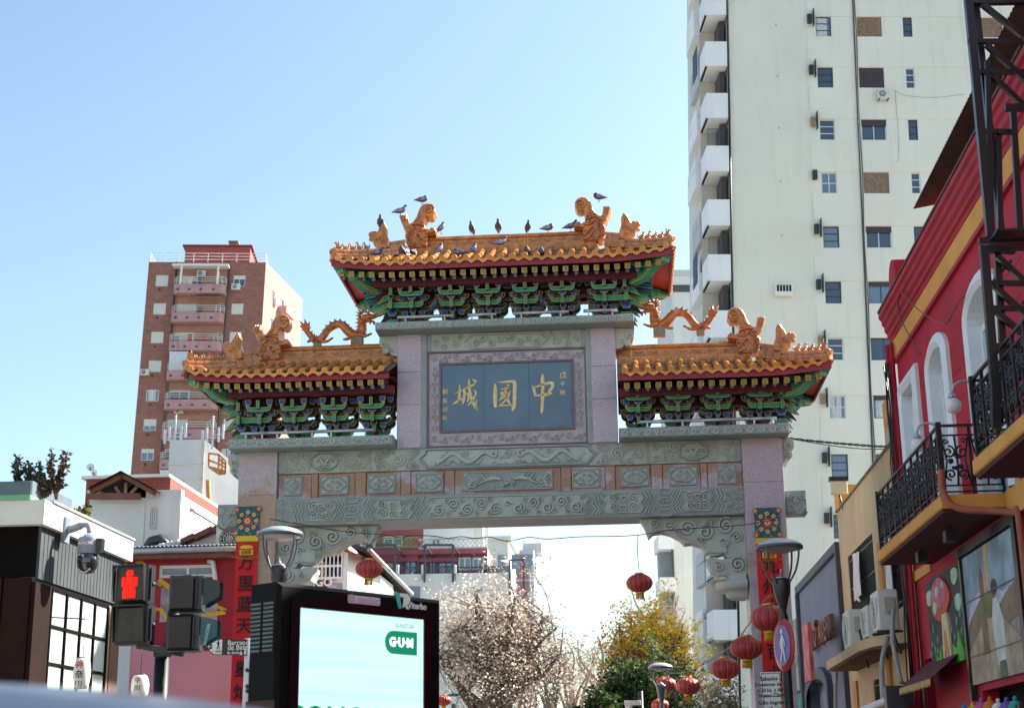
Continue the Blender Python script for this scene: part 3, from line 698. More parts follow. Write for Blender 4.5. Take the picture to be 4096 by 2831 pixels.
    for i in range(n+1):
        x = xi+.16+i*.1825
        if x > xo-.18: break
        dz = lift(x, YF)*.75
        ob('square_rafter', me_raft, roof, None, T(s*x, YF+.13, zsq+dz) @ RX(.30) @ SCL(1, .75, 1))
        ob('round_rafter', me_rnd, roof, None, T(s*x, YF+.36, zrd+dz) @ RX(.34) @ SCL(1, .5, 1))
    # eave beams
    zb = zbm+.07
    bx0, bx1 = (xi+.62 if hip_in else xi), xo-.62
    for y0, y1 in ((-.32,-.16),(.96,1.12)): MB().box(s*bx0, s*bx1, y0, y1, zb-.07, zb+.07).build('eave_beam', red_dk, roof)
    MB().box(s*bx0, s*bx1, .3, .5, zb-.14, zb+.2).build('eave_beam', red_dk, roof)
    MB().box(s*(bx1-.14), s*bx1+.0, -.16, .96, zb-.07, zb+.07).build('eave_beam', red_dk, roof)
    MB().box(s*bx0, s*bx1, -.30, 1.1, zb+.205, zb+.23).build('ceiling_board', red_dk, roof)
    # side rafters, striped green and blue, and the diagonal hip beam at each corner
    for sd_x, on in ((xo, True), (xi, hip_in)):
        if not on: continue
        sg = 1 if sd_x == xo else -1
        mbg = MB()
        for j in range(11):
            yy = YF+.3+j*.19
            mbg.bar((s*(sd_x-sg*.36), yy, zsq+.03), (s*(sd_x-sg*.8), yy, zsq+.12), .07, .07, j % 2)
        mbg.build('side_rafters', [green_p, blue_p], roof)
        for yc, sy in ((YF, 1), (YB, -1)):
            # profile along the diagonal d (0 at the corner) and height
            pr = [(.10,.06),(.10,-.0),(.17,-.03),(.19,-.09),(.29,-.10),(.40,-.10),(.45,-.16),(.52,-.18),(.60,-.25),(.70,-.30),(.95,-.32),(1.05,-.30),(1.05,.02),(.6,.06)]
            D = Vector((-sg*s, sy, 0)).normalized(); base = Vector((s*sd_x, yc, zc+.08-.13))
            w = Vector((-D.y, D.x, 0))*.075
            vs = [base+D*a*1.02+Vector((0,0,b))+w for a, b in pr]+[base+D*a*1.02+Vector((0,0,b))-w for a, b in pr]
            k = len(pr); fs = [tuple(range(k)), tuple(range(2*k-1,k-1,-1))]+[(i, i+k, (i+1) % k+k, (i+1) % k) for i in range(k)]
            hb = MB().add(vs, fs).build('hip_beam', green_p, roof)
            g = MB()
            for sw in (w*1.12, -w*1.12):
                for off_ in (.012, .055):
                    g.tube([base+D*a*1.02+Vector((0,0,b+off_))+sw for a, b in pr[1:11]], .0085 if off_ < .02 else .006, 4, 0, False)
            g.build('gold_trim', gold_p, hb)
    # main ridge of separate glazed pieces
    ra = rxi-.02 if hip_in else xi; rb = rxo+.02
    n = round((rb-ra)/.262)
    P0 = zr-.02; RK = (zrt-P0)/.25
    rp = [(-.20,-.02),(-.19,.02),(-.13,.03),(-.12,.055),(-.085,.065),(-.085,.165),(-.12,.175),(-.13,.20),(-.10,.235),(-.05,.25),(.05,.25),(.10,.235),(.13,.20),(.12,.175),(.085,.165),(.085,.065),(.12,.055),(.13,.03),(.19,.02),(.20,-.02)]
    for i in range(n):
        x0 = ra+(rb-ra)*i/n+.002; x1 = ra+(rb-ra)*(i+1)/n-.002; dz = random.uniform(-.004,.004)
        mb = MB().prism([(YC+a, P0+b*RK+dz) for a, b in rp], s*x0, s*x1, axes='yz')
        xm_ = (x0+x1)/2
        mb.ribbon([Vector((s*(xm_-.085+.17*t), YC-.085, P0+(.113+.014*sin(t*9))*RK)) for t in [k/8 for k in range(9)]], [.012,.02,.026,.022,.024,.026,.02,.028,.014], .016)
        mb.ribbon([Vector((s*(xm_-.04), YC-.085, P0+.10*RK)), Vector((s*(xm_-.05), YC-.085, P0+.085*RK))], .012, .012)
        mb.ribbon([Vector((s*(xm_+.04), YC-.085, P0+.115*RK)), Vector((s*(xm_+.05), YC-.085, P0+.093*RK))], .012, .012)
        mb.build('ridge_tile', tile_d, roof)
    # flat orange course below the ridge, scalloped over the cover tiles
    n2 = round((rb-ra)/.3)
    for i in range(n2):
        a, b = ra+(rb-ra)*i/n2, ra+(rb-ra)*(i+1)/n2
        MB().box(s*(a+.002), s*(b-.002), YC-.225, YC-.12, P0-.16, P0+.02).build('ridge_base_tile', tile_d, roof)
    # hips with ridge animals
    for sd_x, r_x, on in ((xo, rxo, True), (xi, rxi, hip_in)):
        if not on: continue
        sg = 1 if sd_x == xo else -1; u = s*sg
        A = Vector((s*r_x, YC-.10, P0)); C = Vector((s*sd_x, YF, zc+.15))
        def hp(t): 
            x = lerp(r_x+sg*.0, sd_x-sg*.02, t); y = lerp(YC-.04, YF+.05, t); return Vector((s*x, y, h(x, y)))
        for sy in (1, -1):
            for k in range(9):
                t0, t1 = .17+.83*k/9+.003, .17+.83*(k+1)/9-.003
                a, b = hp(t0), hp(t1)
                if sy < 0: a.y = 2*YC-a.y; b.y = 2*YC-b.y
                big = k < 3; hgt = .25 if big else .15
                m_ = MB()
                m_.bar(a+Vector((0,0,hgt*.28)), b+Vector((0,0,hgt*.28)), .2, hgt*.56)
                m_.bar(a+Vector((0,0,hgt*.72)), b+Vector((0,0,hgt*.72)), .12, hgt*.46)
                m_.bar(a+Vector((0,0,hgt)), b+Vector((0,0,hgt)), .16, .045); m_.bar(a+Vector((0,0,hgt*.42)), b+Vector((0,0,hgt*.42)), .23, .03)
                m_.build('hip_ridge_tile', tile_d, roof)
            e = hp(1.0); 
            if sy < 0: e.y = 2*YC-e.y
            q = MB().bbox(-.07,.07,-.035,.035,-.02,.2,.02); q.ribbon(spiral(0,.12,.06,-.035,1.5,0,1,12), .02, .02)
            q.build('hip_end_tile', tile_d, roof, T(*e) @ RZ(u*sy*.9+(pi if sy < 0 else 0)))
        # ridge-end beast, hip dragon head and the file of small figures
        S = .00205
        chi = [(1015,598),(1025,480),(1098,474),(1106,448),(1085,410),(1050,405),(1038,428),(1005,410),(990,375),(1000,330),(1015,300),(1040,312),(1070,300),(1090,262),(1088,220),(1065,185),(1025,170),(985,178),(955,205),(935,250),(920,300),(890,345),(862,362),(845,350),(832,265),(812,272),(808,262),(790,272),(786,264),(760,285),(780,345),(795,380),(800,400),(830,445),(815,470),(825,520),(835,570),(850,597)]
        cx0 = 925
        def loc(p): return ((p[0]-cx0)*S*(-u), (598-p[1])*S)
        def beast(name, poly, th, M, extra, bev=.018):
            pol = [loc(p) for p in poly]
            a_ = sum(pol[i][0]*pol[(i+1) % len(pol)][1]-pol[(i+1) % len(pol)][0]*pol[i][1] for i in range(len(pol)))
            if a_ < 0: pol = pol[::-1]
            ip = inset_poly(pol, bev); k = len(pol); vs = []
            for q_, y_ in ((ip,-th),(pol,-th+bev*1.5),(pol,th-bev*1.5),(ip,th)): vs += [(p[0], y_, p[1]) for p in q_]
            fs = [tuple(range(k)), tuple(range(4*k-1,3*k-1,-1))]
            for r_ in range(3): fs += [(r_*k+i, (r_+1)*k+i, (r_+1)*k+(i+1) % k, r_*k+(i+1) % k) for i in range(k)]
            m_ = MB().add(vs, fs); extra(m_, th); return m_.build(name, tile_d, roof, M)
        def sp(zx, zy, r, y_, turns=1.5, a0=0, d=1): 
            c_ = loc((zx, zy)); return spiral(c_[0], c_[1], r*S, y_, turns, a0, d*(-u), 16)
        def ln_(pts, y_): return [Vector((loc(p)[0], y_, loc(p)[1])) for p in smoothpts([Vector(p) for p in pts], 4)]
        def chi_x(m_, th):
            for y_ in (-th,):
                m_.ribbon(sp(1038,236,50,y_,1.6), .03, 0.038)
                for zx, zy, r in ((868,470,26),(855,520,30),(870,570,28),(905,575,20),(880,430,18)): m_.ribbon(sp(zx,zy,r,y_), .018, 0.042)
                m_.ribbon(ln_([(1015,590),(975,575),(945,540),(922,500),(930,470),(960,490),(1000,540),(1015,545)], y_), .03, 0.067)
                m_.ribbon(ln_([(880,385),(920,375),(960,385),(1000,400)], y_), .035, 0.076); m_.ribbon(ln_([(900,350),(940,362),(990,368)], y_), .03, 0.057)
                m_.ribbon(ln_([(945,250),(950,300),(925,345)], y_), .02, 0.038); m_.ribbon(ln_([(870,400),(895,420),(880,440)], y_), .03, 0.057)
                m_.ribbon(ln_([(1010,470),(1060,462),(1095,460)], y_), .04, 0.076)
                m_.ribbon(ln_([(778,300),(790,350)], y_), .012, 0.023); m_.ribbon(ln_([(800,295),(808,345)], y_), .012, 0.023); m_.ribbon(ln_([(822,290),(826,340)], y_), .012, 0.023)
                for k_ in range(6): m_.ribbon(ln_([(846+k_*4,600-k_*38),(826+k_*2,590-k_*38),(818+k_*3,575-k_*38)], y_), .02, .05)
                m_.ribbon(ln_([(1018,500),(985,505),(955,520),(945,535)], y_), .022, .05); m_.ribbon(ln_([(905,405),(935,425),(960,445),(1005,440)], y_), .025, .06)
                e_ = loc((972,418)); m_.ball((e_[0], y_-.005, e_[1]), .045, n=10)
        A0 = Vector((s*(r_x-sg*.02), YC-.10, P0+.0))
        beast('ridge_end_beast', chi, .17, T(A0.x, A0.y, A0.z), chi_x)
        hd_ = [(600,600),(560,560),(550,520),(515,508),(520,492),(545,487),(512,470),(515,447),(540,432),(575,430),(592,440),(605,410),(640,357),(660,350),(680,395),(682,470),(700,520),(700,590),(640,604)]
        def hd_x(m_, th):
            m_.ribbon(ln_([(625,400),(640,450),(650,520)], -th), .02, .02); m_.ribbon(ln_([(650,380),(662,450),(670,520)], -th), .02, .02)
            e_ = loc((560,448)); m_.ball((e_[0], -th, e_[1]), .022, n=8)
            for zx, zy, r in ((620,500,24),(640,550,26),(590,520,18)): m_.ribbon(sp(zx,zy,r,-th), .016, .018)
        ph = hp(.42); d_ = math.atan2((YF-YC)*1.0, (sd_x-r_x)*sg)
        c_ = loc((640,598))
        beast('hip_dragon_head', hd_, .075, T(ph.x, ph.y, ph.z+.16) @ T(-c_[0], 0, 0), hd_x, .014)
        for k in range(5):
            t = .62+.082*k; b_ = hp(t)+Vector((0,0,.18))
            m_ = MB(); dr = u
            m_.box(-.05,.05,-.03,.03,-.02,.012)
            H_ = (.10,.11,.09,.08,.10)[k]
            m_.tube([(-.045*dr,0,.02),(-.02*dr,0,.05),(.015*dr,0,H_*.7),(.025*dr,0,H_),(.03*dr,0,H_*1.25)], [.022,.034,.028,.017,.014], 7)
            m_.ball((.036*dr,0,H_*1.32), .024,.02,.02, n=7); m_.tube([(.05*dr,0,H_*1.32),(.075*dr,0,H_*1.27)], [.012,.006], 5)
            m_.tube([(-.045*dr,0,.03),(-.07*dr,0,.07),(-.062*dr,0,.115)], [.014,.016,.006], 5)
            m_.tube([(.02*dr,.014,.05),(.035*dr,.014,0)], .011, 5); m_.tube([(.02*dr,-.014,.05),(.035*dr,-.014,0)], .011, 5)
            if k == 4: m_.tube([(-.01*dr,0,.09),(-.012*dr,0,.16),(.0,0,.20)], [.016,.012,.006], 5)
            m_.build('ridge_figure', tile_d, roof, T(*b_))
    return roof, h
roofU, hU = build_roof('upper', 1, -3.04, 3.04, -1.66, 1.66, (2021,933,988,1045,1083,1102,1130), True, 'high central orange tiled roof crowded with pigeons')
roofL, hL = build_roof('left', -1, 1.985, 5.64, 1.985, 4.36, (1240,1380,1445,1503,1537,1555,1580), False, 'lower orange tiled roof left of the name panel')
roofR, hR = build_roof('right', 1, 1.985, 5.64, 1.985, 4.36, (2850,1366,1428,1493,1531,1547,1572), False, 'lower orange tiled roof right of the name panel')

# ------------------------------------------------------------------ bracket sets (dougong)
blue_dk = mat('dark_blue_paint', '#16294e', .55, .1, 6)
S2 = .00161
def arm_poly(w, h): return [(-w,0),(-w*.97,-h*.45),(-w*.86,-h*.8),(-w*.70,-h),(w*.70,-h),(w*.86,-h*.8),(w*.97,-h*.45),(w,0),(w*.86,0),(w*.66,-h*.30),(-w*.66,-h*.30),(-w*.86,0)]
def cup_poly(w, h): return [(-w,h),(-w,h*.42),(-w*.62,0),(w*.62,0),(w,h*.42),(w,h)]
def shape(poly, d, face, edge, name, ins=.010):
    return MB().prism(poly, 0, d, 2, None, 1, 'xz', ins, 0, .004).mesh(name, [face, edge, green_d if face is not blue_p else blue_dk])
me_arm = shape(arm_poly(.235,.118), .09, green_p, gold_p, 'bracket_arm')
me_arm2 = shape(arm_poly(.31,.118), .09, green_d, gold_p, 'bracket_arm')
me_cup = shape(cup_poly(.055,.10), .10, blue_p, gold_p, 'bearing_block', .009)
me_cupL = shape(cup_poly(.084,.125), .13, blue_p, gold_p, 'bearing_block')
me_nose = MB().prism([(-.03,-.075),(.03,-.075),(.03,.075),(-.03,.075)], 0, .6, 2, None, 1, 'xz', .008, 0, .004).mesh('bracket_nose', [green_p, gold_p, green_d])
me_base = shape([(-.1,0),(.1,0),(.1,.06),(.13,.09),(.13,.13),(-.13,.13),(-.13,.09),(-.1,.06)], .24, blue_p, gold_p, 'base_block')
beak = [(0,-.05),(.16,-.05),(.30,-.11),(.36,-.14),(.30,-.05),(.24,.03),(.17,.05),(0,.05)]
me_beak = MB().prism(beak, 0, .08, 2, None, 1, 'xz', .009, 0, .004).mesh('bracket_beak', [green_p, gold_p, green_d])
me_armL = shape([(-.2,0),(-.2,-.07),(-.15,-.118),(.36,-.118),(.44,-.10),(.50,-.118),(.46,-.05),(.42,0),(.34,-.02),(-.1,-.03),(-.16,0)], .09, green_p, gold_p, 'bracket_arm')
def zz2(zy, Y): return ZP(2, 815, zy, Y).z-9.27
def bracket_set(x, zbase, corner, k):
    q = ob('bracket_set', me_base, gate, None, T(x, YC-.12, zbase))
    def put(name, me, u, zt, Y, sx=1, bk=True):
        ob(name, me, q, None, T(x+u, Y, zbase+zt) @ SCL(sx, 1, 1))
        if bk: ob(name, me, q, None, T(x+u, 2*YC-Y, zbase+zt) @ SCL(sx, -1, 1))
    Y0, Y1, Y2 = .12, -.06, -.24
    # bottom tier
    put('bracket_nose', me_nose, 0, zz2(1420, Y0-.04), Y0-.06, bk=False)
    put('bearing_block', me_cup, 0, zz2(1395, Y0-.06), Y0-.08)
    for u in (-.155, .155): put('bearing_block', me_cup, u, zz2(1422, Y0), Y0)
    ob('bracket_arm', me_arm, q, None, T(x, YC-.045, zbase+.27)); ob('bracket_arm', me_arm2, q, None, T(x, YC-.047, zbase+.46)); ob('bracket_arm', me_arm2, q, None, T(x, YC-.047, zbase+.66))
    put('bracket_arm', me_arm2, 0, zz2(1312, Y0+.04), Y0+.04)
    # middle tier
    put('bracket_arm', me_armL if corner else me_arm, 0, zz2(1256, Y1), Y1, (corner or 1))
    put('bracket_nose', me_nose, 0, zz2(1290, Y1-.08), Y1-.09, bk=False)
    for u in (-.205, .20): put('bearing_block', me_cup, u, zz2(1250, Y1+.01), Y1+.01)
    put('bracket_arm', me_arm2, 0, zz2(1198, Y1+.05), Y1+.05)
    put('bearing_block', me_cupL, 0, zz2(1240, Y1-.1), Y1-.11)
    for u in (-.3, .3): put('bearing_block', me_cup, u, zz2(1150, Y1+.06), Y1+.06)
    # top tier
    put('bracket_arm', me_arm, 0, zz2(1130, Y2), Y2)
    put('bracket_nose', me_nose, 0, zz2(1118, Y2-.06), Y2-.07, bk=False)
    for u in (-.195, .195): put('bearing_block', me_cup, u, zz2(1130, Y2+.005), Y2+.0)
    if corner:
        c = corner
        put('bracket_beak', me_beak, c*.34, zz2(1330, Y0), Y0+.02, c); put('bracket_beak', me_beak, c*.3, zz2(1465, Y0), Y0+.1, c*.8)
        put('bracket_beak', me_beak, c*.3, zz2(1200, Y1), Y1+.06, c)
        put('bearing_block', me_cupL, c*.39, zz2(1415, Y0), Y0-.02); put('bearing_block', me_cup, c*.385, zz2(1240, Y1), Y1-.06)
        put('bracket_nose', me_nose, c*.39, zz2(1300, Y1), Y1-.1, 1, False); put('bracket_nose', me_nose, c*.37, zz2(1140, Y2), Y2-.02, 1, False)
        # arms running sideways under the end eave
        for yy, zt, ww in ((.1, .40, .3), (.7, .40, .3), (.4, .62, .36)):
            ob('bracket_beak', me_beak, q, None, T(x+c*.28, yy, zbase+zt) @ SCL(c, 1, 1))
        MB().box(x-.17, x+.17, YC-.11, YC+.11, zbase, zbase+.62).build('roof_post', mat('purple_post_paint', '#7c3a52', .55, .08, 4), q)
    return q
xsU = [-1.62,-.99,-.335,.335,.99,1.62]
xsU = [ZP(1,1095,1300,-.1).x, ZP(1,1530,1300,-.1).x, ZP(1,1935,1300,-.1).x, ZP(2,415,1300,-.1).x, ZP(2,815,1300,-.1).x, ZP(2,1270,1300,-.1).x]
for k, x in enumerate(xsU): bracket_set(x, 9.27, -1 if k == 0 else (1 if k == 5 else 0), k)
for zx, c in ((860,-1),(1185,0),(1570,0),(1930,0)): bracket_set(ZP(3,zx,1110,-.1).x, 7.2, c, 0)
for zx, c in ((355,0),(722,0),(1092,0),(1478,1)): bracket_set(ZP(4,zx,1060,-.1).x, 7.2, c, 0)

# ------------------------------------------------------------------ the two dragons walking along the lower ridges
def dragon(s):
    def D(zx, zy, dy=0):
        q = ZP(3, zx, zy, YC); return Vector((-q.x*s if s > 0 else q.x, YC+dy, q.z))
    mb = MB()
    path = [(1290,330),(1330,375),(1362,415),(1400,437),(1440,425),(1475,385),(1505,330),(1550,288),(1600,272),(1645,290),(1685,335),(1725,372),(1775,388),(1815,365),(1828,310),(1828,265),(1840,235)]
    rad = [18,22,25,27,28,28,28,28,29,31,33,34,35,36,33,32,34]
    A = smoothpts([Vector((*p, r)) for p, r in zip(path, rad)], 3)
    mb.tube([D(a.x, a.y, .05*sin(i*.35)) for i, a in enumerate(A)], [a.z*.0026 for a in A], 10)
    body = mb
    body.tube([D(1830,250),(D(1850,215)),(D(1895,205)),(D(1940,205)),(D(1985,188))], [.07,.075,.062,.05,.028], 9, sy=.8)     # skull, snout
    body.tube([D(1860,240),D(1905,245),D(1950,255)], [.05,.03,.01], 7)                                                     # jaw
    q = body.build('dragon', tile_drag, gate)
    sp = MB()
    def fin(p, d, h, w):
        sp.add([p-d*w+Vector((0,.014,0)), p+d*w+Vector((0,.014,0)), h, p-d*w-Vector((0,.014,0)), p+d*w-Vector((0,.014,0))], [(0,1,2),(4,3,2),(3,0,2),(1,4,2)])
    for i in range(3, len(A)-3, 2):
        a, b = A[i-1], A[i+1]; t = Vector((b.x-a.x, b.y-a.y)).normalized(); n = Vector((t.y, -t.x))
        r = A[i].z
        p0 = (A[i].x+n.x*r*.8, A[i].y+n.y*r*.8); p1 = (A[i].x+n.x*(r+26)-t.x*10, A[i].y+n.y*(r+26)-t.y*10)
        P0_, P1_ = D(*p0), D(*p1); dd = (D(p0[0]+t.x, p0[1]+t.y)-P0_).normalized(); fin(P0_, dd, P1_, .035)
    sp.build('back_fins', tile_drag, q)
    mn = MB()
    for (x, y), (x2, y2) in (((1820,190),(1770,160)),((1815,210),(1765,190)),((1815,235),(1765,228)),((1815,260),(1762,268)),((1822,285),(1765,310)),((1835,175),(1785,140)),((1850,168),(1825,140)),((1870,172),(1865,140)),((1890,178),(1895,146)),((1840,300),(1790,345)),((1940,260),(1945,290)),((1910,250),(1905,282)),((1985,185),(1990,168))):
        a, b = D(x, y), D(x2, y2); mn.tube([a, a.lerp(b, .5)+Vector((0,-.01,0)), b], [.03,.022,.003], 5)
    mn.build('mane', tile_drag, q)
    tl = MB()
    for x2, y2, r in ((1228,240,.03),(1282,225,.034),(1330,250,.03),(1225,285,.028),(1250,330,.024),(1345,300,.022)):
        a, b = D(1305,345), D(x2, y2); m_ = a.lerp(b, .55)+Vector((0,.0,.01)); tl.tube([a, m_, b], [.03, r, .003], 5)
    tl.build('tail_flames', tile_drag, q)
    for pts in ([(1420,430),(1470,455),(1510,448),(1550,420)], [(1380,435),(1340,440),(1325,455)], [(1800,385),(1860,400),(1890,392),(1918,378)], [(1740,385),(1705,425),(1668,432)]):
        m_ = MB(); m_.tube([D(p[0], p[1], -.07) for p in pts], [.045,.034,.026,.02][:len(pts)], 7)
        e = pts[-1]
        for dx, dy in ((12,-10),(16,2),(10,12)): m_.tube([D(e[0], e[1], -.07), D(e[0]+dx*(1 if e[0] > pts[0][0] else -1), e[1]+dy, -.08)], [.014,.004], 4)
        m_.build('leg', tile_drag, q)
    MB().box(*(sorted((D(1728,440).x, D(1838,440).x))), YC-.08, YC+.08, D(1800,466).z-.05, D(1800,405).z).build('plinth', mortar, q)
    MB().box(*(sorted((D(1370,440).x, D(1440,440).x))), YC-.06, YC+.06, D(1800,466).z-.05, D(1400,440).z).build('plinth', mortar, q)
dragon(-1); dragon(1)
# ================================================================== facade helpers
class Fac:
    """a facade plane: local x along the wall, y into the building, z up"""
    def __init__(s, p0, ang, lean=0, z0=0):
        s.p = Vector((p0[0], p0[1], 0)); s.u = Vector((cos(ang), sin(ang), 0)); s.n = Vector((sin(ang), -cos(ang), 0)); s.ang = ang
        s.lean = lean; s.z0 = z0
        s.M = T(*s.p) @ RZ(ang)
        if lean:
            L = Matrix.Identity(4); L[0][2] = lean; L[0][3] = -lean*z0; s.M = s.M @ L
        s.Mi = s.M.inverted()
    def uv(s, px, py, y=0):
        d = ray(px, py); q = s.p - s.n*y; w = CAM + d*((q-CAM).dot(s.n)/d.dot(s.n)); return s.Mi @ w
    def rect(s, x0, y0, x1, y1, y=0):
        a, b = s.uv(x0, y0, y), s.uv(x1, y1, y); return (min(a.x,b.x), max(a.x,b.x), min(a.z,b.z), max(a.z,b.z))
def wall_mb(u0, u1, z0, z1, holes, th=.2, m=0, mr=None, mb=None):
    """front wall sheet with real openings and reveals"""
    mb = mb or MB(); mr = m if mr is None else mr
    us = sorted({u0, u1, *[min(max(h[i], u0), u1) for h in holes for i in (0,1)]}); zs = sorted({z0, z1, *[min(max(h[i], z0), z1) for h in holes for i in (2,3)]})
    for j in range(len(zs)-1):
        run = None
        zc = (zs[j]+zs[j+1])/2
        for i in range(len(us)-1):
            uc = (us[i]+us[i+1])/2
            inside = any(h[0] < uc < h[1] and h[2] < zc < h[3] for h in holes)
            if not inside:
                if run is None: run = us[i]
            if (inside or i == len(us)-2) and run is not None:
                e = us[i] if inside else us[i+1]; mb.quad((run,0,zs[j]),(e,0,zs[j]),(e,0,zs[j+1]),(run,0,zs[j+1]), m); run = None
    for a, b, c, d in holes:
        mb.quad((a,0,c),(a,th,c),(a,th,d),(a,0,d), mr); mb.quad((b,0,c),(b,0,d),(b,th,d),(b,th,c), mr)
        mb.quad((a,0,d),(a,th,d),(b,th,d),(b,0,d), mr); mb.quad((a,0,c),(b,0,c),(b,th,c),(a,th,c), mr)
    return mb
gl_dark = glass('window_glass', (.045,.07,.11)); gl_mid = glass('window_glass_pale', (.14,.2,.28), .06); gl_blk = glass('window_glass_dark', (.02,.025,.03))
fr_white = mat('white_window_frame', '#dfe1e2', .45, .03, 3); fr_dark = mat('dark_window_frame', '#3a3f48', .45, .08, 3)
shut_w = mat('white_roller_shutter', '#d9d7cf', .6, .05, 4); shut_b = mat('wood_roller_shutter', '#8d7560', .7, .22, 7); shut_d = mat('dark_roller_shutter', '#4c3f44', .65, .1, 4)
curt = mat('curtain_cloth', '#c9ccd0', .9, .15, 9)
def window(fac, par, r, fm, gm, cols=2, rows=1, shutter=0., sm=None, dep=.10, fw=.05, slat=.09, curtain=False):
    """frame part with panes (and slats) under it"""
    a, b, c, d = r; mb = MB()
    mb.box(a, b, dep, dep+.06, d-fw, d); mb.box(a, b, dep, dep+.06, c, c+fw); mb.box(a, a+fw, dep, dep+.06, c+fw, d-fw); mb.box(b-fw, b, dep, dep+.06, c+fw, d-fw)
    for i in range(1, cols): x = lerp(a, b, i/cols); mb.box(x-fw*.4, x+fw*.4, dep+.002, dep+.058, c+fw, d-fw)
    for j in range(1, rows): z = lerp(c, d, j/rows); mb.box(a+fw, b-fw, dep+.004, dep+.056, z-fw*.4, z+fw*.4)
    w = mb.build('window', fm, par, fac.M)
    for i in range(cols):
        for j in range(rows):
            x0, x1 = lerp(a+fw, b-fw, i/cols), lerp(a+fw, b-fw, (i+1)/cols); z0, z1 = lerp(c+fw, d-fw, j/rows), lerp(c+fw, d-fw, (j+1)/rows)
            t = random.uniform(-.012,.012)
            MB().quad((x0,dep+.03+t,z0),(x1,dep+.03-t,z0),(x1,dep+.03-t,z1),(x0,dep+.03+t,z1)).build('pane', gm, w, fac.M)
    if curtain:
        n = 14; vs = []
        for i in range(n+1): x = lerp(a+fw, lerp(a, b, .75), i/n); y = dep+.02+.008*(i % 2); vs += [(x,y,c+fw),(x,y,d-fw)]
        MB().add(vs, [(2*i,2*i+2,2*i+3,2*i+1) for i in range(n)]).build('curtain', curt, w, fac.M)
    if shutter:
        zb = d-(d-c)*shutter; n = max(2, int((d-zb)/slat)); mb = MB()
        for k in range(n):
            z0 = lerp(zb, d, k/n); z1 = lerp(zb, d, (k+1)/n); mb.quad((a+.01,dep-.045,z0),(b-.01,dep-.045,z0),(b-.01,dep-.03,z1),(a+.01,dep-.03,z1)); mb.quad((a+.01,dep-.03,z0),(b-.01,dep-.03,z0),(b-.01,dep-.045,z0),(a+.01,dep-.045,z0))
        mb.build('roller_shutter', sm or shut_w, w, fac.M)
    return w
def backdrop(par, fac, u0, u1, z0, z1, y, m): return MB().quad((u0,y,z0),(u1,y,z0),(u1,y,z1),(u0,y,z1)).build('inner_wall', m, par, fac.M)
def rail(fac, par, pts, h, n, m, hb=3, r=.018, bars=0, name='railing'):
    """horizontal rail bars along local points with posts"""
    mb = MB(); pts = [Vector(p) for p in pts]
    for a, b in zip(pts[:-1], pts[1:]):
        for k in range(hb): z = h*(k+1)/hb; mb.bar(a+Vector((0,0,z)), b+Vector((0,0,z)), r*2)
        for i in range(n+1): q = a.lerp(b, i/n); mb.bar(q, q+Vector((0,0,h)), r*2)
        if bars:
            for i in range(bars+1): q = a.lerp(b, i/bars); mb.bar(q, q+Vector((0,0,h)), r)
    return mb.build(name, m, par, fac.M if fac else None)
def ac_unit(name, M, label, group='air conditioner units on the walls', w=.8, h=.55, d=.3, par=None):
    """split-unit condenser: casing, round grille, feet; local front is -y"""
    if par is None:
        q = tag(ob(name, None, None, None, M), label, 'air conditioner', group)
    else: q = par
    mw = mat('ac_white_casing', '#d6d5cf', .5, .06, 4)
    body = MB().bbox(-w/2, w/2, 0, d, 0, h, .02).build('casing', mw, q, M)
    prof = [(h*.40,0),(h*.40,.02),(h*.36,.02),(h*.36,.004)]
    MB().lathe(prof, 20, T(-w*.12, 0, h/2) @ RX(pi/2)).build('grille_ring', mw, q, M)
    mb = MB().add([(-w*.12+h*.36*cos(2*pi*i/18), -.003, h/2+h*.36*sin(2*pi*i/18)) for i in range(18)], [tuple(range(18))])
    mb.build('fan_opening', black_m, q, M)
    mb = MB()
    for r_ in (.1,.2,.3): mb.lathe([(h*r_,0),(h*r_+.012,.004)], 16, T(-w*.12,-.012,h/2) @ RX(pi/2))
    for k in range(6): a = pi*k/6; mb.bar((-w*.12-h*.37*cos(a),-.014,h/2-h*.37*sin(a)), (-w*.12+h*.37*cos(a),-.014,h/2+h*.37*sin(a)), .008)
    mb.build('grille', mw, q, M)
    MB().box(w*.32, w*.46, -.03, 0, h*.45, h*.8).build('valve_cover', mw, q, M)
    for x in (-w*.35, w*.35): MB().box(x-.02, x+.02, -.02, d+.05, -.04, 0).build('foot', dgrey, q, M)
    return q

# ================================================================== white apartment tower, upper right
WA = R(6.55); wf = Fac((7.757, 43), WA, .035, 28); 
tower_w = thing('apartment_tower', (11, 50, 0), 'tall cream apartment tower with balconies behind the right half of the gate', 'building')
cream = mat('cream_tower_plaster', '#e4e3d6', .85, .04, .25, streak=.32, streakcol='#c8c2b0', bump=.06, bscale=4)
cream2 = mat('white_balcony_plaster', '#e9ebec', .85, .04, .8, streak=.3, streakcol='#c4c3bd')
holes = []; W = []
PIT = 2.81
cols = ((4.42, 5.20, 0), (6.51, 7.77, 1), (8.86, 9.33, 2), (12.7, 13.95, 3))
for k in range(-2, 12):
    zt = 38.04-PIT*k
    for a, b, c in cols: r = (a, b, zt-1.11, zt); holes.append(r); W.append((r, c, k))
mb = wall_mb(-.02, 17, 0, 46, holes, .14)
# vertical ribs of the blank bay
for i in range(26): x = .18+i*.142; mb.box(x, x+.07, -.012, .0, 0, 46)
mb.box(-.02, 17, 0.15, .16, 45.9, 46)
mb.quad((-.02,0,0),(-.02,0,46),(-.02,7,46),(-.02,7,0)); mb.quad((17,0,0),(17,7,0),(17,7,46),(17,0,46)); mb.quad((-.02,0,46),(17,0,46),(17,7,46),(-.02,7,46))
mb.quad((-.02,7,0),(-.02,7,46),(17,7,46),(17,7,0))
mb.build('wall', cream, tower_w, wf.M)
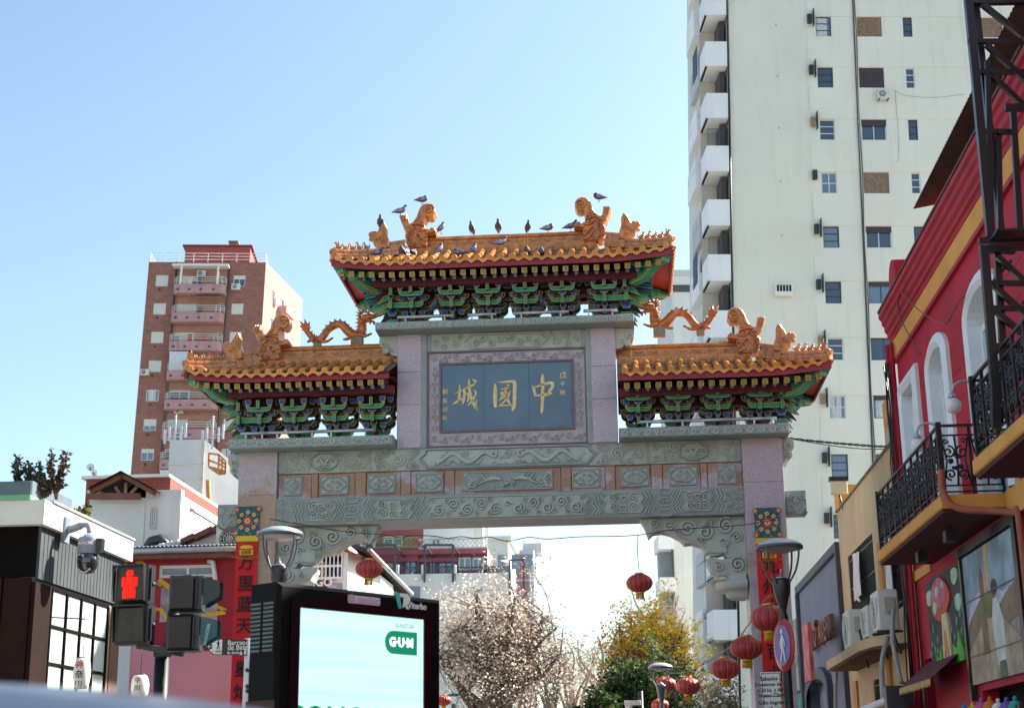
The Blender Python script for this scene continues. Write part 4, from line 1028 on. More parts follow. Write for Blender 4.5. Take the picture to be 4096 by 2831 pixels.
# floor bands standing a little proud, one per storey
for k in range(-2, 13):
    zt = 38.06-PIT*k
    MB().box(3.95, 17.0, -.03, -.002, zt, zt+PIT-1.13).build('spandrel_panel', cream, tower_w, wf.M)
sty = {0: [(fr_dark,gl_mid,1,3,0,None),(fr_dark,gl_dark,1,3,0,None),(fr_white,gl_dark,1,3,0,None),(fr_white,gl_mid,2,2,0,None)], }
for r, c, k in W:
    if c == 0:
        j = k % 4; fm_, gm_, cc, rr_ = ((fr_dark,gl_mid,1,3),(fr_dark,gl_dark,1,3),(fr_white,gl_dark,1,3),(fr_white,gl_mid,2,2))[j]
        window(wf, tower_w, r, fm_, gm_, cc, rr_, curtain=(k in (0, 7)), dep=.06)
    elif c == 1:
        sh, sm_ = {0:(1,shut_b),1:(1,shut_d),2:(.3,shut_d),3:(1,shut_b),4:(.28,shut_d)}.get(k, (.2*(k % 2), shut_d))
        window(wf, tower_w, r, fr_white if k in (2,4) else fr_dark, gl_mid if k % 2 else gl_dark, 2, 1, sh, sm_, curtain=(k == 7), dep=.07)
    elif c == 2: window(wf, tower_w, r, fr_white if k in (1,3) else fr_dark, gl_dark, 1, 3, dep=.06)
    else: window(wf, tower_w, r, fr_dark, gl_dark, 2, 1, 1 if k == 0 else .4, shut_b, dep=.07)
# flue boxes and fins beside the first window column
for k in range(-1, 11):
    zt = 38.04-PIT*k; m_ = dgrey if k not in (2, 6, 7) else mat('rusty_grille', '#a08a72', .8, .2, 9)
    e = MB().bbox(3.98, 4.2, -.2, 0, zt-.42, zt+.06, .015); 
    for j in range(5): e.box(3.99, 4.19, -.215, -.2, zt-.40+j*.09, zt-.36+j*.09)
    e.build('flue_box', m_, tower_w, wf.M)
    if k != 3: MB().box(4.26, 4.285, -.35, -.035, zt-.6, zt+.32).build('fin', dgrey, tower_w, wf.M)
# drain pipes and cables
MB().tube([(-.06,-.1,0),(-.06,-.1,46)], .055, 8).build('drain_pipe', black_m, tower_w, wf.M)
MB().tube([(6.35,-.07,0),(6.35,-.07,46)], .04, 6).build('drain_pipe', dgrey, tower_w, wf.M)
MB().tube([(6.43+.03*sin(z*.9),-.06,z) for z in range(0,47,1)], .02, 5).build('cable', black_m, tower_w, wf.M)
for pts in ([(0,735),(470,738)], [(1640,640),(1700,670),(1800,688),(1950,692),(2150,668)], [(1650,640),(1658,760),(1670,900),(1675,1100),(1665,1150)]):
    q = [wf.uv(2650+x/1.773, y/1.773, -.07) for x, y in pts if x > 470]
    if len(q) > 2: MB().tube([(p.x,-.07,p.z) for p in smoothpts(q, 4)], .007, 4).build('cable', dgrey, tower_w, wf.M)
for k in range(-1, 8): MB().box(2.34, 2.46, -.03, 0, 37.5-PIT*k, 37.62-PIT*k).build('vent_cap', mat('vent_plaster', '#c9c6b8', .8, .1, 4), tower_w, wf.M)
# balcony stack on the corner, and the side elevation beyond it
mb = MB(); bw = -1.20
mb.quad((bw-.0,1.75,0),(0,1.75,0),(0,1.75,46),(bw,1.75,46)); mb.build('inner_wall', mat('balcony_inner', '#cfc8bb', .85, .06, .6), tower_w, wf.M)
for k in range(-3, 12):
    zt = 36.56-PIT*k; b = MB()
    b.box(bw, -.12, -.12, -.02, zt-1.33, zt); b.box(bw, bw+.1, -.02, 1.7, zt-1.33, zt); b.box(bw, -.12, -.02, 1.74, zt-1.33, zt-1.18)
    q = b.build('balcony', cream2, tower_w, wf.M)
    MB().box(-.42, -.14, .5, 1.74, zt+.02, zt+1.42).build('balcony_door', mat('dark_shutter_door', '#4a4448', .6, .1, 4), q, wf.M)
    if k in (2, 4, 9): rail(wf, q, [(bw+.05, -.07, zt), (-.14, -.07, zt)], .9, 1, dgrey, 1, .012, 18)
    # rows of balconies on the side elevation seen edge on
    for j in range(1):
        y0 = 2.0+j*2.6; sb = MB(); dx = .03+.1*((k+j) % 3)
        sb.box(bw-dx-.0, bw+.2, y0, y0+2.6, zt-1.33, zt-.35 if (k+j) % 2 else zt-.2); sb.box(bw-dx, bw-dx+.05, y0+.1, y0+2.5, zt-.3, zt+.25)
        s_ = sb.build('side_balcony', cream2 if (k+j) % 3 else mat('grey_balcony', '#b9bcc0', .8, .08, 1), tower_w, wf.M)
        if (k*3+j) % 4 == 0: MB().box(bw-dx-.03, bw-dx, y0+.3, y0+1.6, zt-.6, zt+1.0).build('awning_blind', mat('blue_blind', '#41526f', .8, .1, 2), s_, wf.M)
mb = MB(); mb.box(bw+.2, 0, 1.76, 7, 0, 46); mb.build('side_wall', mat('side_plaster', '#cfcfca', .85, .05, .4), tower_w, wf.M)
q = wf.uv(2650+1570/1.773, 700/1.773, -.3)
ac_unit('air_conditioner', wf.M @ T(q.x, -.36, q.z), 'white split unit hanging below a shuttered window of the cream tower', w=.62, h=.5)
# window unit on the blank bay
q = wf.uv(2650+773*.6265, 850+500*.6265, -.2); e = MB().bbox(q.x-.42, q.x+.42, -.38, .0, q.z-.24, q.z+.28, .02)
c = tag(ob('window_air_conditioner', None, None, None, wf.M @ T(q.x, 0, q.z)), 'white box air conditioner with dark louvres on the blank tower wall', 'air conditioner')
for i in range(5):
    pass
MB().bbox(q.x-.42, q.x+.42, -.38, -.01, q.z-.26, q.z+.28, .02).build('casing', white_pt, c, wf.M)
for i in range(5): MB().box(q.x-.36+i*.147, q.x-.25+i*.147, -.388, -.379, q.z-.08, q.z+.24).build('louvre', black_m, c, wf.M)

# pale building between the gate and the tower
lf = Fac((P(2690,1110,78).x, 78), WA); b = thing('pale_building', (10, 80, 0), 'pale grey building with dark band wedged left of the cream tower', 'building')
r = lf.rect(2682, 1102, 2830, 1340); a0 = lf.uv(2688,1140); a1 = lf.uv(2688,1168)
MB().box(r[0], r[0]+6, 0, 8, 0, r[3]).build('wall', mat('pale_grey_plaster', '#c9ced2', .85, .06, .4, streak=.3), b, lf.M)
MB().box(r[0]-.1, r[0]+6, -.1, 8, r[3]-.02, r[3]+.4).build('coping', mat('pale_coping', '#b8bec4', .8, .06, .5), b, lf.M)
MB().box(r[0]+.1, r[0]+6, -.04, 0, a1.z, a0.z).build('window_band', fr_dark, b, lf.M)
r2 = lf.rect(2690, 1248, 2790, 1256); MB().box(r[0]-.06, r[0]+6, -.12, 0, r2[2], r2[3]).build('ledge', white_pl, b, lf.M)

# ================================================================== brown brick tower, left
bf = Fac((-43.567, 110), R(7.25), .029, 42); BP = 2.873
tower_b = thing('brick_tower', (-38, 116, 0), 'brown brick apartment tower with pink curved balconies behind the left roof', 'building')
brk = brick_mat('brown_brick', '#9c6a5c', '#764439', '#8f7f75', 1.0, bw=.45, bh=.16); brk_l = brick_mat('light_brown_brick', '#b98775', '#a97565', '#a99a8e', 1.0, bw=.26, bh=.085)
pink = mat('pink_balcony_plaster', '#b58e8e', .8, .1, .8, streak=.7, streakcol='#8f6a6a')
H = []; cw = []
for k in range(0, 16):
    zt = 48.75-BP*k
    H += [(.80, 2.0, zt-1.14, zt), (8.30, 9.46, zt-1.14, zt)]
wall_mb(0, 2.72, 0, 50.1, [h for h in H if h[0] < 2.7], .15).build('wall', brk, tower_b, bf.M)
wall_mb(7.86, 11.36, 0, 50.1, [h for h in H if h[0] > 7.8], .15).build('wall', brk, tower_b, bf.M)
ch = []
for k in range(16):
    zt = 48.75-BP*k; ch += [(2.98, 4.9, zt-1.9, zt), (7.0, 7.55, zt-.55, zt)]
wall_mb(2.72, 7.86, 0, 50.1, ch, .15).build('wall', brk_l, tower_b, bf.M @ T(0, .12, 0))
for x in (2.74, 7.84): MB().tube([(x,-.08,0),(x,-.08,50.1)], .08, 7).build('drain_pipe', fr_dark, tower_b, bf.M)
mb = MB(); mb.quad((0,0,0),(0,12,0),(0,12,50.1),(0,0,50.1)); mb.quad((0,12,0),(11.36,12,0),(11.36,12,50.1),(0,12,50.1)); mb.quad((0,0,50.1),(11.36,0,50.1),(11.36,12,50.1),(0,12,50.1))
mb.build('rear_walls', brk, tower_b, bf.M)
for k in range(16):
    zt = 48.75-BP*k
    window(bf, tower_b, (.80,2.0,zt-1.14,zt), fr_white, gl_mid, 2, 1, (1,1,1,1,0,.6,.35)[k % 7], shut_w, .08, .08, .16, curtain=(k == 4))
    window(bf, tower_b, (8.30,9.46,zt-1.14,zt), fr_white, gl_dark, 2, 1, (.35,.95,1,1,1,.0,0)[k % 7], shut_w, .08, .08, .16, curtain=(k in (5, 6)))
    f2 = Fac(bf.p, bf.ang); f2.M = bf.M @ T(0, .12, 0)
    window(f2, tower_b, (2.98,4.9,zt-1.9,zt), fr_white, gl_dark, 2, 1, (.3,.5,.9,.3,.1,1,.1)[k % 7], shut_w, .08, .07, .16)
    window(f2, tower_b, (7.0,7.55,zt-.55,zt), fr_white, gl_dark, 1, 1, 0, None, .08, .07)
    # balcony: slab and curved pink parapet, pale rails
    zp = 47.5-BP*k; pl = [(2.86,0),(2.72,-.5),(2.75,-.82),(3.0,-1.05),(3.4,-1.12),(7.0,-1.12),(7.4,-1.05),(7.66,-.85),(7.72,-.5),(7.72,0)]
    bal = MB().prism(pl, zp-.9, zp, axes='xy').build('balcony', pink, tower_b, bf.M)
    rr = [(x, y, zp) for x, y in pl]
    mb = MB()
    for z in (.28, .5, .72): mb.tube([(x, y+.04, zp+z) for x, y in pl], .03, 5)
    for i in (1, 3, 5, 6, 8): x, y = pl[i]; mb.bar((x,y+.04,zp), (x,y+.04,zp+.72), .05)
    mb.bar((5.0,-1.08,zp),(5.0,-1.08,zp+.72), .05)
    mb.build('railing', mat('pale_rail', '#d9d5cc', .5, .06, 3), bal, bf.M)
    for x in (3.2, 4.3, 5.4, 6.6): MB().box(x-.12, x+.12, -1.15, -1.0, zp-.62, zp-.45).build('planter_hole', fr_dark, bal, bf.M)
    if k in (0, 1, 2, 3, 4, 5, 6, 7): MB().tube([(1.25,-.05,zt-1.5),(1.25,.05,zt-1.5)], .11, 8).build('vent', fr_dark, tower_b, bf.M)
rb_ = random.Random(12)
for k in range(12):
    zp = 47.5-BP*k
    for j in range(rb_.randrange(0, 4)):
        x = rb_.uniform(3.2, 7.2); cc = rb_.choice(('#c9c4bc','#7a8a9a','#b04a4a','#5a6b4a','#d8d2c0','#3c4660'))
        MB().box(x-.2, x+.25, -1.02, -.98, zp+.05, zp+rb_.uniform(.45,.75)).build('laundry', mat('laundry_'+cc[1:], cc, .9, .15, 4), tower_b, bf.M)
    if k in (3, 7, 9): MB().box(2.9, 4.6, -1.0, -.94, zp+.0, zp+1.75).build('balcony_screen', mat('balcony_screen_glass', '#c5cdd2', .3, .08, 2), tower_b, bf.M); MB().box(2.86, 4.64, -1.04, -.2, zp+1.75, zp+1.85).build('balcony_roof', white_pt, tower_b, bf.M)
    if k in (1, 4, 8): MB().add([(4.9,-.15,zp+1.9),(7.4,-.15,zp+1.9),(7.4,-1.3,zp+1.45),(4.9,-1.3,zp+1.45)], [(0,1,2,3)]).build('awning', mat('striped_awning', '#c8bfae', .85, .25, 9), tower_b, bf.M)
# side elevation, sunlit
sf = Fac(bf.M @ Vector((11.36, 0, 0)), R(7.25+78), .0); sh = []
sf.M = bf.M @ T(11.36, 0, 0) @ RZ(R(78))
for k in range(16): zt = 48.5-BP*k; sh += [(2.2,3.2,zt-1.4,zt),(5.0,6.2,zt-1.4,zt),(9,10,zt-1.4,zt)]
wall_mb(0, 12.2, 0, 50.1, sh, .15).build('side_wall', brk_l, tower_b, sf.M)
for h in sh:
    window(sf, tower_b, h, fr_white, gl_dark, 2, 1, .3, shut_w, .08, .09, .2)
for k in range(8):
    zt = 47.0-BP*k; MB().box(4.4, 7.2, -.9, 0, zt-.7, zt).build('side_balcony', pink, tower_b, sf.M); MB().box(2.9, 3.5, -.35, 0, zt-.3, zt+.4).build('ac_box', white_pt, tower_b, sf.M)
# roof: penthouse, chimney, railing, pergola
pen = MB().box(2.97, 9.4, 2.5, 8.5, 50.1, 52.6).build('penthouse', mat('red_penthouse', '#a2504c', .8, .08, .6), tower_b, bf.M)
MB().box(2.7, 9.6, 2.3, 8.7, 52.6, 52.75).build('penthouse_roof', mat('red_penthouse_roof', '#7c3a36', .8, .08, .6), pen, bf.M)
q = MB().box(7.1, 7.8, 4, 4.8, 52.75, 53.6); q.box(6.95, 7.95, 3.85, 4.95, 53.6, 53.75); q.build('chimney', mat('grey_chimney', '#8d8a86', .8, .1, 2), pen, bf.M)
rail(bf, tower_b, [(.1,.1,50.1),(11.26,.1,50.1)], .95, 8, white_pt, 3, .025); rail(bf, tower_b, [(.1,.1,50.1),(.1,11.5,50.1)], .95, 6, white_pt, 3, .02)
rail(bf, tower_b, [(11.26,.1,50.1),(10.8,11.5,50.1)], .95, 8, white_pt, 3, .02)
mb = MB(); mb.box(2.5, 7.9, -1.2, -.1, 49.35, 49.52); mb.box(3.32, 3.5, -1.15, -1.0, 47.5, 49.35); mb.box(6.85, 7.03, -1.15, -1.0, 47.5, 49.35); mb.build('pergola', white_pt, tower_b, bf.M)
for i, (u_, z_, lab) in enumerate(((5.2, 48.55, 'small split unit on the wall of the top brick balcony'), (8.62, 47.2, 'split unit under the top right window of the brick tower'), (.55, 38.6, 'split unit beside a left window of the brick tower'), (4.05, 34.85, 'split unit above a lower balcony door of the brick tower'))):
    ac_unit('air_conditioner', bf.M @ T(u_, -.35, z_), lab, w=.85, h=.6)
# ================================================================== left: low buildings between the corner and the gate
# corner restaurant with white parapet
cf = Fac((-5.15, 0), R(90)); ff = Fac((-5.15, -8.17), 0)
rest = thing('corner_restaurant', (-7, -6.5, 0), 'dark clad corner restaurant with white parapet and paper-screen windows', 'building')
par_w = mat('white_parapet_plaster', '#d2d2cb', .8, .05, 1.5, streak=.35, streakcol='#b3b1a6')
clad = mat('grey_ribbed_cladding', '#4c5155', .7, .1, 3, spec=.2); dwood = mat('dark_brown_wood', '#24120d', .75, .2, 4, bump=.2, bscale=20, spec=.15)
blackw = mat('black_timber', '#0c0807', .8, .15, 4, spec=.1)
mb = MB(); mb.box(-13, -5.02, -8.3, -8.05, 4.42, 4.72); mb.box(-5.27, -5.02, -8.05, -4.9, 4.42, 4.72); mb.box(-13, -5.27, -8.05, -4.9, 4.42, 4.50)
mb.build('parapet', par_w, rest)
MB().box(-13, -5.2, -8.33, -8.05, 4.72, 4.78).build('green_flashing', mat('green_flashing', '#6fae7c', .6, .1, 3), rest)
MB().box(-5.3, -5.0, -8.05, -4.88, 4.722, 4.752).build('coping', mat('grey_coping', '#a9adad', .7, .1, 3), rest)
mb = MB().box(-13, -5.16, -8.15, -4.95, 0, 2.0); mb.box(-13, -5.5, -8.0, -4.95, 2, 4.42); mb.build('core_wall', blackw, rest)
MB().box(-13, -5.14, -8.16, -8.0, 3.80, 4.42).build('timber_fascia', blackw, rest)
for k in range(22): MB().box(-12.9+k*.352, -12.57+k*.352, -8.185, -8.161, .2, 3.79).build('timber_board', dwood, rest)
mb = MB()
for k in range(26):
    y0 = -8.15+k*.1215; MB().box(-5.15, -5.10, y0+.01, y0+.113, 3.78, 4.42).build('cladding_rib', clad, rest)
MB().box(-5.3, -5.145, -8.15, -4.98, 3.74, 4.42).build('cladding_back', fr_dark, rest)
MB().box(-5.3, -5.12, -8.15, -7.62, 0, 3.74).build('corner_post', dwood, rest)
wy0, wy1, wz0, wz1 = -7.6, -5.5, 1.9, 3.72
fw_ = MB(); 
for i in range(5): y = lerp(wy0, wy1, i/4); fw_.box(-5.16, -5.11, y-.02, y+.02, wz0, wz1)
for j in range(5): z = lerp(wz0, wz1, j/4); fw_.box(-5.155, -5.115, wy0, wy1, z-.018, z+.018)
q = fw_.build('paper_screen_window', blackw, rest)
paper = mat('white_paper_screen', '#b7c4c2', .35, .05, 2)
for i in range(4):
    for j in range(4): MB().box(-5.145, -5.135, lerp(wy0,wy1,i/4)+.021, lerp(wy0,wy1,(i+1)/4)-.021, lerp(wz0,wz1,j/4)+.019, lerp(wz0,wz1,(j+1)/4)-.019).build('pane', paper, q)
MB().box(-5.4, -5.13, -5.47, -5.36, 0, 3.74).build('timber_post', mat('tan_timber', '#a08a6a', .7, .15, 5), rest); MB().box(-5.4, -5.12, -5.34, -4.98, 0, 3.74).build('side_pillar', mat('brown_render', '#6f5448', .8, .15, 3), rest)
# rooftop planters and shrubs
pz = mat('slate_planter', '#5c6674', .7, .12, 3)
for i, (x0, x1, y0, y1, lab) in enumerate(((-7.6,-6.12,-8.0,-7.5,'long slate planter box at the left edge of the restaurant roof'), (-6.08,-5.32,-8.0,-6.6,'slate planter box on the restaurant roof corner'), (-5.75,-5.32,-6.4,-5.2,'slate planter box at the far end of the restaurant roof'))):
    tag(MB().bbox(x0, x1, y0, y1, 4.5, 5.02 if i < 2 else 4.86, .015).build('planter_box', pz), lab, 'planter', 'planters on the restaurant roof')
def leafset(mb, c, r, n, sz, rr, m=0, flat=1.0):
    for _ in range(n):
        d = Vector((rr.gauss(0,1), rr.gauss(0,1), rr.gauss(0,1)*flat)); d = d.normalized()*r*rr.random()**.5; p = Vector(c)+d
        leaf(mb, p, sz*rr.uniform(.6,1.3), rr, m)
def leaf(mb, p, s, rr, m=0):
    a = Vector((rr.gauss(0,1), rr.gauss(0,1), rr.gauss(0,.6))).normalized(); b = a.orthogonal().normalized()
    b = (Matrix.Rotation(rr.uniform(0,6.3), 3, a) @ b); w = b*s*.34
    mb.add([p, p+a*s*.5+w, p+a*s, p+a*s*.5-w], [(0,1,2,3)], m)
leaf_g = mat('dark_green_leaf', '#34452f', .6, .25, 6, rnd=.1); leaf_r = mat('reddish_leaf', '#6d4038', .6, .25, 6); leaf_y = mat('yellow_green_leaf', '#b5a23c', .6, .2, 6); twig = mat('twig_bark', '#4e4038', .85, .2, 8)
def roof_shrub(base, h, lab, stems, mats, seed, lean=0.):
    rr = random.Random(seed); q = thing('shrub', base, lab, 'shrub', 'shrubs in the roof planters')
    st = MB(); lf_ = MB()
    for s_ in range(stems):
        a = rr.uniform(0, 6.3); p = Vector(base); d = Vector((cos(a)*.3+lean, sin(a)*.3, 1)).normalized(); pts = [p.copy()]; n = 7; hh = h*rr.uniform(.55, 1)
        for i in range(n):
            d = (d+Vector((rr.gauss(0,.16), rr.gauss(0,.16), .08))).normalized(); p = p+d*hh/n; pts.append(p.copy())
            if i > 0:
                for _ in range(2):
                    e = (d+Vector((rr.gauss(0,.9), rr.gauss(0,.9), rr.gauss(.2,.4)))).normalized(); l = hh*rr.uniform(.08,.2); st.tube([p, p+e*l*.5, p+e*l+Vector((0,0,.02))], [.006,.004,.002], 4)
                    for t in (.3,.5,.7,.85,1): 
                        leaf(lf_, p+e*l*t, rr.uniform(.04,.075), rr, rr.randrange(len(mats))); leaf(lf_, p+e*l*t, rr.uniform(.03,.06), rr, rr.randrange(len(mats)))
        st.tube(pts, [.014*(1-i/9)+.003 for i in range(len(pts))], 5)
    st.build('stems', twig, q); o_ = lf_.build('foliage', mats, q); return q
for (px, py, Y, h, lab, ms, st, sd) in ((60,1990,-7.75,.85,'thin upright shrub at the far left of the restaurant roof',[leaf_g],4,1),(130,1985,-7.75,.62,'small bushy plant behind the slate planter',[leaf_g],6,2),(225,1990,-7.6,1.15,'tall red-tinged shrub on the restaurant roof corner',[leaf_g,leaf_r],5,3),(175,1990,-7.7,.45,'low dark shrub left of the tall red-tinged one',[leaf_g,leaf_r],5,4),
    (335,2075,-6.2,.9,'yellow-green shrub beside the gabled house wall',[leaf_y,leaf_g],8,5),(275,2075,-6.4,.6,'reddish twiggy shrub midway along the roof edge',[leaf_r,leaf_g],6,6),(385,2120,-5.6,.42,'sunlit orange-green plant near the parapet end',[leaf_y,leaf_r],9,7),(430,2135,-5.3,.3,'short sunlit tuft by the parapet corner',[leaf_y,leaf_g],8,8)):
    q = P(px, py, Y); roof_shrub((q.x, Y, 4.5 if px > 250 else 4.85), h*.6, lab, st, ms, sd)
# dome camera on an arm
cgrey = mat('camera_grey', '#7c8794', .45, .06, 4); b0 = PX(262, 2120, -5.02)
c = thing('security_camera', b0, 'grey dome security camera on an arm fixed to the white parapet', 'camera')
MB().bbox(-.03, .03, -.09, .09, -.16, .16, .01, M=T(*b0)).build('wall_plate', cgrey, c)
arm = [b0, b0+Vector((.10,0,.02)), b0+Vector((.22,-.0,.06)), b0+Vector((.29,0,.05)), b0+Vector((.31,0,-.04))]
MB().tube(smoothpts(arm, 4), [.05]*8+[.035]*9, 8).build('arm', cgrey, c)
h0 = b0+Vector((.31,0,-.06))
q = MB().lathe([(.01,0),(.06,0),(.075,-.02),(.12,-.04),(.13,-.06),(.13,-.24),(.125,-.25),(.01,-.25)], 20, T(*h0)).build('housing', cgrey, c)
lettering('APACHE', .05, white_pt, q, T(h0.x+.01, h0.y-.132, h0.z-.13) @ FRONT)
MB().lathe([(.01,-.25),(.128,-.25),(.132,-.34),(.12,-.42),(.085,-.48),(.01,-.5)], 20, T(*h0)).build('dome', gl_blk, c)
mb = MB()
for k in range(12):
    a = pi+.55+k*.18; mb.ball((h0.x+.085*cos(a), h0.y-.105, h0.z-.40+.085*sin(a)), .007, n=5)
mb.build('led_ring', white_pt, c); MB().box(h0.x+.11, h0.x+.19, h0.y-.06, h0.y+.06, h0.z-.22, h0.z-.06).build('side_antenna', black_m, c)
# hanging paper lanterns with brush characters
paper_l = mat('lantern_white_paper', '#e4e0d8', .7, .06, 6)
def paper_lantern(p, r, h, lab, txt):
    q = thing('paper_lantern', p, lab, 'lantern', 'white paper lanterns'); pr = [(.02,-h/2)]
    pr += [(r*(.55+.45*max(0, sin(pi*(i+.2)/10.4))**.5)*(1-.03*(i % 2)), -h/2+h*i/10) for i in range(11)]+[(.02,h/2)]
    MB().lathe(pr, 16, T(*p)).build('shade', paper_l, q)
    for z in (-h/2, h/2): MB().lathe([(.02,z-.008),(r*.58,z-.008),(r*.58,z+.012),(.02,z+.012)], 14, T(*p)).build('rim', black_m, q)
    MB().tube([p+Vector((0,0,h/2)), p+Vector((0,0,h/2+.45))], .004, 4).build('cord', black_m, q)
    for i, ch in enumerate(txt): lettering(ch, h*.3, mat('ink_black', '#1c1a1c', .6, .05, 5) if i else mat('ink_red', '#9c2f30', .6, .05, 5), q, T(p.x, p.y-r-.004, p.z+h*(.25-.33*i)) @ FRONT)
p = P(328, 2690, -8.6); paper_lantern(p, .10, .34, 'white paper lantern with characters before the paper-screen window', '神奈川')
MB().tube([p+Vector((0,0,.62)), p+Vector((-.55,.3,.68))], .008, 4).build('bracket_rod', black_m, rest)
p = P(560, 2745, -6.0); paper_lantern(p, .12, .3, 'white paper lantern hanging in front of the pink wall', '中川')

# gabled white house
gy = 3.0; house_g = thing('gabled_house', (P(480,2200,gy).x, gy+2, 0), 'small white house with brown timber gable truss left of the gate', 'house')
def Z6(x, y, Y): return P(x*.4157, 1780+y*.4157, Y)
stucco = mat('white_stucco', '#dfe3e3', .85, .04, 1.2, streak=.25, streakcol='#bcc0bd'); bwood = mat('brown_timber', '#7b4c38', .65, .18, 5, bump=.2, bscale=18); pwood = mat('pale_timber', '#a08a74', .75, .15, 5)
a, b_ = Z6(862,500,gy), Z6(1400,500,gy); top = Z6(1100,512,gy).z
mb = MB(); mb.box(a.x, b_.x, gy, gy+.2, 0, top); mb.box(a.x, b_.x, gy+.2, gy+4, 0, top-.3); mb.build('wall', stucco, house_g)
e = Z6(1400,432,gy).z; s1 = Z6(1535,490,gy+1.0)
sw = MB(); sw.box(b_.x, b_.x+.72, gy+.02, gy+.22, 0, e); sw.box(b_.x+.5, b_.x+.72, gy+.22, gy+4, 0, e-.1); sw.build('side_wall', stucco, house_g)
MB().box(a.x-.05, a.x+.22, gy-.02, gy+.2, top+.001, Z6(880,436,gy).z).build('corner_pier', stucco, house_g)
w0, w1 = Z6(1448,600,gy), Z6(1492,800,gy); wn = MB().box(w0.x, w1.x, gy+.0, gy+.03, w1.z, w0.z)
wn = wn.build('window', gl_mid, house_g)
mb = MB()
for k in range(7): z = lerp(w1.z, w0.z, k/6); mb.bar((w0.x,gy-.02,z),(w1.x,gy-.02,z), .02)
for k in range(4): x = lerp(w0.x, w1.x, k/3); mb.bar((x,gy-.02,w1.z),(x,gy-.02,w0.z), .02)
mb.build('grille', white_pt, wn)
ap, le, re = Z6(1215,312,gy), Z6(905,472,gy), Z6(1540,492,gy)
for p0, p1 in ((le, ap), (ap, re)): MB().bar(p0+Vector((0,-.2,0)), p1+Vector((0,-.2,0)), .1, .09).build('barge_board', bwood, house_g)
mb = MB(); 
for p0, p1 in ((le, ap), (ap, re)):
    d = Vector((0,0,.05)); mb.add([p0+d+Vector((0,-.35,0)), p1+d+Vector((0,-.35,0)), p1+d+Vector((0,4,0)), p0+d+Vector((0,4,0))], [(0,1,2,3)]); mb.add([p0+d*1.5+Vector((0,-.35,0)), p1+d*1.5+Vector((0,-.35,0)), p1+d*1.5+Vector((0,4,0)), p0+d*1.5+Vector((0,4,0))], [(0,1,2,3)])
mb.build('roof', mat('dark_roof_tile', '#4a3434', .7, .2, 6), house_g)
t0, t1 = Z6(868,510,gy), Z6(1385,510,gy); MB().bar(t0+Vector((0,-.22,0)), t1+Vector((0,-.22,0)), .1, .11).build('tie_beam', bwood, house_g)
for q0, q1 in (((1215,360),(1210,480)),((1110,400),(1165,485)),((1320,400),(1240,485))):
    MB().bar(Z6(*q0,gy), Z6(*q1,gy), .06, .06).build('strut', pwood, house_g)
MB().add([le+Vector((0,.6,-.1)), re+Vector((0,.6,-.1)), ap+Vector((0,.6,0))], [(0,1,2)]).build('gable_back', blackw, house_g)
# lean-to canopy beside it
ly = 4.2; lt = thing('timber_canopy', (P(740,2150,ly).x, ly, 0), 'sloping dark timber canopy on a brown post beside the gabled house', 'canopy')
c0, c1 = Z6(1545,480,ly), Z6(1890,668,ly); mb = MB()
for dy in (-.3, .5, 1.3, 2.1): MB().bar(c0+Vector((0,dy,-.08)), c1+Vector((0,dy,-.08)), .08, .14).build('rafter', bwood, lt)
mb.add([c0+Vector((-.05,-.45,.02)), c1+Vector((.05,-.45,.02)), c1+Vector((.05,2.3,.02)), c0+Vector((-.05,2.3,.02))], [(0,1,2,3)]); mb.build('roof_sheet', mat('dark_sheet', '#3c3236', .6, .15, 4), lt)
MB().tube([c0+Vector((-.05,-.5,0)), c1+Vector((.1,-.5,0))], .05, 8).build('gutter', mat('zinc_gutter', '#aeb4ba', .45, .1, 4, metal=.4), lt)
p0 = Z6(1790,690,ly); MB().box(p0.x-.09, p0.x+.09, ly-.3, ly-.12, 0, p0.z+.1).build('post', bwood, lt)
p0, p1 = Z6(1530,690,ly), Z6(1800,690,ly); MB().bar(p0+Vector((0,.3,0)), p1+Vector((0,.3,0)), .12).build('beam', blackw, lt)
p0, p1 = Z6(1545,840,ly), Z6(1690,630,ly); MB().bar(p0, p1, .05).build('brace', mat('dull_red_steel', '#8d3d3c', .6, .1, 4), lt)
mb = MB(); q0, q1 = Z6(1600,860,ly), Z6(1725,960,ly)
for k in range(6): mb.bar((lerp(q0.x,q1.x,k/5),ly,q1.z),(lerp(q0.x,q1.x,k/5)+.1,ly,q0.z), .02)
mb.bar((q0.x,ly,q0.z),(q1.x,ly,q0.z), .03); mb.build('stair_rail', fr_dark, lt)
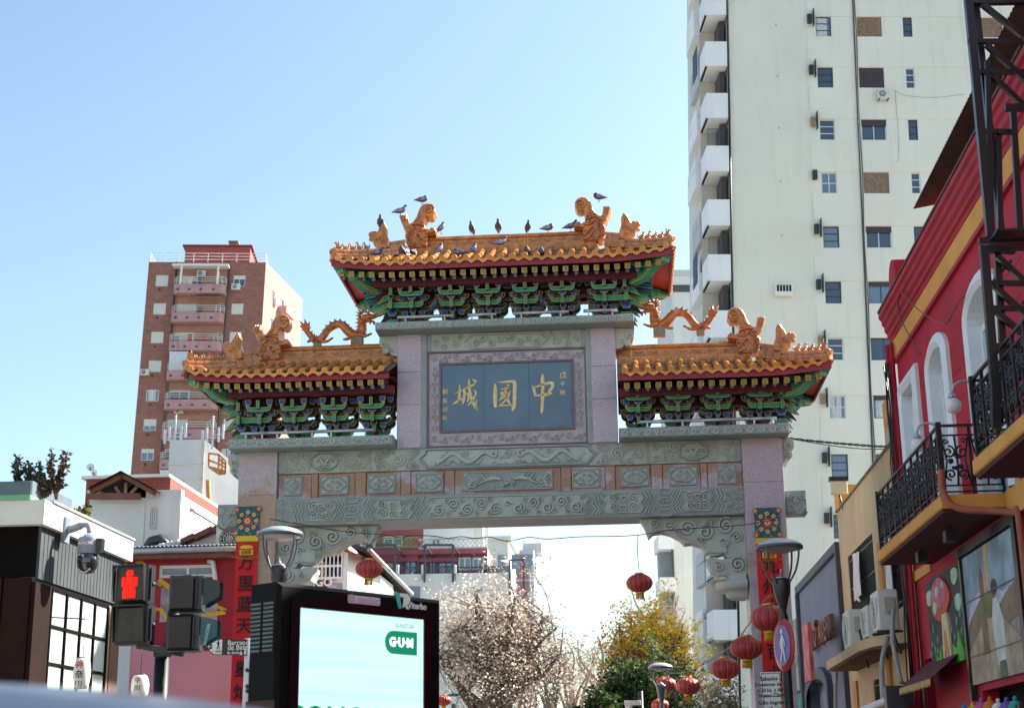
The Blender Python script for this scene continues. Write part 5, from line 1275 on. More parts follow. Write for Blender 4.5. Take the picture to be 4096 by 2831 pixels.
# water tanks
for (x0, x1, y0, y1, Y, m_, lab) in ((1815,2008,672,890,5.2,mat('dark_plastic_tank', '#3c4552', .5, .1, 3),'dark plastic water tank beside the timber canopy'),(2000,2125,722,860,6.6,mat('pale_plastic_tank', '#b5b7b4', .6, .1, 3),'smaller pale water tank behind the dark one')):
    p0, p1 = Z6(x0,y0,Y), Z6(x1,y1,Y); r_ = (p1.x-p0.x)/2; h_ = p0.z-p1.z; cx = (p0.x+p1.x)/2
    pr = [(.02,h_),(r_*.5,h_*.99),(r_*.93,h_*.95),(r_,h_*.92),(r_,h_*.9)]
    for k in range(6): z = h_*(.88-.15*k); pr += [(r_*.99,z),(r_*.99,z-.1*h_),(r_*.965,z-.11*h_),(r_*.965,z-.14*h_)]
    pr += [(r_*.97,0),(.02,0)]
    t_ = thing('water_tank', (cx, Y+r_, p1.z), lab, 'water tank', 'rooftop water tanks')
    MB().lathe(pr[::-1], 24, T(cx, Y+r_, p1.z)).build('barrel', m_, t_); MB().lathe([(.02,0),(r_*.3,0),(r_*.3,.06),(.02,.07)], 14, T(cx, Y+r_, p1.z+h_*.985)).build('lid', m_, t_)
    MB().box(cx-r_, cx+r_, Y, Y+2*r_, 0, p1.z).build('base_wall', stucco, t_)
# low brick building with satellite dishes
by = 11.; brick2 = brick_mat('red_brick', '#8f4038', '#7c342f', '#8a6c62', 1.0, bw=.25, bh=.08); bl = thing('low_brick_building', (P(500,2100,by).x, by+2, 0), 'low red brick building with white coping behind the gabled house', 'building')
a, b_ = Z6(832,330,by), Z6(1640,330,by); MB().box(a.x, b_.x, by, by+5, 0, a.z).build('wall', brick2, bl)
MB().box(a.x-.1, b_.x, by-.12, by+5, a.z, Z6(832,303,by).z).build('coping', white_pl, bl)
q = Z6(1015,296,by); MB().box(q.x-.2, q.x+.2, by+.5, by+1, q.z-.4, q.z+.15).build('vent', white_pl, bl)
for (x, y, r_, lab) in ((872,214,40,'upper satellite dish on the brick building corner'),(905,262,34,'lower satellite dish on the brick building corner')):
    p = Z6(x, y, by+.3); R_ = r_*.4157*38/6023; d_ = thing('satellite_dish', p, lab, 'satellite dish', 'satellite dishes')
    Mx = T(*p) @ RZ(R(14)) @ RX(R(72)); MB().lathe([(.01,0),(R_*.5,R_*.06),(R_*.85,R_*.17),(R_,R_*.24),(R_,R_*.2),(R_*.85,R_*.13),(R_*.5,R_*.02),(.01,-.04)], 22, Mx).build('reflector', mat('dish_grey', '#c9ced3', .5, .05, 3), d_)
    MB().tube([Mx @ Vector((0,-R_*.9,R_*.2)), Mx @ Vector((0,-R_*.3,R_*.9))], .02, 5).build('feed_arm', dgrey, d_); MB().tube([p+Vector((0,.1,0)), p+Vector((.1,.15,-R_-.35))], .03, 6).build('mast', dgrey, d_)
# white stair block with orange cage ladder
sy = 22.; blk = thing('white_stair_block', (P(745,2000,sy).x, sy+2, 0), 'dirty white windowless block with an orange ladder cage before the brick tower', 'building')
dirty = mat('dirty_white_plaster', '#d3d5d3', .85, .07, .7, streak=.6, streakcol='#8f918f'); lit_w = mat('sunlit_side_plaster', '#e8e8e6', .85, .05, .8, streak=.2)  # side plaster lightened to show sunlight on that face
a, b_ = P(682,1760,sy), P(818,1756,sy); mb = MB(); mb.box(a.x-.02, b_.x, sy, sy+.2, 0, a.z); mb.build('front_wall', dirty, blk)
for z in (1855, 1915): q = P(700,z,sy).z; MB().box(a.x-.03, b_.x+.02, sy-.04, sy, q-.03, q+.03).build('joint_band', dirty, blk)
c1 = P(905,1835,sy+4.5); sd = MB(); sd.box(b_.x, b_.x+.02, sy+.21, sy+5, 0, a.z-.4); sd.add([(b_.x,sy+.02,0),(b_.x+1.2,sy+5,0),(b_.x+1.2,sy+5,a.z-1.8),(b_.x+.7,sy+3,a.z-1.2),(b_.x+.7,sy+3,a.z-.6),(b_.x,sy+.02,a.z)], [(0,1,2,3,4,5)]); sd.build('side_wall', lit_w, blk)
MB().box(a.x-.015, b_.x-.01, sy+.201, sy+5, 0, a.z-.02).build('body', dirty, blk)
# lower annex stepping right, sunlit
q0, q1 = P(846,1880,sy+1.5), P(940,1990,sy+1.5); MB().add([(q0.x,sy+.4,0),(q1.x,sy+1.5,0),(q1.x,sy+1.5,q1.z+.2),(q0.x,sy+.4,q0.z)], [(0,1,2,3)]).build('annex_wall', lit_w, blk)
orng = mat('rusty_orange_steel', '#c98a58', .6, .15, 6); lad = MB(); p0, p1 = P(832,1812,sy-.1), P(904,1895,sy-.1)
def Q(px, py, dy=0): return P(px, py, sy-.3+dy)
for (x0, y0), (x1, y1) in (((836,1868),(876,1896)),((876,1896),(904,1893)),((836,1866),(902,1884)),((876,1818),(874,1896)),((904,1845),(902,1893)),((876,1818),(904,1845)),((876,1855),(904,1870)),((836,1868),(836,1812)),((836,1812),(876,1818)),((876,1835),(904,1858)),((888,1830),(888,1894)),((836,1840),(876,1855))): lad.bar(Q(x0,y0), Q(x1,y1), .06)
lad.build('ladder_cage', orng, blk); MB().add([Q(836,1868), Q(876,1896), Q(903,1892), Q(860,1866)], [(0,1,2,3)]).build('ladder_platform', orng, blk)
MB().bar(Q(832,1920), Q(836,2030), .12).build('rusty_pipe', orng, blk)
for px, py in ((700, 1745), (850, 1750)):
    mb = MB(); q = Q(px, py, .6); mb.bar(q-Vector((0,0,.4)), q+Vector((0,0,.75)), .05)
    for dx, dz in ((-.35,-.1),(-.2,.0),(.2,.0),(.35,.1)): mb.bar(q+Vector((dx,0,dz-.15)), q+Vector((dx,0,dz+.35)), .07); mb.bar(q+Vector((0,0,dz)), q+Vector((dx,0,dz)), .03)
    e = mb.build('antenna_mast', mat('antenna_grey', '#c4ccd0', .5, .05, 3)); tag(e, 'cluster of pale antennas on the ' + ('left' if px < 800 else 'right') + ' corner of the white stair block', 'antenna', 'antenna masts')

# red mural house behind the traffic signals
ry = 1.6; rf = Fac((P(500,2300,ry).x, ry), 0); rh = thing('red_mural_house', (P(700,2400,ry).x, ry+2, 0), 'low house with red and yellow painted wall, pink base and tiled gable', 'house')
redw = mat('painted_red_wall', '#9c1f33', .75, .1, 1.5); pinkw = mat('pink_wall', '#d98f9c', .8, .06, 1); yel = mat('yellow_wall_paint', '#d0a52c', .7, .12, 2)
def rr(x0, y0, x1, y1): return rf.rect(x0*.6458, 1800+y0*.6458, x1*.6458, 1800+y1*.6458)
a = rr(700, 680, 1480, 1240); wn = rr(985, 712, 1335, 783)
wall_mb(a[0], a[1]+.6, 0, a[3]+.05, [wn], .15).build('wall', redw, rh, rf.M)
MB().box(a[0], a[1]+.6, .15, 3, 0, a[3]).build('core_wall', redw, rh, rf.M)
window(rf, rh, wn, fr_white, gl_mid, 2, 1, 0, None, .04, .06)
pk = rr(790, 1225, 1372, 1600); MB().prism([(pk[0],0),(a[1]+.6,0),(a[1]+.6,rr(0,1320,1,1321)[3]),(lerp(pk[0],pk[1],.55),rr(0,1245,1,1246)[3]),(pk[0],rr(0,1205,1,1206)[3])], -.05, -.004).build('pink_base', pinkw, rh, rf.M)
wp = rr(715, 1200, 795, 1600); MB().box(wp[0], wp[1], -.06, -.004, 0, wp[3]).build('white_strip', stucco, rh, rf.M)
for (x0, y0, x1, y1, w_) in ((850,680,900,720,.10),(985,800,1065,860,.09),(985,985,940,975,.06),(1045,1060,1400,1000,.08),(1345,965,1400,990,.06),(1190,1300,1320,1270,.1),(1320,1270,1400,1280,.08),(1040,1050,990,975,.07),(760,690,1000,840,.03)):
    p0, p1 = rr(x0,y0,x0+1,y0+1), rr(x1,y1,x1+1,y1+1); MB().bar((p0[0],-.012,p0[2]), (p1[0],-.012,p1[2]), .012, w_).build('painted_stripe', yel, rh, rf.M)
grs = mat('grey_mural_paint', '#a89aa2', .8, .45, 2.2); g = rr(1000,850,1175,1060); MB().box(g[0],g[1],-.012,-.003,g[2],g[3]).build('mural_panel', grs, rh, rf.M)
g = rr(1180,870,1345,1050); MB().box(g[0],g[1],-.012,-.003,g[2],g[3]).build('mural_panel', grs, rh, rf.M)
g = rr(1330,690,1415,700); MB().tube([(g[0]-.1,-.05,g[3]),(g[0],-.12,g[3]-.02),(g[0]+.05,-.12,g[3]-.3),(g[0]+.07,-.1,g[3]-.55)], .045, 7).build('white_pipe', white_pt, rh, rf.M)
# eaves, gutter, corrugated edge, tiled gable
z0 = rr(0,672,1,673)[3]; z1 = rr(0,650,1,651)[3]
MB().box(a[0]-.1, a[1]+.9, -.25, -.0, z0-.1, z0-.01).build('eave_board', bwood, rh, rf.M); MB().tube([(a[0]-.1,-.32,z0+.04),(a[1]+.9,-.32,z0+.04)], .055, 8).build('gutter', mat('zinc_gutter', '#aeb4ba'), rh, rf.M)
n = 44; vs = []
for i in range(n*2+1): x = lerp(a[0]-.1, a[1]+.9, i/(2*n)); vs += [(x,-.35,z0+.1+.025*(i % 2)),(x,1.2,z0+.3+.025*(i % 2))]
MB().add(vs, [(2*i,2*i+2,2*i+3,2*i+1) for i in range(2*n)]).build('corrugated_roof', mat('grey_corrugated', '#767b82', .5, .1, 4, metal=.3), rh, rf.M)
g0, g1 = Z6(1550,1045,ry+.9), Z6(2330,745,ry+.9); gx = MB().add([(g0.x,ry+.9,g0.z-.1),(g1.x+.6,ry+.9,g0.z-.1),(g1.x+.6,ry+.9,g1.z+.15),(g0.x,ry+.9,g0.z)], [(0,1,2,3)]).build('gable_wall', stucco, rh)
for k in range(9):
    t0, t1 = k/9, (k+1)/9; p0, p1 = g0.lerp(g1, t0), g0.lerp(g1, t1); MB().bar(p0+Vector((0,-.12,.02+.02*(k % 2))), p1+Vector((0,-.12,.04+.02*(k % 2))), .25, .10).build('verge_tile', mat('brown_verge_tile', '#7a4a3c', .7, .2, 6), gx)
MB().add([g0+Vector((0,-.2,.08)), g1+Vector((0,-.2,.08)), g1+Vector((0,3,.08)), g0+Vector((0,3,.08))], [(0,1,2,3)]).build('tiled_roof', mat('brown_verge_tile', '#7a4a3c'), rh)
mb = MB(); rr2 = random.Random(3)
for k in range(60): 
    t = rr2.random(); p = Z6(lerp(1180,1720,t), lerp(1015,930,max(0,t-.4)*1.6)+rr2.uniform(-6,10), ry+.6); mb.ball((p.x,p.y,p.z), .05*rr2.uniform(.5,1.4), n=5)
o_ = mb.build('roof_clutter', mat('pale_rubble', '#c9cdd2', .8, .2, 8), rh); o_['kind'] = 'stuff'
q = Z6(2195,925,ry+.5); ac_unit('air_conditioner', T(q.x+.15, ry+.35, q.z-.25), 'split unit on the white gable beside the left gate column', w=.7, h=.55)
q = Z6(1490,930,gy-.1); 
m_ = MB().tube([q+Vector((-.2,0,-.1)), q+Vector((-.05,-.05,.0)), q+Vector((.1,-.05,.05)), q+Vector((.35,0,-.12))], [.05,.11,.11,.06], 8).build('vent_duct', dgrey, house_g)
# ================================================================== right side of the street
sfR = Fac((6.2, 0), R(-90))      # local x grows toward the camera
MR = sfR.M
redb = thing('red_building', (6.4, -8, 0), 'crimson old building with yellow frieze, white arched windows and iron balconies', 'building')
crim = mat('crimson_stucco', '#b00d2c', .75, .16, 1.0, bump=.12, bscale=6, streak=.25, streakcol='#8d1730'); crim_d = mat('dark_crimson_trim', '#a50f28', .65, .12, 1.5); ochre = mat('orange_ochre_stucco', '#dd9c4c', .8, .08, 1.5, streak=.25, streakcol='#c07f3a')
U0, U1 = 3.72, 17.
def arch_pts(u0, u1, zb, zt, rise, n=10):
    c = (u0+u1)/2; w = (u1-u0)/2
    return [(u0,zb)]+[(c-w*cos(pi*i/n), zt-rise+rise*sin(pi*i/n)) for i in range(n+1)]+[(u1,zb)]
wins = [(4.08, 5.06, 5.2, 6.72, .0), (6.12, 7.08, 4.3, 6.72, .22), (8.5, 9.75, 4.3, 6.72, .26), (12.1, 13.3, 4.3, 6.72, .26)]
lows = [(3.9, 4.5, 0, 2.9), (7.3, 9.4, 0, 2.3), (10.2, 12.4, 0, 2.6)]
wall_mb(U0, U1, 0, 7.7, [(a, b, c, d) for a, b, c, d, rs in wins]+lows, .2).build('wall', crim, redb, MR)
MB().quad((U0,0,0),(U0,0,7.7),(U0,8,7.7),(U0,8,0)).build('end_wall', crim_d, redb, MR)
MB().box(U0+.05, U1, .22, 8, 0, 7.65).build('core_wall', blackw, redb, MR)
for z in (5.1, 5.45, 5.8, 6.15, 6.5):
    for a, b in ((U0,3.86),(5.28,5.9),(7.3,8.28),(9.97,11.88),(13.52,U1)): MB().box(a, b, -.004, .0, z, z+.012).build('stucco_joint', crim_d, redb, MR)
for a, b, c, d, rs in wins:
    o_ = arch_pts(a-.2, b+.2, c, d+.18, rs+.12) if rs else [(a-.2,c),(a-.2,d+.18),(b+.2,d+.18),(b+.2,c)]
    i_ = arch_pts(a+.006, b-.006, c+.004, d-.004, rs) if rs else [(a+.006,c+.004),(a+.006,d-.006),(b-.006,d-.006),(b-.006,c+.004)]
    mb = MB(); k = len(o_)
    for y0, O, I in ((-.07, o_, i_),):
        m1 = [((p[0]*.35+q[0]*.65), (p[1]*.35+q[1]*.65)) for p, q in zip(O, I)]
        vs = [(p[0],-.05,p[1]) for p in O]+[(p[0],-.09,p[1]) for p in m1]+[(p[0],-.05,p[1]) for p in I]+[(p[0],.18,p[1]) for p in I]+[(p[0],.0,p[1]) for p in O]
        for r_ in range(3): mb.add(vs, [], 0); 
        fs = []
        for r_ in range(3): fs += [(r_*k+i, r_*k+i+1, (r_+1)*k+i+1, (r_+1)*k+i) for i in range(k-1)]
        fs += [(i, 4*k+i, 4*k+i+1, i+1) for i in range(k-1)]
        mb = MB().add(vs, fs)
    w = mb.build('window_surround', mat('white_trim_paint', '#dfe3e8', .55, .05, 2), redb, MR)
    # arched infill, frame and two glazed leaves
    MB().box(a+.01, b-.01, .15, .19, d-rs-.02, d-.01).build('lintel_infill', white_pt, w, MR)
    if rs:
        sp_ = [(a-.0005,d-rs-.002)]+[((a+b)/2-(b-a)/2*cos(pi*i/10), d-rs+rs*sin(pi*i/10)) for i in range(11)]+[(b+.0005,d-rs-.002),(b+.0005,d+.001),(a-.0005,d+.001)]
        MB().prism(sp_, -.0495, .1).build('arch_spandrel', crim, w, MR)
    wn = MB()
    for x in (a+.04, (a+b)/2, b-.04): wn.box(x-.04, x+.04, .10, .16, c, d-rs-.02)
    wn.box(a, b, .101, .159, d-rs-.1, d-rs-.02); wn.box(a, b, .101, .159, c, c+.08); wn.build('window_frame', mat('white_trim_paint', '#dfe3e8'), w, MR)
    for x0, x1 in ((a+.08,(a+b)/2-.04),((a+b)/2+.04,b-.08)): MB().quad((x0,.12,c+.08),(x1,.12,c+.08),(x1,.12,d-rs-.1),(x0,.12,d-rs-.1)).build('pane', glass('sky_reflection_glass', (.30,.42,.55), .05), w, MR)  # reflected pale sky is painted into the pane colour
MB().box(9.15, 9.7, .09, .1, 4.35, 6.3).build('open_shutter', black_m, redb, MR)
# mouldings, frieze, cornice
MB().box(U0-.02, U1, -.05, 0, 7.30, 7.36).build('moulding', crim_d, redb, MR); MB().box(U0-.01, U1, -.03, 0, 7.361, 7.66).build('frieze_band', ochre, redb, MR)
cp = [(0,7.66),(-.04,7.66),(-.05,7.72),(-.08,7.74),(-.08,7.80),(-.115,7.84),(-.12,7.92),(-.15,7.95),(-.155,8.02),(-.19,8.05),(-.19,8.12),(-.16,8.14),(.5,8.16),(.5,7.66)]
MB().prism(cp, U0-.16, U1, axes='yz').build('cornice', crim_d, redb, MR)
MB().box(U0-.18, U1, -.2, .1, 8.141, 8.175).build('cornice_cap', mat('weathered_cap', '#6b3a38', .8, .2, 5), redb, MR)
pd = [(0,0),(.62,0),(.62,.42)]+[(.31+.31*cos(pi*i/10), .42+.28*sin(pi*i/10)) for i in range(1,10)]+[(0,.42)]
MB().prism([(U0-.1+a, 8.17+b) for a, b in pd], .0, .3).build('pediment', crim, redb, MR); MB().box(U0+.53, U0+.75, -.06, .3, 8.175, 8.7).build('pediment_pier', crim, redb, MR)
pd = [(a*1.3, b*1.5) for a, b in pd]; MB().prism([(13.2+a, 8.17+b) for a, b in pd], .0, .3).build('pediment', crim, redb, MR); MB().box(12.7, 13.2, -.02, .4, 8.175, 9.0).build('pediment_pier', crim, redb, MR)
MB().box(14.1, U1, -.02, .4, 8.176, 8.9).build('parapet', crim, redb, MR)
# lower wall bands and shopfront
MB().box(U0-.5, 5.0, -.03, 0, 4.02, 4.16).build('band', ochre, redb, MR); MB().box(9.5, U1, -.05, 0, 4.0, 4.3).build('band', ochre, redb, MR)
MB().tube([(U0-.05,-.1,0),(U0-.05,-.1,7.6)], .055, 8).build('drain_pipe', crim_d, redb, MR); MB().tube([(U0+.1,-.08,0),(U0+.1,-.08,7.6)], .035, 6).build('drain_pipe', crim_d, redb, MR)
mb = MB(); rr_ = random.Random(4)
for k in range(7):
    x = U0-.16+.05*k; mb.tube([(x+rr_.uniform(-.05,.05),-.13-rr_.random()*.08,z) for z in (2.6,3.4,4.2,5.0,5.8,6.6,7.3)], .01, 4)
mb.build('cable_bundle', black_m, redb, MR)['kind'] = 'stuff'
tpipe = mat('terracotta_pipe', '#a35a44', .6, .1, 4)
MB().tube(smoothpts([(9.55,-.72,4.55),(9.55,-.72,4.3),(9.6,-.6,4.12),(9.75,-.25,4.05),(9.9,-.08,4.0),(10.0,-.06,3.9),(10.02,-.06,2.5)], 4), .04, 8).build('terracotta_pipe', tpipe, redb, MR)
# wrought-iron balconies
iron = mat('wrought_iron', '#1a1a20', .35, .12, 5)
def scroll2(mb, c, r, ax, a0, d, t=1.5, w=.012, n=16):
    pts = []
    for i in range(n+1):
        k = i/n; rr_ = r*(1-.8*k); a = a0+d*t*2*pi*k; pts.append(c+ax*(rr_*cos(a))+Vector((0,0,1))*(rr_*sin(a)))
    mb.tube(pts, w, 5)
def iron_panel(mb, A, B, h):
    """scrollwork between two bottom corners"""
    ax = (B-A).normalized(); L = (B-A).length; n = max(1, round(L/.42)); w = L/n
    for z in (.04, h*.14, h*.86, h): mb.bar(A+Vector((0,0,z)), B+Vector((0,0,z)), .028 if z == h else .018)
    for i in range(n):
        c = A+ax*(w*(i+.5)); o_ = Vector((0,0,1))
        for s in (-1, 1):
            scroll2(mb, c+ax*(s*w*.22)+o_*(h*.62), w*.22, ax, pi/2, s, 1.4); scroll2(mb, c+ax*(s*w*.2)+o_*(h*.30), w*.2, ax, -pi/2, s, 1.4); scroll2(mb, c+ax*(s*w*.3)+o_*(h*.78), w*.1, ax, 0, s, 1.2, .009)
        mb.tube([c+o_*(h*.14), c+ax*(.05*w)+o_*(h*.4), c+o_*(h*.86)], .012, 5)
        mb.tube([c-ax*(w*.45)+o_*(h*.16), c-ax*(w*.3)+o_*(h*.5), c-ax*(w*.45)+o_*(h*.84)], .010, 5); mb.tube([c+ax*(w*.45)+o_*(h*.16), c+ax*(w*.3)+o_*(h*.5), c+ax*(w*.45)+o_*(h*.84)], .010, 5)
        for _ in range(7):
            p = c+ax*(random.uniform(-.22,.22)*w)+o_*(h*random.uniform(.3,.68)); mb.ball((p.x,p.y,p.z), random.uniform(.018,.04), n=5)
    for i in range(n+1): p = A+ax*(w*i); mb.bar(p, p+Vector((0,0,h)), .03)
def balcony(u0, u1, xf, lab, h=.78):
    q = MB().bbox(u0, u1, xf-6.2, 0.0, 4.14, 4.29, .015).build('balcony_slab', ochre, redb, MR); tag(q, lab, None)
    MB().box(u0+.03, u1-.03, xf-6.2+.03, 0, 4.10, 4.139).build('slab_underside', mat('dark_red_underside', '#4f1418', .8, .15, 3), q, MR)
    y = xf-6.2+.06
    for A, B in (((u0+.06,y,4.29),(u1-.06,y,4.29)),((u1-.06,y,4.29),(u1-.06,-.03,4.29)),((u0+.06,y,4.29),(u0+.06,-.03,4.29))):
        mb = MB(); iron_panel(mb, Vector(A), Vector(B), h); mb.build('railing', iron, q, MR)
    for x, yy in ((u0+.06,y),(u1-.06,y)): MB().bar((x,yy,4.29),(x,yy,4.29+h+.04), .055).build('corner_post', iron, q, MR)
    for t in (.35, .75):
        e = MB().box(lerp(u0,u1,t)-.09, lerp(u0,u1,t)+.09, -.5, -.38, 3.93, 4.06); e.bar((lerp(u0,u1,t),-.44,4.06),(lerp(u0,u1,t),-.44,4.12), .03); e.build('floodlight', black_m, q, MR)
balcony(5.07, 9.46, 5.46, 'long iron-railed balcony on an ochre slab')
balcony(11.35, 15.5, 5.40, 'second iron balcony behind the black steel frame')
# globe wall lamps
gl_w = mat('opal_globe_glass', '#e8e2e4', .25, .03, 3)
for px, py, lab in ((3812,1622,'white globe wall lamp on a curved arm beside the arched window'), (3671,1780,'white globe wall lamp above the iron railing, farther along')):
    p = PX(px, py, 5.85); q = thing('globe_lamp', p, lab, 'wall lamp', 'globe wall lamps')
    MB().ball(p, .095, n=16).build('globe', gl_w, q); MB().lathe([(.01,.09),(.05,.09),(.045,.13),(.02,.15),(.01,.15)], 12, T(*p)).build('cap', steel, q)
    MB().tube(smoothpts([p+Vector((0,0,.15)), p+Vector((.04,0,.25)), p+Vector((.16,0,.29)), p+Vector((.29,0,.22)), p+Vector((.32,0,.05)), p+Vector((.32,0,-.12))], 3), .016, 6).build('arm', steel, q)
    MB().box(p.x+.31, p.x+.345, p.y-.03, p.y+.03, p.z-.2, p.z+.12).build('back_plate', steel, q)
# terrace canopy above the cornice
cn = thing('corrugated_canopy', (6.9, -9, 8.2), 'brown corrugated terrace canopy above the crimson cornice', 'canopy')
n = 60; vs = []
for i in range(n*2+1): x = lerp(6.35, 12.4, i/(2*n)); dz = .018*(i % 2); vs += [(x,-.1,8.78+dz),(x,1.5,9.05+dz)]
MB().add(vs, [(2*i,2*i+2,2*i+3,2*i+1) for i in range(2*n)]).build('corrugated_sheet', mat('brown_corrugated', '#6d5148', .7, .15, 6), cn, MR)
for y, z in ((.35, 8.80), (.9, 8.9)): MB().tube([(6.3,y,z),(12.4,y,z)], .04, 6).build('purlin', mat('brown_steel', '#5c3c30', .6, .1, 4), cn, MR)
for x in (6.6, 8.2, 9.8, 11.4): MB().bar((x,.35,8.16),(x,.35,8.8), .06).build('post', mat('brown_steel', '#5c3c30'), cn, MR)
vs = []
for i in range(61): x = lerp(6.5, 12.4, i/60); vs += [(x,1.0+.02*(i % 2),8.16),(x,1.0+.02*(i % 2),8.95)]
MB().add(vs, [(2*i,2*i+2,2*i+3,2*i+1) for i in range(60)]).build('back_sheet', mat('white_corrugated', '#cdd6da', .6, .06, 4), cn, MR)
mb = MB()
for z in (.15, .3, .45): mb.tube([(4.3,.1,8.17+z),(12.4,.1,8.17+z)], .012 if z < .4 else .025, 5)
for i in range(14): mb.bar((4.3+i*.6,.1,8.17),(4.3+i*.6,.1,8.62), .025)
for i in range(70): mb.bar((4.4+i*.115,.1,8.17),(4.4+i*.115+.1,.1,8.6), .006)
mb.build('terrace_railing', mat('rust_rail', '#6c3a2c', .6, .15, 5), cn, MR)
# black steel frame
st = thing('steel_frame', (5.8, -12.4, 4.3), 'black steel stair frame rising past the right edge of the picture', 'steel frame')
SY = -12.45
def RAp(x, y, dy=0): return P(3480+x*.4387, y*.4387, SY+dy)
def RBp(x, y, dy=0): return P(3480+x*.4387, 700+y*.4387, SY+dy)
def RCp(x, y, dy=0): return P(3480+x*.4071, 1350+y*.4071, SY+dy)
blk_s = mat('black_steel_paint', '#1b171a', .35, .15, 3)
for a, b, w, nm in ((RAp(890,-60),RBp(1100,560),.075,'post'),(RAp(960,20,.12),RBp(1200,560,.12),.06,'post'),(RAp(1070,560),RBp(1110,600),.05,'post'),(RBp(1040,700),RCp(1230,480),.075,'post'),(RBp(1160,700,.1),RCp(1330,600,.1),.06,'post'),(RCp(1230,480),RCp(1240,900),.075,'post'),
                    (RAp(860,20),RAp(1500,10),.06,'beam'),(RAp(890,380),RAp(1500,382),.045,'beam'),(RAp(945,660),RAp(1500,660),.045,'beam'),(RAp(1000,1200),RAp(1290,1205),.045,'beam'),(RBp(990,600),RBp(1500,590),.05,'landing_edge'),(RBp(1000,675),RBp(1320,690),.06,'landing_edge'),
                    (RBp(1060,985),RBp(1500,990),.045,'beam'),(RBp(1100,1215),RBp(1500,1220),.045,'beam'),(RBp(1130,1560),RBp(1500,1560),.045,'beam'),(RCp(1200,120),RCp(1513,115),.045,'beam'),
                    (RAp(1020,40),RAp(1480,400),.05,'diagonal'),(RAp(1060,410),RAp(1480,790),.05,'diagonal'),(RAp(1110,690),RAp(1480,1040),.05,'diagonal'),(RBp(1160,740),RBp(1480,1040),.05,'diagonal'),(RBp(1130,1010),RBp(1480,1330),.05,'diagonal'),(RBp(1130,1230),RBp(1480,1520),.05,'diagonal'),(RBp(1170,1580),RBp(1480,1880),.05,'diagonal'),(RBp(1130,960,.15),RBp(1290,780,.15),.025,'brace'),(RBp(1380,1180,.15),RBp(1500,1060,.15),.025,'brace'),
                    (RAp(1300,960,-.1),RBp(1370,560,-.1),.055,'inner_post'),(RAp(1230,985,-.1),RAp(1400,985,-.1),.06,'inner_cap'),(RAp(1170,1240,.05),RBp(1190,560,.05),.05,'inner_post')):
    MB().bar(a, b, w, w*1.1, up=(0,1,0)).build(nm, blk_s, st)
MB().box(5.5, 6.2, SY-.3, SY+.3, RBp(1100,600).z-.01, RBp(1100,600).z+.01).build('landing', blk_s, st)

# murals, awnings and shop goods
def mural(u0, u1, z0, z1, lab, shapes, base):
    q = MB().box(u0, u1, -.045, -.005, z0, z1).build('wall_mural', base, None, MR); tag(q, lab, 'mural', 'painted mural panels')
    for k, (pts, m_) in enumerate(shapes):
        MB().prism([(lerp(u0,u1,a), lerp(z0,z1,b)) for a, b in pts], -.0475-.0008*k, -.0455).build('painted_shape', m_, q, MR)
    return q
def blob(cx, cz, rx, rz, n=14, a0=0, w=.0, f=3): return [(cx+rx*cos(a0+2*pi*i/n)*(1+w*cos(f*2*pi*i/n)), cz+rz*sin(a0+2*pi*i/n)*(1+w*sin(f*2*pi*i/n))) for i in range(n)]
pm = lambda n, c, v=.25, s=6: mat('mural_'+n, c, .7, v, s)
rr_ = random.Random(11); sh = [([(0,.0),(1,0),(1,.62),(0,.62)], pm('forest_dark', '#2b3436', .5, 9))]
for k in range(26): sh.append((blob(rr_.uniform(.05,.95), rr_.uniform(.08,.55), .018, .05, 7), pm('leaf_light', '#6d9a8c', .3)))
for k in range(3): sh.append((blob((.12,.85,.9)[k], (.8,.88,.6)[k], .09, .09, 10, 0, .1), pm('pale_green_cloud', '#a9cdb4', .2)))
sh += [(blob(.42,.72,.26,.22,18,0,.05), pm('mushroom_red', '#c4553f', .2)), (blob(.40,.80,.20,.16,16), pm('mushroom_pink', '#c9708c', .2)), (blob(.36,.82,.055,.06,10,0,.12), pm('pale_green_cloud', '#a9cdb4')), (blob(.27,.66,.06,.07,10,0,.12), pm('pale_green_cloud', '#a9cdb4')), (blob(.52,.86,.04,.04,10), pm('pale_green_cloud', '#a9cdb4')),
       ([(.40,.06),(.44,.55),(.58,.55),(.62,.06)], pm('stalk_cream', '#d9c79a', .15)), (blob(.50,.24,.05,.14,8), pm('vest_orange', '#c98a3c', .2)), ([(.42,0),(.46,.2),(.52,.06),(.56,.2),(.60,0)], pm('roots_pink', '#b5507a', .2)), ([(.18,.0),(.22,.16),(.28,.10),(.34,.2),(.40,.0)], pm('grass_green', '#57a63c', .2)), ([(.66,.0),(.70,.2),(.78,.14),(.86,.3),(.94,.1),(.95,0)], pm('grass_green', '#57a63c', .2))]
mural(4.68, 6.98, 2.70, 3.9, 'mural of a tall pink mushroom in dark woodland', sh, pm('board_dark', '#3c3038'))
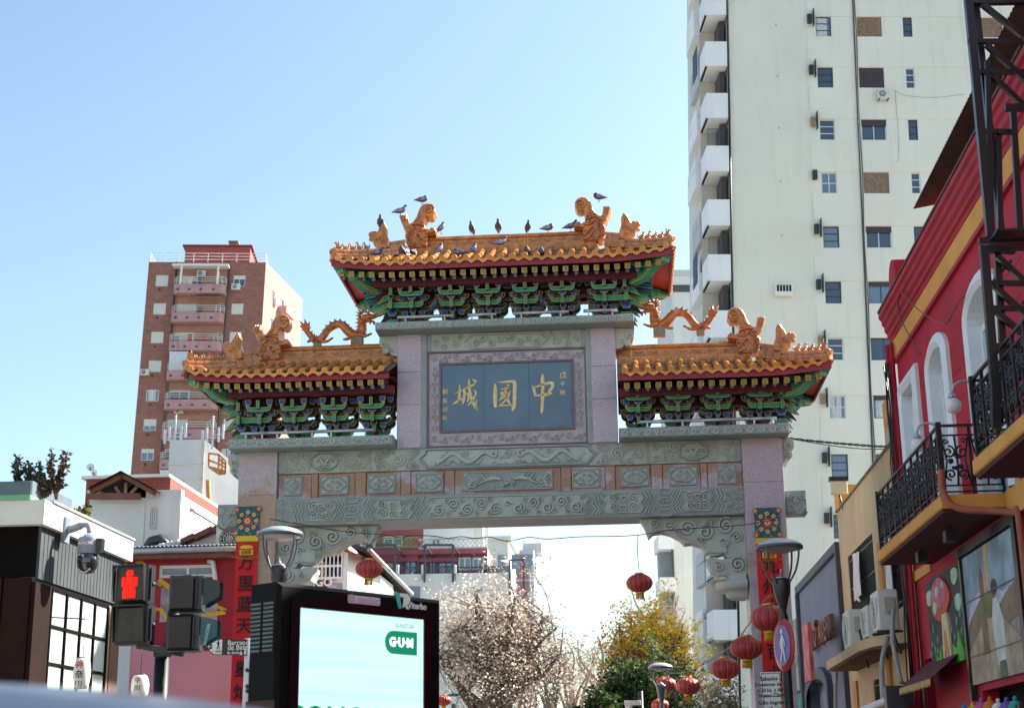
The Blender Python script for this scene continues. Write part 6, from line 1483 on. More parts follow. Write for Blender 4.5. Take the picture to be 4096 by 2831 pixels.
sh = [([(0,.45),(1,.45),(1,1),(0,1)], pm('sky_blue', '#8fa9b8', .35, 2.5)), ([(.1,.62),(.4,.72),(.7,.60),(1,.68),(1,.5),(0,.45)], pm('cloud_lilac', '#b9b2cc', .3, 3)), ([(.38,.62),(.44,1),(.50,1),(.46,.6)], pm('sunbeam', '#cfae84', .25, 4)), ([(.0,.45),(.28,.62),(.42,.45),(.42,.3),(.0,.2)], pm('hill_brown', '#7d6a55', .3, 4)), ([(.5,.45),(.75,.58),(1,.66),(1,.42),(.55,.32)], pm('hill_brown2', '#85725e', .3, 4)),
      ([(0,0),(0,.25),(.35,.46),(.6,.46),(1,.2),(1,0)], pm('road_sand', '#a8967f', .25, 4)), ([(.28,.2),(.31,.8),(.34,.86),(.37,.8),(.40,.2)], pm('tower_stone', '#7e654c', .3, 6)), (blob(.46,.55,.12,.1,10,0,.1), pm('bush', '#6d7048', .3, 5)),
      (blob(.56,.66,.055,.06,12), pm('hair_dark', '#4b3326', .2)), ([(.52,.10),(.48,.42),(.53,.58),(.60,.58),(.68,.40),(.66,.08)], pm('cloak_white', '#c9cfc6', .12, 5)), ([(.54,0),(.55,.12),(.66,.12),(.67,0)], pm('legs_green', '#56694c', .2))]
m2 = mural(7.08, 9.75, 2.38, 3.9, 'large landscape mural with a white-cloaked walker on a road', sh, pm('board_grey', '#8d8a84'))
for z in (2.7, 3.35): MB().box(7.08, 9.75, -.062, -.057, z, z+.012).build('board_joint', fr_dark, m2, MR)
MB().box(6.99, 7.07, -.08, 0, 2.2, 4.0).build('mural_post', black_m, redb, MR); MB().box(6.9, 9.9, -.09, -.0, 3.92, 4.02).build('mural_head', black_m, redb, MR); MB().box(9.76, 9.9, -.1, 0, 2.0, 4.0).build('mural_post', black_m, redb, MR)
aw = thing('scalloped_awning', (6.0, -5, 2.4), 'dark maroon awning with a scalloped gold fringe under the mushroom mural', 'awning'); mar = mat('maroon_canvas', '#5a2632', .85, .12, 4)
MB().add([(4.3,-.02,2.85),(6.55,-.02,2.85),(6.55,-.45,2.5),(4.3,-.45,2.5)], [(0,1,2,3)]).build('canvas', mar, aw, MR)
for k in range(20):
    x0, x1 = 4.3+k*.1125, 4.3+(k+1)*.1125; MB().add([(x0,-.45,2.5),(x1,-.45,2.5),(x1,-.455,2.44),(lerp(x0,x1,.75),-.455,2.41),((x0+x1)/2,-.455,2.40),(lerp(x0,x1,.25),-.455,2.41),(x0,-.455,2.44)], [tuple(range(7))]).build('scallop', mat('gold_fringe', '#b39a62', .8, .15, 8), aw, MR)
aw = thing('red_awning', (6.0, -2.6, 2.2), 'red sign box with a white roller tube at the foot of the crimson building', 'awning')
MB().bbox(.2, 3.9, -.5, -.1, 1.55, 2.3, .02).build('box', mat('red_sign_box', '#a3243c', .5, .08, 3), aw, MR); MB().tube([(.2,-.55,2.3),(3.9,-.55,2.36)], .06, 8).build('roller_tube', white_pt, aw, MR); MB().box(3.85, 4.1, -.6, -.3, 2.0, 2.55).build('end_box', dgrey, aw, MR)
rr_ = random.Random(2)
MB().box(7.0, 11, -.5, -.05, 1.2, 2.0).build('shop_counter', black_m, redb, MR)
names = ('blue','yellow','pink','orange','white','violet','teal')
for k, cc in enumerate(('#2f86b8','#d6b53a','#c9568c','#cf7a38','#d8d4cc','#7a58a8','#3f9a92')):
    p = PX(3860+k*34, 2846-k*3+rr_.uniform(-8,8), 5.72); q = thing('knitted_hat', p, 'small %s knitted hat among the goods at the shop front' % names[k], 'hat', 'coloured goods at the shop front')
    MB().lathe([(.075,-.06),(.08,-.03),(.075,.02),(.05,.06),(.015,.08)], 12, T(*p)).build('cap', mat('knit_'+names[k], cc, .9, .15, 30, bump=.3), q); MB().ball(p+Vector((0,0,.095)), .025, n=7).build('pompom', mat('knit_'+names[k], cc), q)

# yellow building with window bars and condensers
yb = thing('yellow_building', (6.6, 0, 0), 'narrow cream-yellow building with a condenser shelf beside the crimson one', 'building')
cy = mat('cream_yellow_stucco', '#c6ae88', .85, .08, 1.2, streak=.4, streakcol='#a98f66'); cyd = mat('ochre_stucco', '#c08a4a', .85, .1, 1.5)
H = [(-2.75,.25,4.05,5.28),(1.9,3.0,3.8,5.0),(-.8,-.2,.3,2.9),(2.0,3.5,1.7,2.7)]
wall_mb(-3.7, 3.66, 0, 6.28, H, .2).build('wall', cy, yb, MR); MB().box(-3.65, 3.6, .22, 6, 0, 6.2).build('core_wall', blackw, yb, MR)
MB().quad((-3.7,0,0),(-3.7,6,0),(-3.7,6,6.28),(-3.7,0,6.28)).build('end_wall', cy, yb, MR)
MB().box(2.3, 3.66, -.02, .5, 6.281, 6.62).build('parapet_step', cy, yb, MR); MB().box(-3.72, 3.67, -.04, .3, 6.282, 6.31).build('parapet_cap', mortar, yb, MR); MB().box(-3.72, -3.2, -.03, .5, 6.311, 6.75).build('corner_pier', ochre, yb, MR); MB().box(2.35, 2.85, -.03, .5, 6.62, 7.0).build('corner_pier', ochre, yb, MR)
for a, b, c, d in H:
    n = int((b-a)/.11); mb = MB()
    for i in range(n+1): mb.bar((lerp(a,b,i/n),.03,c),(lerp(a,b,i/n),.03,d), .018)
    for z in (c+.1, (c+d)/2, d-.1): mb.bar((a,.03,z),(b,.03,z), .02)
    w = mb.build('window_bars', black_m, yb, MR); MB().quad((a,.15,c),(b,.15,c),(b,.15,d),(a,.15,d)).build('pane', gl_blk, w, MR)
MB().box(.9, 1.2, -.05, 0, 2.0, 5.0).build('pilaster', cyd, yb, MR); MB().box(-3.0, -2.6, -.04, 0, .2, 3.0).build('pilaster', cyd, yb, MR)
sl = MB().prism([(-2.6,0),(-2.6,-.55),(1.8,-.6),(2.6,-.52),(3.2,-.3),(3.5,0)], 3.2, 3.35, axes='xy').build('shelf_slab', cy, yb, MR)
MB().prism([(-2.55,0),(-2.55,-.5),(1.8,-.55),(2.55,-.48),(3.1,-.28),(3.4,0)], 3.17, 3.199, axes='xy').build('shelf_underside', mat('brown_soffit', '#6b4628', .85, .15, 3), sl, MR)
for k, (u_, sc, lab) in enumerate(((-.1,1.0,'leftmost large condenser on the yellow building shelf'),(1.9,.78,'middle smaller condenser on the yellow building shelf'),(3.0,.95,'rightmost condenser on the shelf next to the crimson wall'))):
    M_ = MR @ T(u_, -.5, 3.39); q = ac_unit('air_conditioner', M_, lab, 'condensers on the shelf', w=.68*sc, h=.62*sc, d=.30)
    w_ = .68*sc; h_ = .62*sc; MB().bbox(w_/2, w_/2+.035, .09, .25, h_*.42, h_*.8, .008).build('service_cover', mat('ac_beige', '#b9ad98', .6, .08, 4), q, M_)
    MB().tube(smoothpts([(w_/2+.04,.17,h_*.45),(w_/2+.09,.18,h_*.2),(w_/2+.06,.2,-.1),(w_/2+.2,.25,-.35)], 4), .018, 6).build('hose', black_m, q, M_)
# white cloths hung out
cl = mat('white_cloth', '#dcdcdc', .9, .06, 3)
for (x0, x1, z0, z1, lab) in ((-1.75,-.95,4.35,5.2,'white cloth hung on the barred window of the yellow building'), (1.75,2.25,3.95,5.05,'folded grey-white cloth hanging beside the condensers')):
    vs = []; nn = 10
    for i in range(nn+1):
        for j in range(9):
            t = j/8; x = lerp(x0,x1,i/nn); vs.append((x+.03*sin(t*5+i), -.05-.03*sin(i*1.9+t*2), lerp(z1,z0,t)+(.05*sin(i*1.1) if j == 8 else 0)-.06*(i/nn)*(1-t)))
    tag(MB().add(vs, [(i*9+j, (i+1)*9+j, (i+1)*9+j+1, i*9+j+1) for i in range(nn) for j in range(8)], 0, True).build('hung_cloth', cl, None, MR), lab, 'cloth')
for k, pts in enumerate(([(3.1,-.35,3.3),(3.3,-.5,2.9),(3.4,-.5,2.3),(3.6,-.3,1.9)], [(-2.4,-.4,3.15),(-2.5,-.45,2.4),(-2.3,-.4,1.8),(-1.9,-.3,1.6)], [(3.45,-.3,3.7),(3.5,-.35,3.2),(3.65,-.3,2.6)])):
    MB().tube(smoothpts(pts, 6), .035, 7).build('conduit', mat('grey_conduit', '#a3a19c', .6, .1, 8), yb, MR)
fl = PX(3356, 1948, 6.15); q = thing('floodlight', fl, 'square floodlight on the parapet of the yellow building', 'floodlight')
MB().bbox(-.16,.16,-.06,.06,-.14,.12,.02, M=T(*fl)).build('lens_box', mat('flood_lens', '#d8d0a8', .3, .06, 3), q); MB().box(fl.x-.18, fl.x+.18, fl.y-.06, fl.y+.1, fl.z+.121, fl.z+.2).build('hood', black_m, q); MB().tube([fl+Vector((0,.05,-.1)), fl+Vector((.08,.05,-.55))], .02, 5).build('stalk', black_m, q)
# blue-grey sign building beyond
gb = thing('grey_sign_building', (6.6, 7, 0), 'blue-grey rendered shop front with raised border and rusty letters', 'building'); gr = mat('blue_grey_render', '#6c7284', .8, .07, 1.5, streak=.25); grd = mat('dark_slate_border', '#4a4c58', .7, .08, 2)
wall_mb(-11.2, -3.72, 0, 5.6, [(-10.2,-6.2,0,3.35)], .35).build('wall', gr, gb, MR); MB().box(-11.1, -3.75, .36, 6, 0, 5.55).build('core_wall', blackw, gb, MR)
for a in ((-11.25,-3.72,5.55,5.72),(-11.35,-11.1,0,5.55),(-3.86,-3.715,0,5.55)): MB().box(a[0],a[1],-.09,-.0,a[2],a[3]).build('border', grd, gb, MR)
MB().quad((-11.2,0,0),(-11.2,6,0),(-11.2,6,5.6),(-11.2,0,5.6)).build('end_wall', gr, gb, MR)
ar = arch_pts(-10.3,-6.1,0,3.6,.5); mb = MB(); ip = arch_pts(-10.05,-6.35,0,3.35,.4); k = len(ar)
mb.add([(p[0],-.12,p[1]) for p in ar]+[(p[0],-.12,p[1]) for p in ip]+[(p[0],.0,p[1]) for p in ar], [(i,i+1,k+i+1,k+i) for i in range(k-1)]+[(i,2*k+i,2*k+i+1,i+1) for i in range(k-1)]); mb.build('arch_border', grd, gb, MR)
MB().box(-10.2, -6.2, .2, .3, 0, 3.5).build('shutter', mat('graffiti_shutter', '#7b7f92', .7, .3, 1.2), gb, MR)
rust = mat('rusty_letter', '#8a5a48', .75, .25, 8)
for i, ch in enumerate('RESTÓ ARENA'):
    if ch != ' ': lettering(ch, .62, rust, gb, MR @ T(-8.6+i*.42, -.16, 4.15+.0*i) @ FRONT, 'sign_letter', depth=.05, bold=.012)
sg = MB().bbox(-4.9, -3.9, -.7, -.62, 3.1, 4.2, .01).build('hanging_sign', mat('red_white_sign', '#b5555a', .6, .4, 4), None, MR); tag(sg, 'worn red and white hanging sign left of the condensers', 'sign')
# farther frontages on the right
tb = thing('teal_shop', (6.6, 14, 0), 'low teal painted frontage below a dirty concrete parapet', 'building'); teal = mat('teal_graffiti', '#3f8a8c', .75, .4, 2.2)
MB().box(-19, -11.4, 0.02, 5, 0, 3.3).build('wall', teal, tb, MR); MB().box(-19, -11.4, -.1, 5, 3.301, 5.0).build('parapet', mat('dirty_concrete', '#8f8c88', .9, .25, 1.5, streak=.6), tb, MR); MB().box(-19, -11.4, -.2, 0, 3.9, 4.1).build('ledge', white_pl, tb, MR)

# unseen apartment row added behind the photographer to bounce sunlight onto the gate
op = thing('bounce_apartments', (2, -52, 0), 'unseen pale apartment row added behind the camera to bounce sunlight', 'building'); of = Fac((40, -48), pi); Ho = []
for i in range(20):
    for k in range(7): Ho.append((2+i*3.9, 3.6+i*3.9, 1.0+k*3.0, 2.6+k*3.0))
wall_mb(0, 80, 0, 22, Ho, .25).build('wall', mat('bounce_plaster', '#dcd6c8', .85, .05, .3), op, of.M); MB().box(0, 80, .3, 10, 0, 22).build('core_wall', gl_blk, op, of.M)
for k in range(7): MB().box(1, 79, -1.0, 0, .4+k*3.0, .9+k*3.0).build('balcony', cream2, op, of.M)
# ================================================================== beyond the gate
def Zc(x, y, Y): return P(1400+x*.3465, 2080+y*.3465, Y)
ty = 62.; tf = Fac((Zc(0,300,ty).x, ty), R(2)); terr = thing('terraced_building', (Zc(800,400,ty).x, ty+5, 0), 'terraced white and red apartment block seen beneath the gate beam', 'building')
def tr(x0, y0, x1, y1): return tf.rect(1400+x0*.3465, 2080+y0*.3465, 1400+x1*.3465, 2080+y1*.3465)
redt = mat('faded_red_wall', '#98525a', .8, .08, .8); wht = mat('terrace_white_wall', '#d9dbd8', .85, .05, .6, streak=.2); plum = mat('plum_wall', '#6f4a55', .8, .08, 1)
def slab(r, y0, y1, m, nm='wall', par=None): return MB().box(r[0], r[1], y0, y1, r[2], r[3]).build(nm, m, par or terr, tf.M)
base = tr(-400, 640, 1860, 660)
slab((base[0], base[1], 0, base[3]), 0, 8, wht); b2 = tr(-400, 305, 1570, 645); 
wl = [tr(290,435,475,575), tr(580,425,740,640), tr(775,400,830,620), tr(875,400,970,600), tr(985,435,1185,640), tr(1228,385,1380,535), tr(1390,385,1535,535), tr(100,430,215,590)]
wall_mb(b2[0], b2[1], b2[2], b2[3], wl, .3).build('wall', plum, terr, tf.M @ T(0, 1.5, 0)); f2 = Fac(tf.p, tf.ang); f2.M = tf.M @ T(0, 1.5, 0)
slab((b2[0], b2[1], b2[2], b2[3]), 1.82, 8, wht)
for r_ in wl: window(f2, terr, r_, fr_white if r_[0] > wl[5][0]-.1 else fr_dark, gl_mid, 2, 1, 0, None, .1, .09)
r_ = tr(240,310,1572,345); slab(r_, 1.2, 1.8, redt, 'red_band'); r_ = tr(240,345,760,435); slab(r_, 1.42, 1.49, redt, 'red_band'); r_ = tr(770,400,1220,435); slab(r_, 1.40, 1.48, redt, 'red_band')
up = tr(-400,-60,790,305); wu = [tr(310,95,545,215), tr(-60,100,150,215)]; f3 = Fac(tf.p, tf.ang); f3.M = tf.M @ T(0, 3, 0)
wall_mb(up[0], up[1], up[2], up[3]+3, wu, .3).build('wall', redt, terr, f3.M); slab((up[0], up[1], up[2], up[3]+3), 3.32, 9, wht)
up2 = tr(790,-60,1400,305); wv = [tr(878,100,1000,218)]; wall_mb(up2[0], up2[1], up2[2], up2[3]+3, wv, .3).build('wall', wht, terr, f3.M); slab((up2[0], up2[1]+.5, up2[2], up2[3]+3), 3.32, 9, wht)
for r_ in wu+wv: window(f3, terr, r_, fr_white, gl_dark, 2, 1, .3, shut_w, .1, .1)
def lattice(r_, y, m, par, step=.28):
    mb = MB(); a, b, c, d = r_; h = d-c; n = int((b-a)/step)
    for i in range(n): x = a+i*step; mb.bar((x,y,c),(min(b,x+h),y,d), .035); mb.bar((x+h if x+h < b else b,y+.02,c),(x,y+.02,d), .035)
    for z in (c, d): mb.bar((a,y,z),(b,y,z), .07)
    return mb.build('lattice_railing', m, par, tf.M)
grn = mat('green_lattice', '#6d8a52', .7, .2, 3); lattice(tr(-300,215,780,300), .1, grn, terr); lattice(tr(790,220,1570,308), .1, mat('grey_lattice', '#b3b9bd', .6, .1, 3), terr)
for a in (tr(-200,560,540,640), tr(560,540,1180,640), tr(1225,540,1540,650)): lattice(a, .15, mat('dark_lattice', '#4c4a52', .6, .1, 3), terr, .22)
for x in (540, 840, 1205): r_ = tr(x-18, 510, x+18, 690); slab(r_, 0, .5, wht, 'pier')
for x0, x1 in ((525, 200), (865, 1190)):
    a, b = tr(x0,290,x0+1,720), tr(x1,290,x1+1,720); mb = MB(); mb.bar((a[0],-.2,a[2]),(a[0],-.2,a[3]), .12); mb.bar((b[0],-.2,b[2]),(b[0],-.2,b[3]), .12); mb.bar((a[0],-.2,a[3]),(b[0],-.2,b[3]), .12); mb.bar((a[0],-.2,a[3]),(a[0]+.4,1.4,a[3]-.5), .08); mb.bar((b[0],-.2,b[3]),(b[0]+.4,1.4,b[3]-.5), .08); mb.build('pergola_frame', fr_dark, terr, tf.M)
r_ = tr(1560,380,1830,500); cvs = MB().add([(r_[0],1.5,r_[3]),(r_[0],-.2,r_[3]-.3),(lerp(r_[0],r_[1],.5),-.2,lerp(r_[2],r_[3],.35)),(r_[1],-.2,r_[2]),(r_[1],1.5,r_[2]+.5),(lerp(r_[0],r_[1],.5),1.5,lerp(r_[2],r_[3],.6))], [(0,1,2,5),(5,2,3,4)]).build('shade_cloth', mat('grey_shade_cloth', '#a9a8a2', .9, .1, 2), terr, tf.M)
r_ = tr(1570,500,1840,655); slab(r_, 1.0, 6, mat('terrace_dark_room', '#6c6f76', .8, .1, 1), 'room')
mb = MB(); a = tr(1840,460,2010,900)
for x in (a[0], a[1]): mb.bar((x,0,0),(x,0,a[3]), .1)
mb.bar((a[0],0,a[3]),(a[1],0,a[3]), .1); mb.bar((a[1],0,a[3]),(a[1]+.2,2,a[3]-.5), .1); mb.build('roof_frame', fr_dark, terr, tf.M)
r_ = tr(270,770,810,1000); slab(r_, -.05, -.0, mat('slate_panel_wall', '#7c8290', .7, .1, .8), 'panel'); r_ = tr(1290,780,1380,880); window(tf, terr, r_, fr_white, gl_dark, 2, 1, 0, None, -.08, .08)
# plants on terraces
# white block and haze-tinted brick tower farther off
wy = 95.; q0, q1 = Zc(1590,232,wy), Zc(1825,232,wy); wb = thing('distant_white_block', ((q0.x+q1.x)/2, wy+4, 0), 'small distant white rooftop block right of the terraces', 'building')
MB().box(q0.x, q1.x, wy, wy+8, 0, q0.z).build('wall', wht, wb); MB().box(q0.x-.3, q1.x+.3, wy-.3, wy+8, q0.z, q0.z+.3).build('coping', wht, wb)
for k in range(3): MB().box(q0.x+.8+k*1.1, q0.x+1.4+k*1.1, wy-.03, wy+.02, q0.z-2.4, q0.z-1.2).build('window', gl_mid, wb)
hy = 130.; q0, q1 = Zc(1805,348,hy), Zc(2120,348,hy); hb = thing('distant_brick_tower', ((q0.x+q1.x)/2, hy+5, 0), 'distant banded brick and concrete tower in haze-tinted colours right of the terraces', 'building')
hz = mat('haze_tinted_brick', '#96747a', .85, .06, .5); hc = mat('haze_tinted_concrete', '#bcc3c8', .85, .05, .5)  # haze is mixed into both wall colours
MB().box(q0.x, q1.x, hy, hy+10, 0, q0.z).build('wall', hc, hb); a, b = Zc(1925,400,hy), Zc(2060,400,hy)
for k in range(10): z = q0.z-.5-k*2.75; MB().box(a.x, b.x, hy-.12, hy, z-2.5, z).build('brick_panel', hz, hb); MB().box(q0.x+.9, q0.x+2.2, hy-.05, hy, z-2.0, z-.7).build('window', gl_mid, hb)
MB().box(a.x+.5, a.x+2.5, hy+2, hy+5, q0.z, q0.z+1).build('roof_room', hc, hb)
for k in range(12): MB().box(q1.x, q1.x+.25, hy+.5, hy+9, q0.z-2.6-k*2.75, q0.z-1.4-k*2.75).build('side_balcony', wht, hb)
# cream building on the right, beyond
ey = 74.; ef = Fac((P(2640,2200,ey).x, ey), R(5)); eb = thing('far_cream_building', (P(2740,2300,ey).x, ey+5, 0), 'far cream building with stacked balconies seen under the right bracket', 'building')
r_ = ef.rect(2690, 2100, 2990, 2831); MB().box(r_[0], r_[1]+4, 0, 9, 0, r_[3]+2.2).build('wall', wht, eb, ef.M)
for k in range(8):
    z = ef.uv(2640, 2238).z+1.6-k*2.81; l = ef.rect(2628, 2100, 2680, 2110)
    bl_ = MB().box(l[0], r_[0], -.5, 2.5, z-.95, z); bl_.build('balcony', cream2, eb, ef.M); MB().box(l[0]+.2, r_[0]-.02, 1.0, 2.6, z-2.8, z-.96).build('recess', mat('far_recess', '#8a9198', .8, .1, 1), eb, ef.M)
MB().box(r_[0]-.15, r_[0]-.02, -.1, .1, 0, r_[3]+2.2).build('drain_pipe', fr_dark, eb, ef.M)

# ------------------------------------------------------------------ house with barred balcony beside the left column
iy = 9.; hs = thing('barred_balcony_house', (P(1290,2300,iy).x, iy+2, 0), 'white house with barred balcony and painted lettering behind the left bracket', 'house')
a, b = P(1195,2216,iy), P(1372,2216,iy); z1 = P(1280,2216,iy).z; z0 = P(1280,2311,iy).z
MB().box(a.x-1.2, b.x+.02, iy+.6, iy+4, 0, z1+.3).build('wall', stucco, hs); MB().box(a.x-.05, b.x, iy+.05, iy+.6, z0-.12, z0).build('balcony_floor', white_pt, hs)
MB().box(a.x, b.x, iy+.5, iy+.58, z0, z1).build('dark_room', mat('dark_room', '#2a2d3c', .8, .3, 5), hs)
for i in range(12): x = lerp(a.x, b.x-.02, i/11); MB().bar((x,iy,z0),(x,iy,z1+.02), .03).build('bar', white_pt, hs)
for z in (z0, (z0+z1)/2, z1): MB().bar((a.x,iy,z),(b.x,iy,z), .05).build('rail', white_pt, hs)
for k, cc in enumerate(('#3f4a9a','#a04a5c','#c9b8a0','#2f6a5a','#7a6ab0')):
    x = lerp(a.x+.15, b.x-.15, k/4); MB().box(x-.12, x+.12, iy+.25, iy+.3, z0+.05, lerp(z0,z1,.75)).build('hung_shirt', mat('laundry%d' % k, cc, .9, .2, 5), hs)
zs = P(1250,2330,iy).z; sgn = MB().box(a.x-.1, P(1310,2330,iy).x, iy-.02, iy+.05, zs-.45, zs+.12).build('painted_board', black_m, hs); lettering('iNDiGO', .26, white_pt, hs, T(P(1253,2331,iy).x, iy-.03, zs) @ FRONT, bold=.008)
MB().prism([(b.x-.55,zs-.45),(b.x-.3,zs-.45),(b.x-.5,zs+.1)], iy-.03, iy+.04).build('red_patch', redw, hs)
MB().box(b.x-.45, b.x, iy-.01, iy+.05, 0, z0-.13).build('graffiti_wall', mat('graffiti_grey', '#9fa3ae', .8, .35, 5), hs)
sd_ = PX(1470, 2300, b.x); MB().box(b.x, b.x+.12, iy, iy+7, 0, z1+.1).build('side_wall', stucco, hs)
ra, rb, rc = P(1215,2185,iy), P(1330,2190,iy), P(1440,2260,iy)
for p0, p1 in ((P(1190,2215,iy), P(1345,2185,iy)), (P(1345,2185,iy), P(1455,2238,iy))):
    for k in range(4): u0, u1 = p0.lerp(p1, k/4), p0.lerp(p1, (k+1)/4); MB().add([u0+Vector((0,-.3,.05)), u1+Vector((0,-.3,.05)), u1+Vector((0,5,.35)), u0+Vector((0,5,.35)), u0+Vector((0,-.3,-.04)), u1+Vector((0,-.3,-.04))], [(0,1,2,3),(0,4,5,1)]).build('roof_tile_strip', mat('terracotta_roof', '#8d4a38', .75, .2, 8), hs)
# long dark eave running down the street
ea, eb2 = PX(1478, 2222, -4.35), PX(1640, 2385, -4.35); rf_ = thing('eaved_shed', (-5, (ea.y+eb2.y)/2, 0), 'white shed with a long dark overhanging eave along the street', 'building')
MB().add([ea+Vector((0,-.4,0)), eb2, eb2+Vector((-1.6,0,.75)), ea+Vector((-1.6,-.4,.75)), ea+Vector((0,-.4,.12)), eb2+Vector((0,0,.12)), eb2+Vector((-1.6,0,.87)), ea+Vector((-1.6,-.4,.87))], [(0,1,2,3),(7,6,5,4),(0,4,5,1),(0,3,7,4)]).build('eave', mat('dark_brown_eave', '#3c2f30', .75, .15, 5), rf_)
for k in range(14): p = ea.lerp(eb2, k/14); MB().bar(p+Vector((.02,0,-.04)), p+Vector((-1.2,0,.5)), .06).build('rafter', mat('dark_brown_eave', '#3c2f30'), rf_)
MB().tube([ea+Vector((.06,-.4,.08)), eb2+Vector((.06,0,.08))], .06, 7).build('gutter', mat('zinc_gutter', '#aeb4ba'), rf_); MB().box(-7.5, -4.95, ea.y, eb2.y, 0, ea.z+.1).build('wall', stucco, rf_)

# ------------------------------------------------------------------ trees
def leafmat(name, col, var=.25, trans=.45, vs=3):
    if name in MATS: return MATS[name]
    m = mat(name, col, .6, var, vs); nt = m.node_tree; N = nt.nodes; L = nt.links; b = N['Principled BSDF']
    tr_ = N.new('ShaderNodeBsdfTranslucent'); mx = N.new('ShaderNodeMixShader'); mx.inputs[0].default_value = trans
    src = b.inputs['Base Color'].links[0].from_socket; L.new(src, tr_.inputs['Color']); L.new(b.outputs[0], mx.inputs[1]); L.new(tr_.outputs[0], mx.inputs[2])
    L.new(mx.outputs[0], N['Material Output'].inputs['Surface']); return m
dry = leafmat('dry_brown_leaf', '#9a8474', .35, .4); dry2 = leafmat('pale_dry_seed', '#dccdbd', .2, .5); yl = leafmat('yellow_leaf', '#f2d24e', .15, .65); orr = leafmat('orange_leaf', '#e89a44', .2, .65); gn = leafmat('autumn_green_leaf', '#7d8a2c', .25, .5); dg = leafmat('deep_green_leaf', '#2a3b1a', .3, .2); dg2 = leafmat('mid_green_leaf', '#4e6a2c', .3, .35)
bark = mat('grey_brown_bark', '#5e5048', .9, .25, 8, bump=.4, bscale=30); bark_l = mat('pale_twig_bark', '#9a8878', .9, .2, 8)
def tree(name, lab, base, trunk_h, cc, cr, seed, limbs=7, subs=8, twigs=5, lv=None, leaf_n=4, lsz=.12, tw_r=.012, group='trees behind the gate', bk=None, cat='tree', dropp=0., lspread=.25, twl=.22, sr=.16):
    rr_ = random.Random(seed); q = thing(name, base, lab, cat, group); tk = MB(); cw = MB(); base = Vector(base); cc = Vector(cc); cr = Vector(cr)
    top = Vector((lerp(base.x, cc.x, .5), lerp(base.y, cc.y, .5), base.z+trunk_h)); r0 = cr.x*.06+.05
    tk.tube(smoothpts([base, base.lerp(top, .5)+Vector((rr_.gauss(0,.1), rr_.gauss(0,.1), 0)), top], 3), [r0*1.3-(r0*.5)*i/6 for i in range(7)], 8)
    def inside():
        d = Vector((rr_.gauss(0,1), rr_.gauss(0,1), rr_.gauss(0,1))).normalized()*(rr_.random()**.45); return Vector((cc.x+d.x*cr.x, cc.y+d.y*cr.y, cc.z+d.z*cr.z))
    for i in range(limbs):
        a = 2*pi*i/limbs+rr_.uniform(-.4,.4); el = rr_.uniform(-.15,.9); e = Vector((cc.x+cr.x*.62*cos(a)*cos(el), cc.y+cr.y*.62*sin(a)*cos(el), cc.z+cr.z*.7*sin(el)))
        st_ = base.lerp(top, rr_.uniform(.7, 1)); m1 = st_.lerp(e, .4)+Vector((rr_.gauss(0,.25), rr_.gauss(0,.25), rr_.uniform(0,.4))); L_ = smoothpts([st_, m1, st_.lerp(e, .75)+Vector((rr_.gauss(0,.2), rr_.gauss(0,.2), rr_.gauss(0,.2))), e], 4)
        tk.tube(L_, [r0*.62*(1-.8*j/(len(L_)-1)) for j in range(len(L_))], 6)
        for j in range(subs):
            p = L_[rr_.randrange(3, len(L_))]; t = inside(); t = p.lerp(t, min(1, cr.x*.8/max(.01, (t-p).length))); mm = p.lerp(t, .5)+Vector((rr_.gauss(0,.15), rr_.gauss(0,.15), .15-dropp)); S_ = smoothpts([p, mm, t], 4)
            tk.tube(S_, [r0*sr*(1-.75*k/(len(S_)-1)) for k in range(len(S_))], 5)
            for k in range(twigs):
                p2 = S_[rr_.randrange(2, len(S_))]; d = Vector((rr_.gauss(0,1), rr_.gauss(0,1), rr_.gauss(.35,.7)-dropp)).normalized(); ln = cr.x*twl*rr_.uniform(.5,1.3); e2 = p2+d*ln; m2_ = p2+d*ln*.5+Vector((rr_.gauss(0,.05), rr_.gauss(0,.05), 0))
                tk.tube([p2, m2_, e2], [tw_r, tw_r*.7, tw_r*.3], 3)
                if lv:
                    mi = lv_pick(lv, e2, cc, cr, rr_)
                    for n_ in range(leaf_n):
                        pp = p2.lerp(e2, rr_.uniform(.25,1.1))+Vector((rr_.gauss(0,1), rr_.gauss(0,1), rr_.gauss(0,1)))*lspread*cr.x*.12; leaf(cw, pp, lsz*rr_.uniform(.6,1.4), rr_, mi if rr_.random() < .8 else rr_.randrange(len(lv)))
    tk.build('trunk', bk or bark, q)
    if lv: cw.build('crown', lv, q)
    return q
def lv_pick(lv, p, c, r, rr_):
    if len(lv) == 1: return 0
    h = (p.z-c.z)/r.z; s = (p.x-c.x)/r.x
    return min(len(lv)-1, max(0, int((s*.5+.5)*len(lv)+rr_.gauss(0,.5))))
by_ = 22.; b0 = P(1935, 2831, by_); c0 = P(1990, 2590, by_)
tree('bare_tree', 'leafless tree hung with dry brown seed clusters behind the ad screen', (b0.x, by_, 0), 3.4, (c0.x, by_, c0.z-.2), (3.25,2.5,3.3), 21, 10, 18, 12, [dry2, dry2, dry], 9, .085, .005, lspread=.3, twl=.2, sr=.1)
b0 = P(2150, 2831, 40); c0 = P(2190, 2640, 40); tree('bare_tree', 'smaller bare grey tree with few leaves between the two crowns', (b0.x, 40, 0), 3.2, (c0.x, 40, c0.z), (2.0,2,2.4), 22, 7, 10, 5, [dry], 2, .09, .008, bk=bark_l, sr=.1)
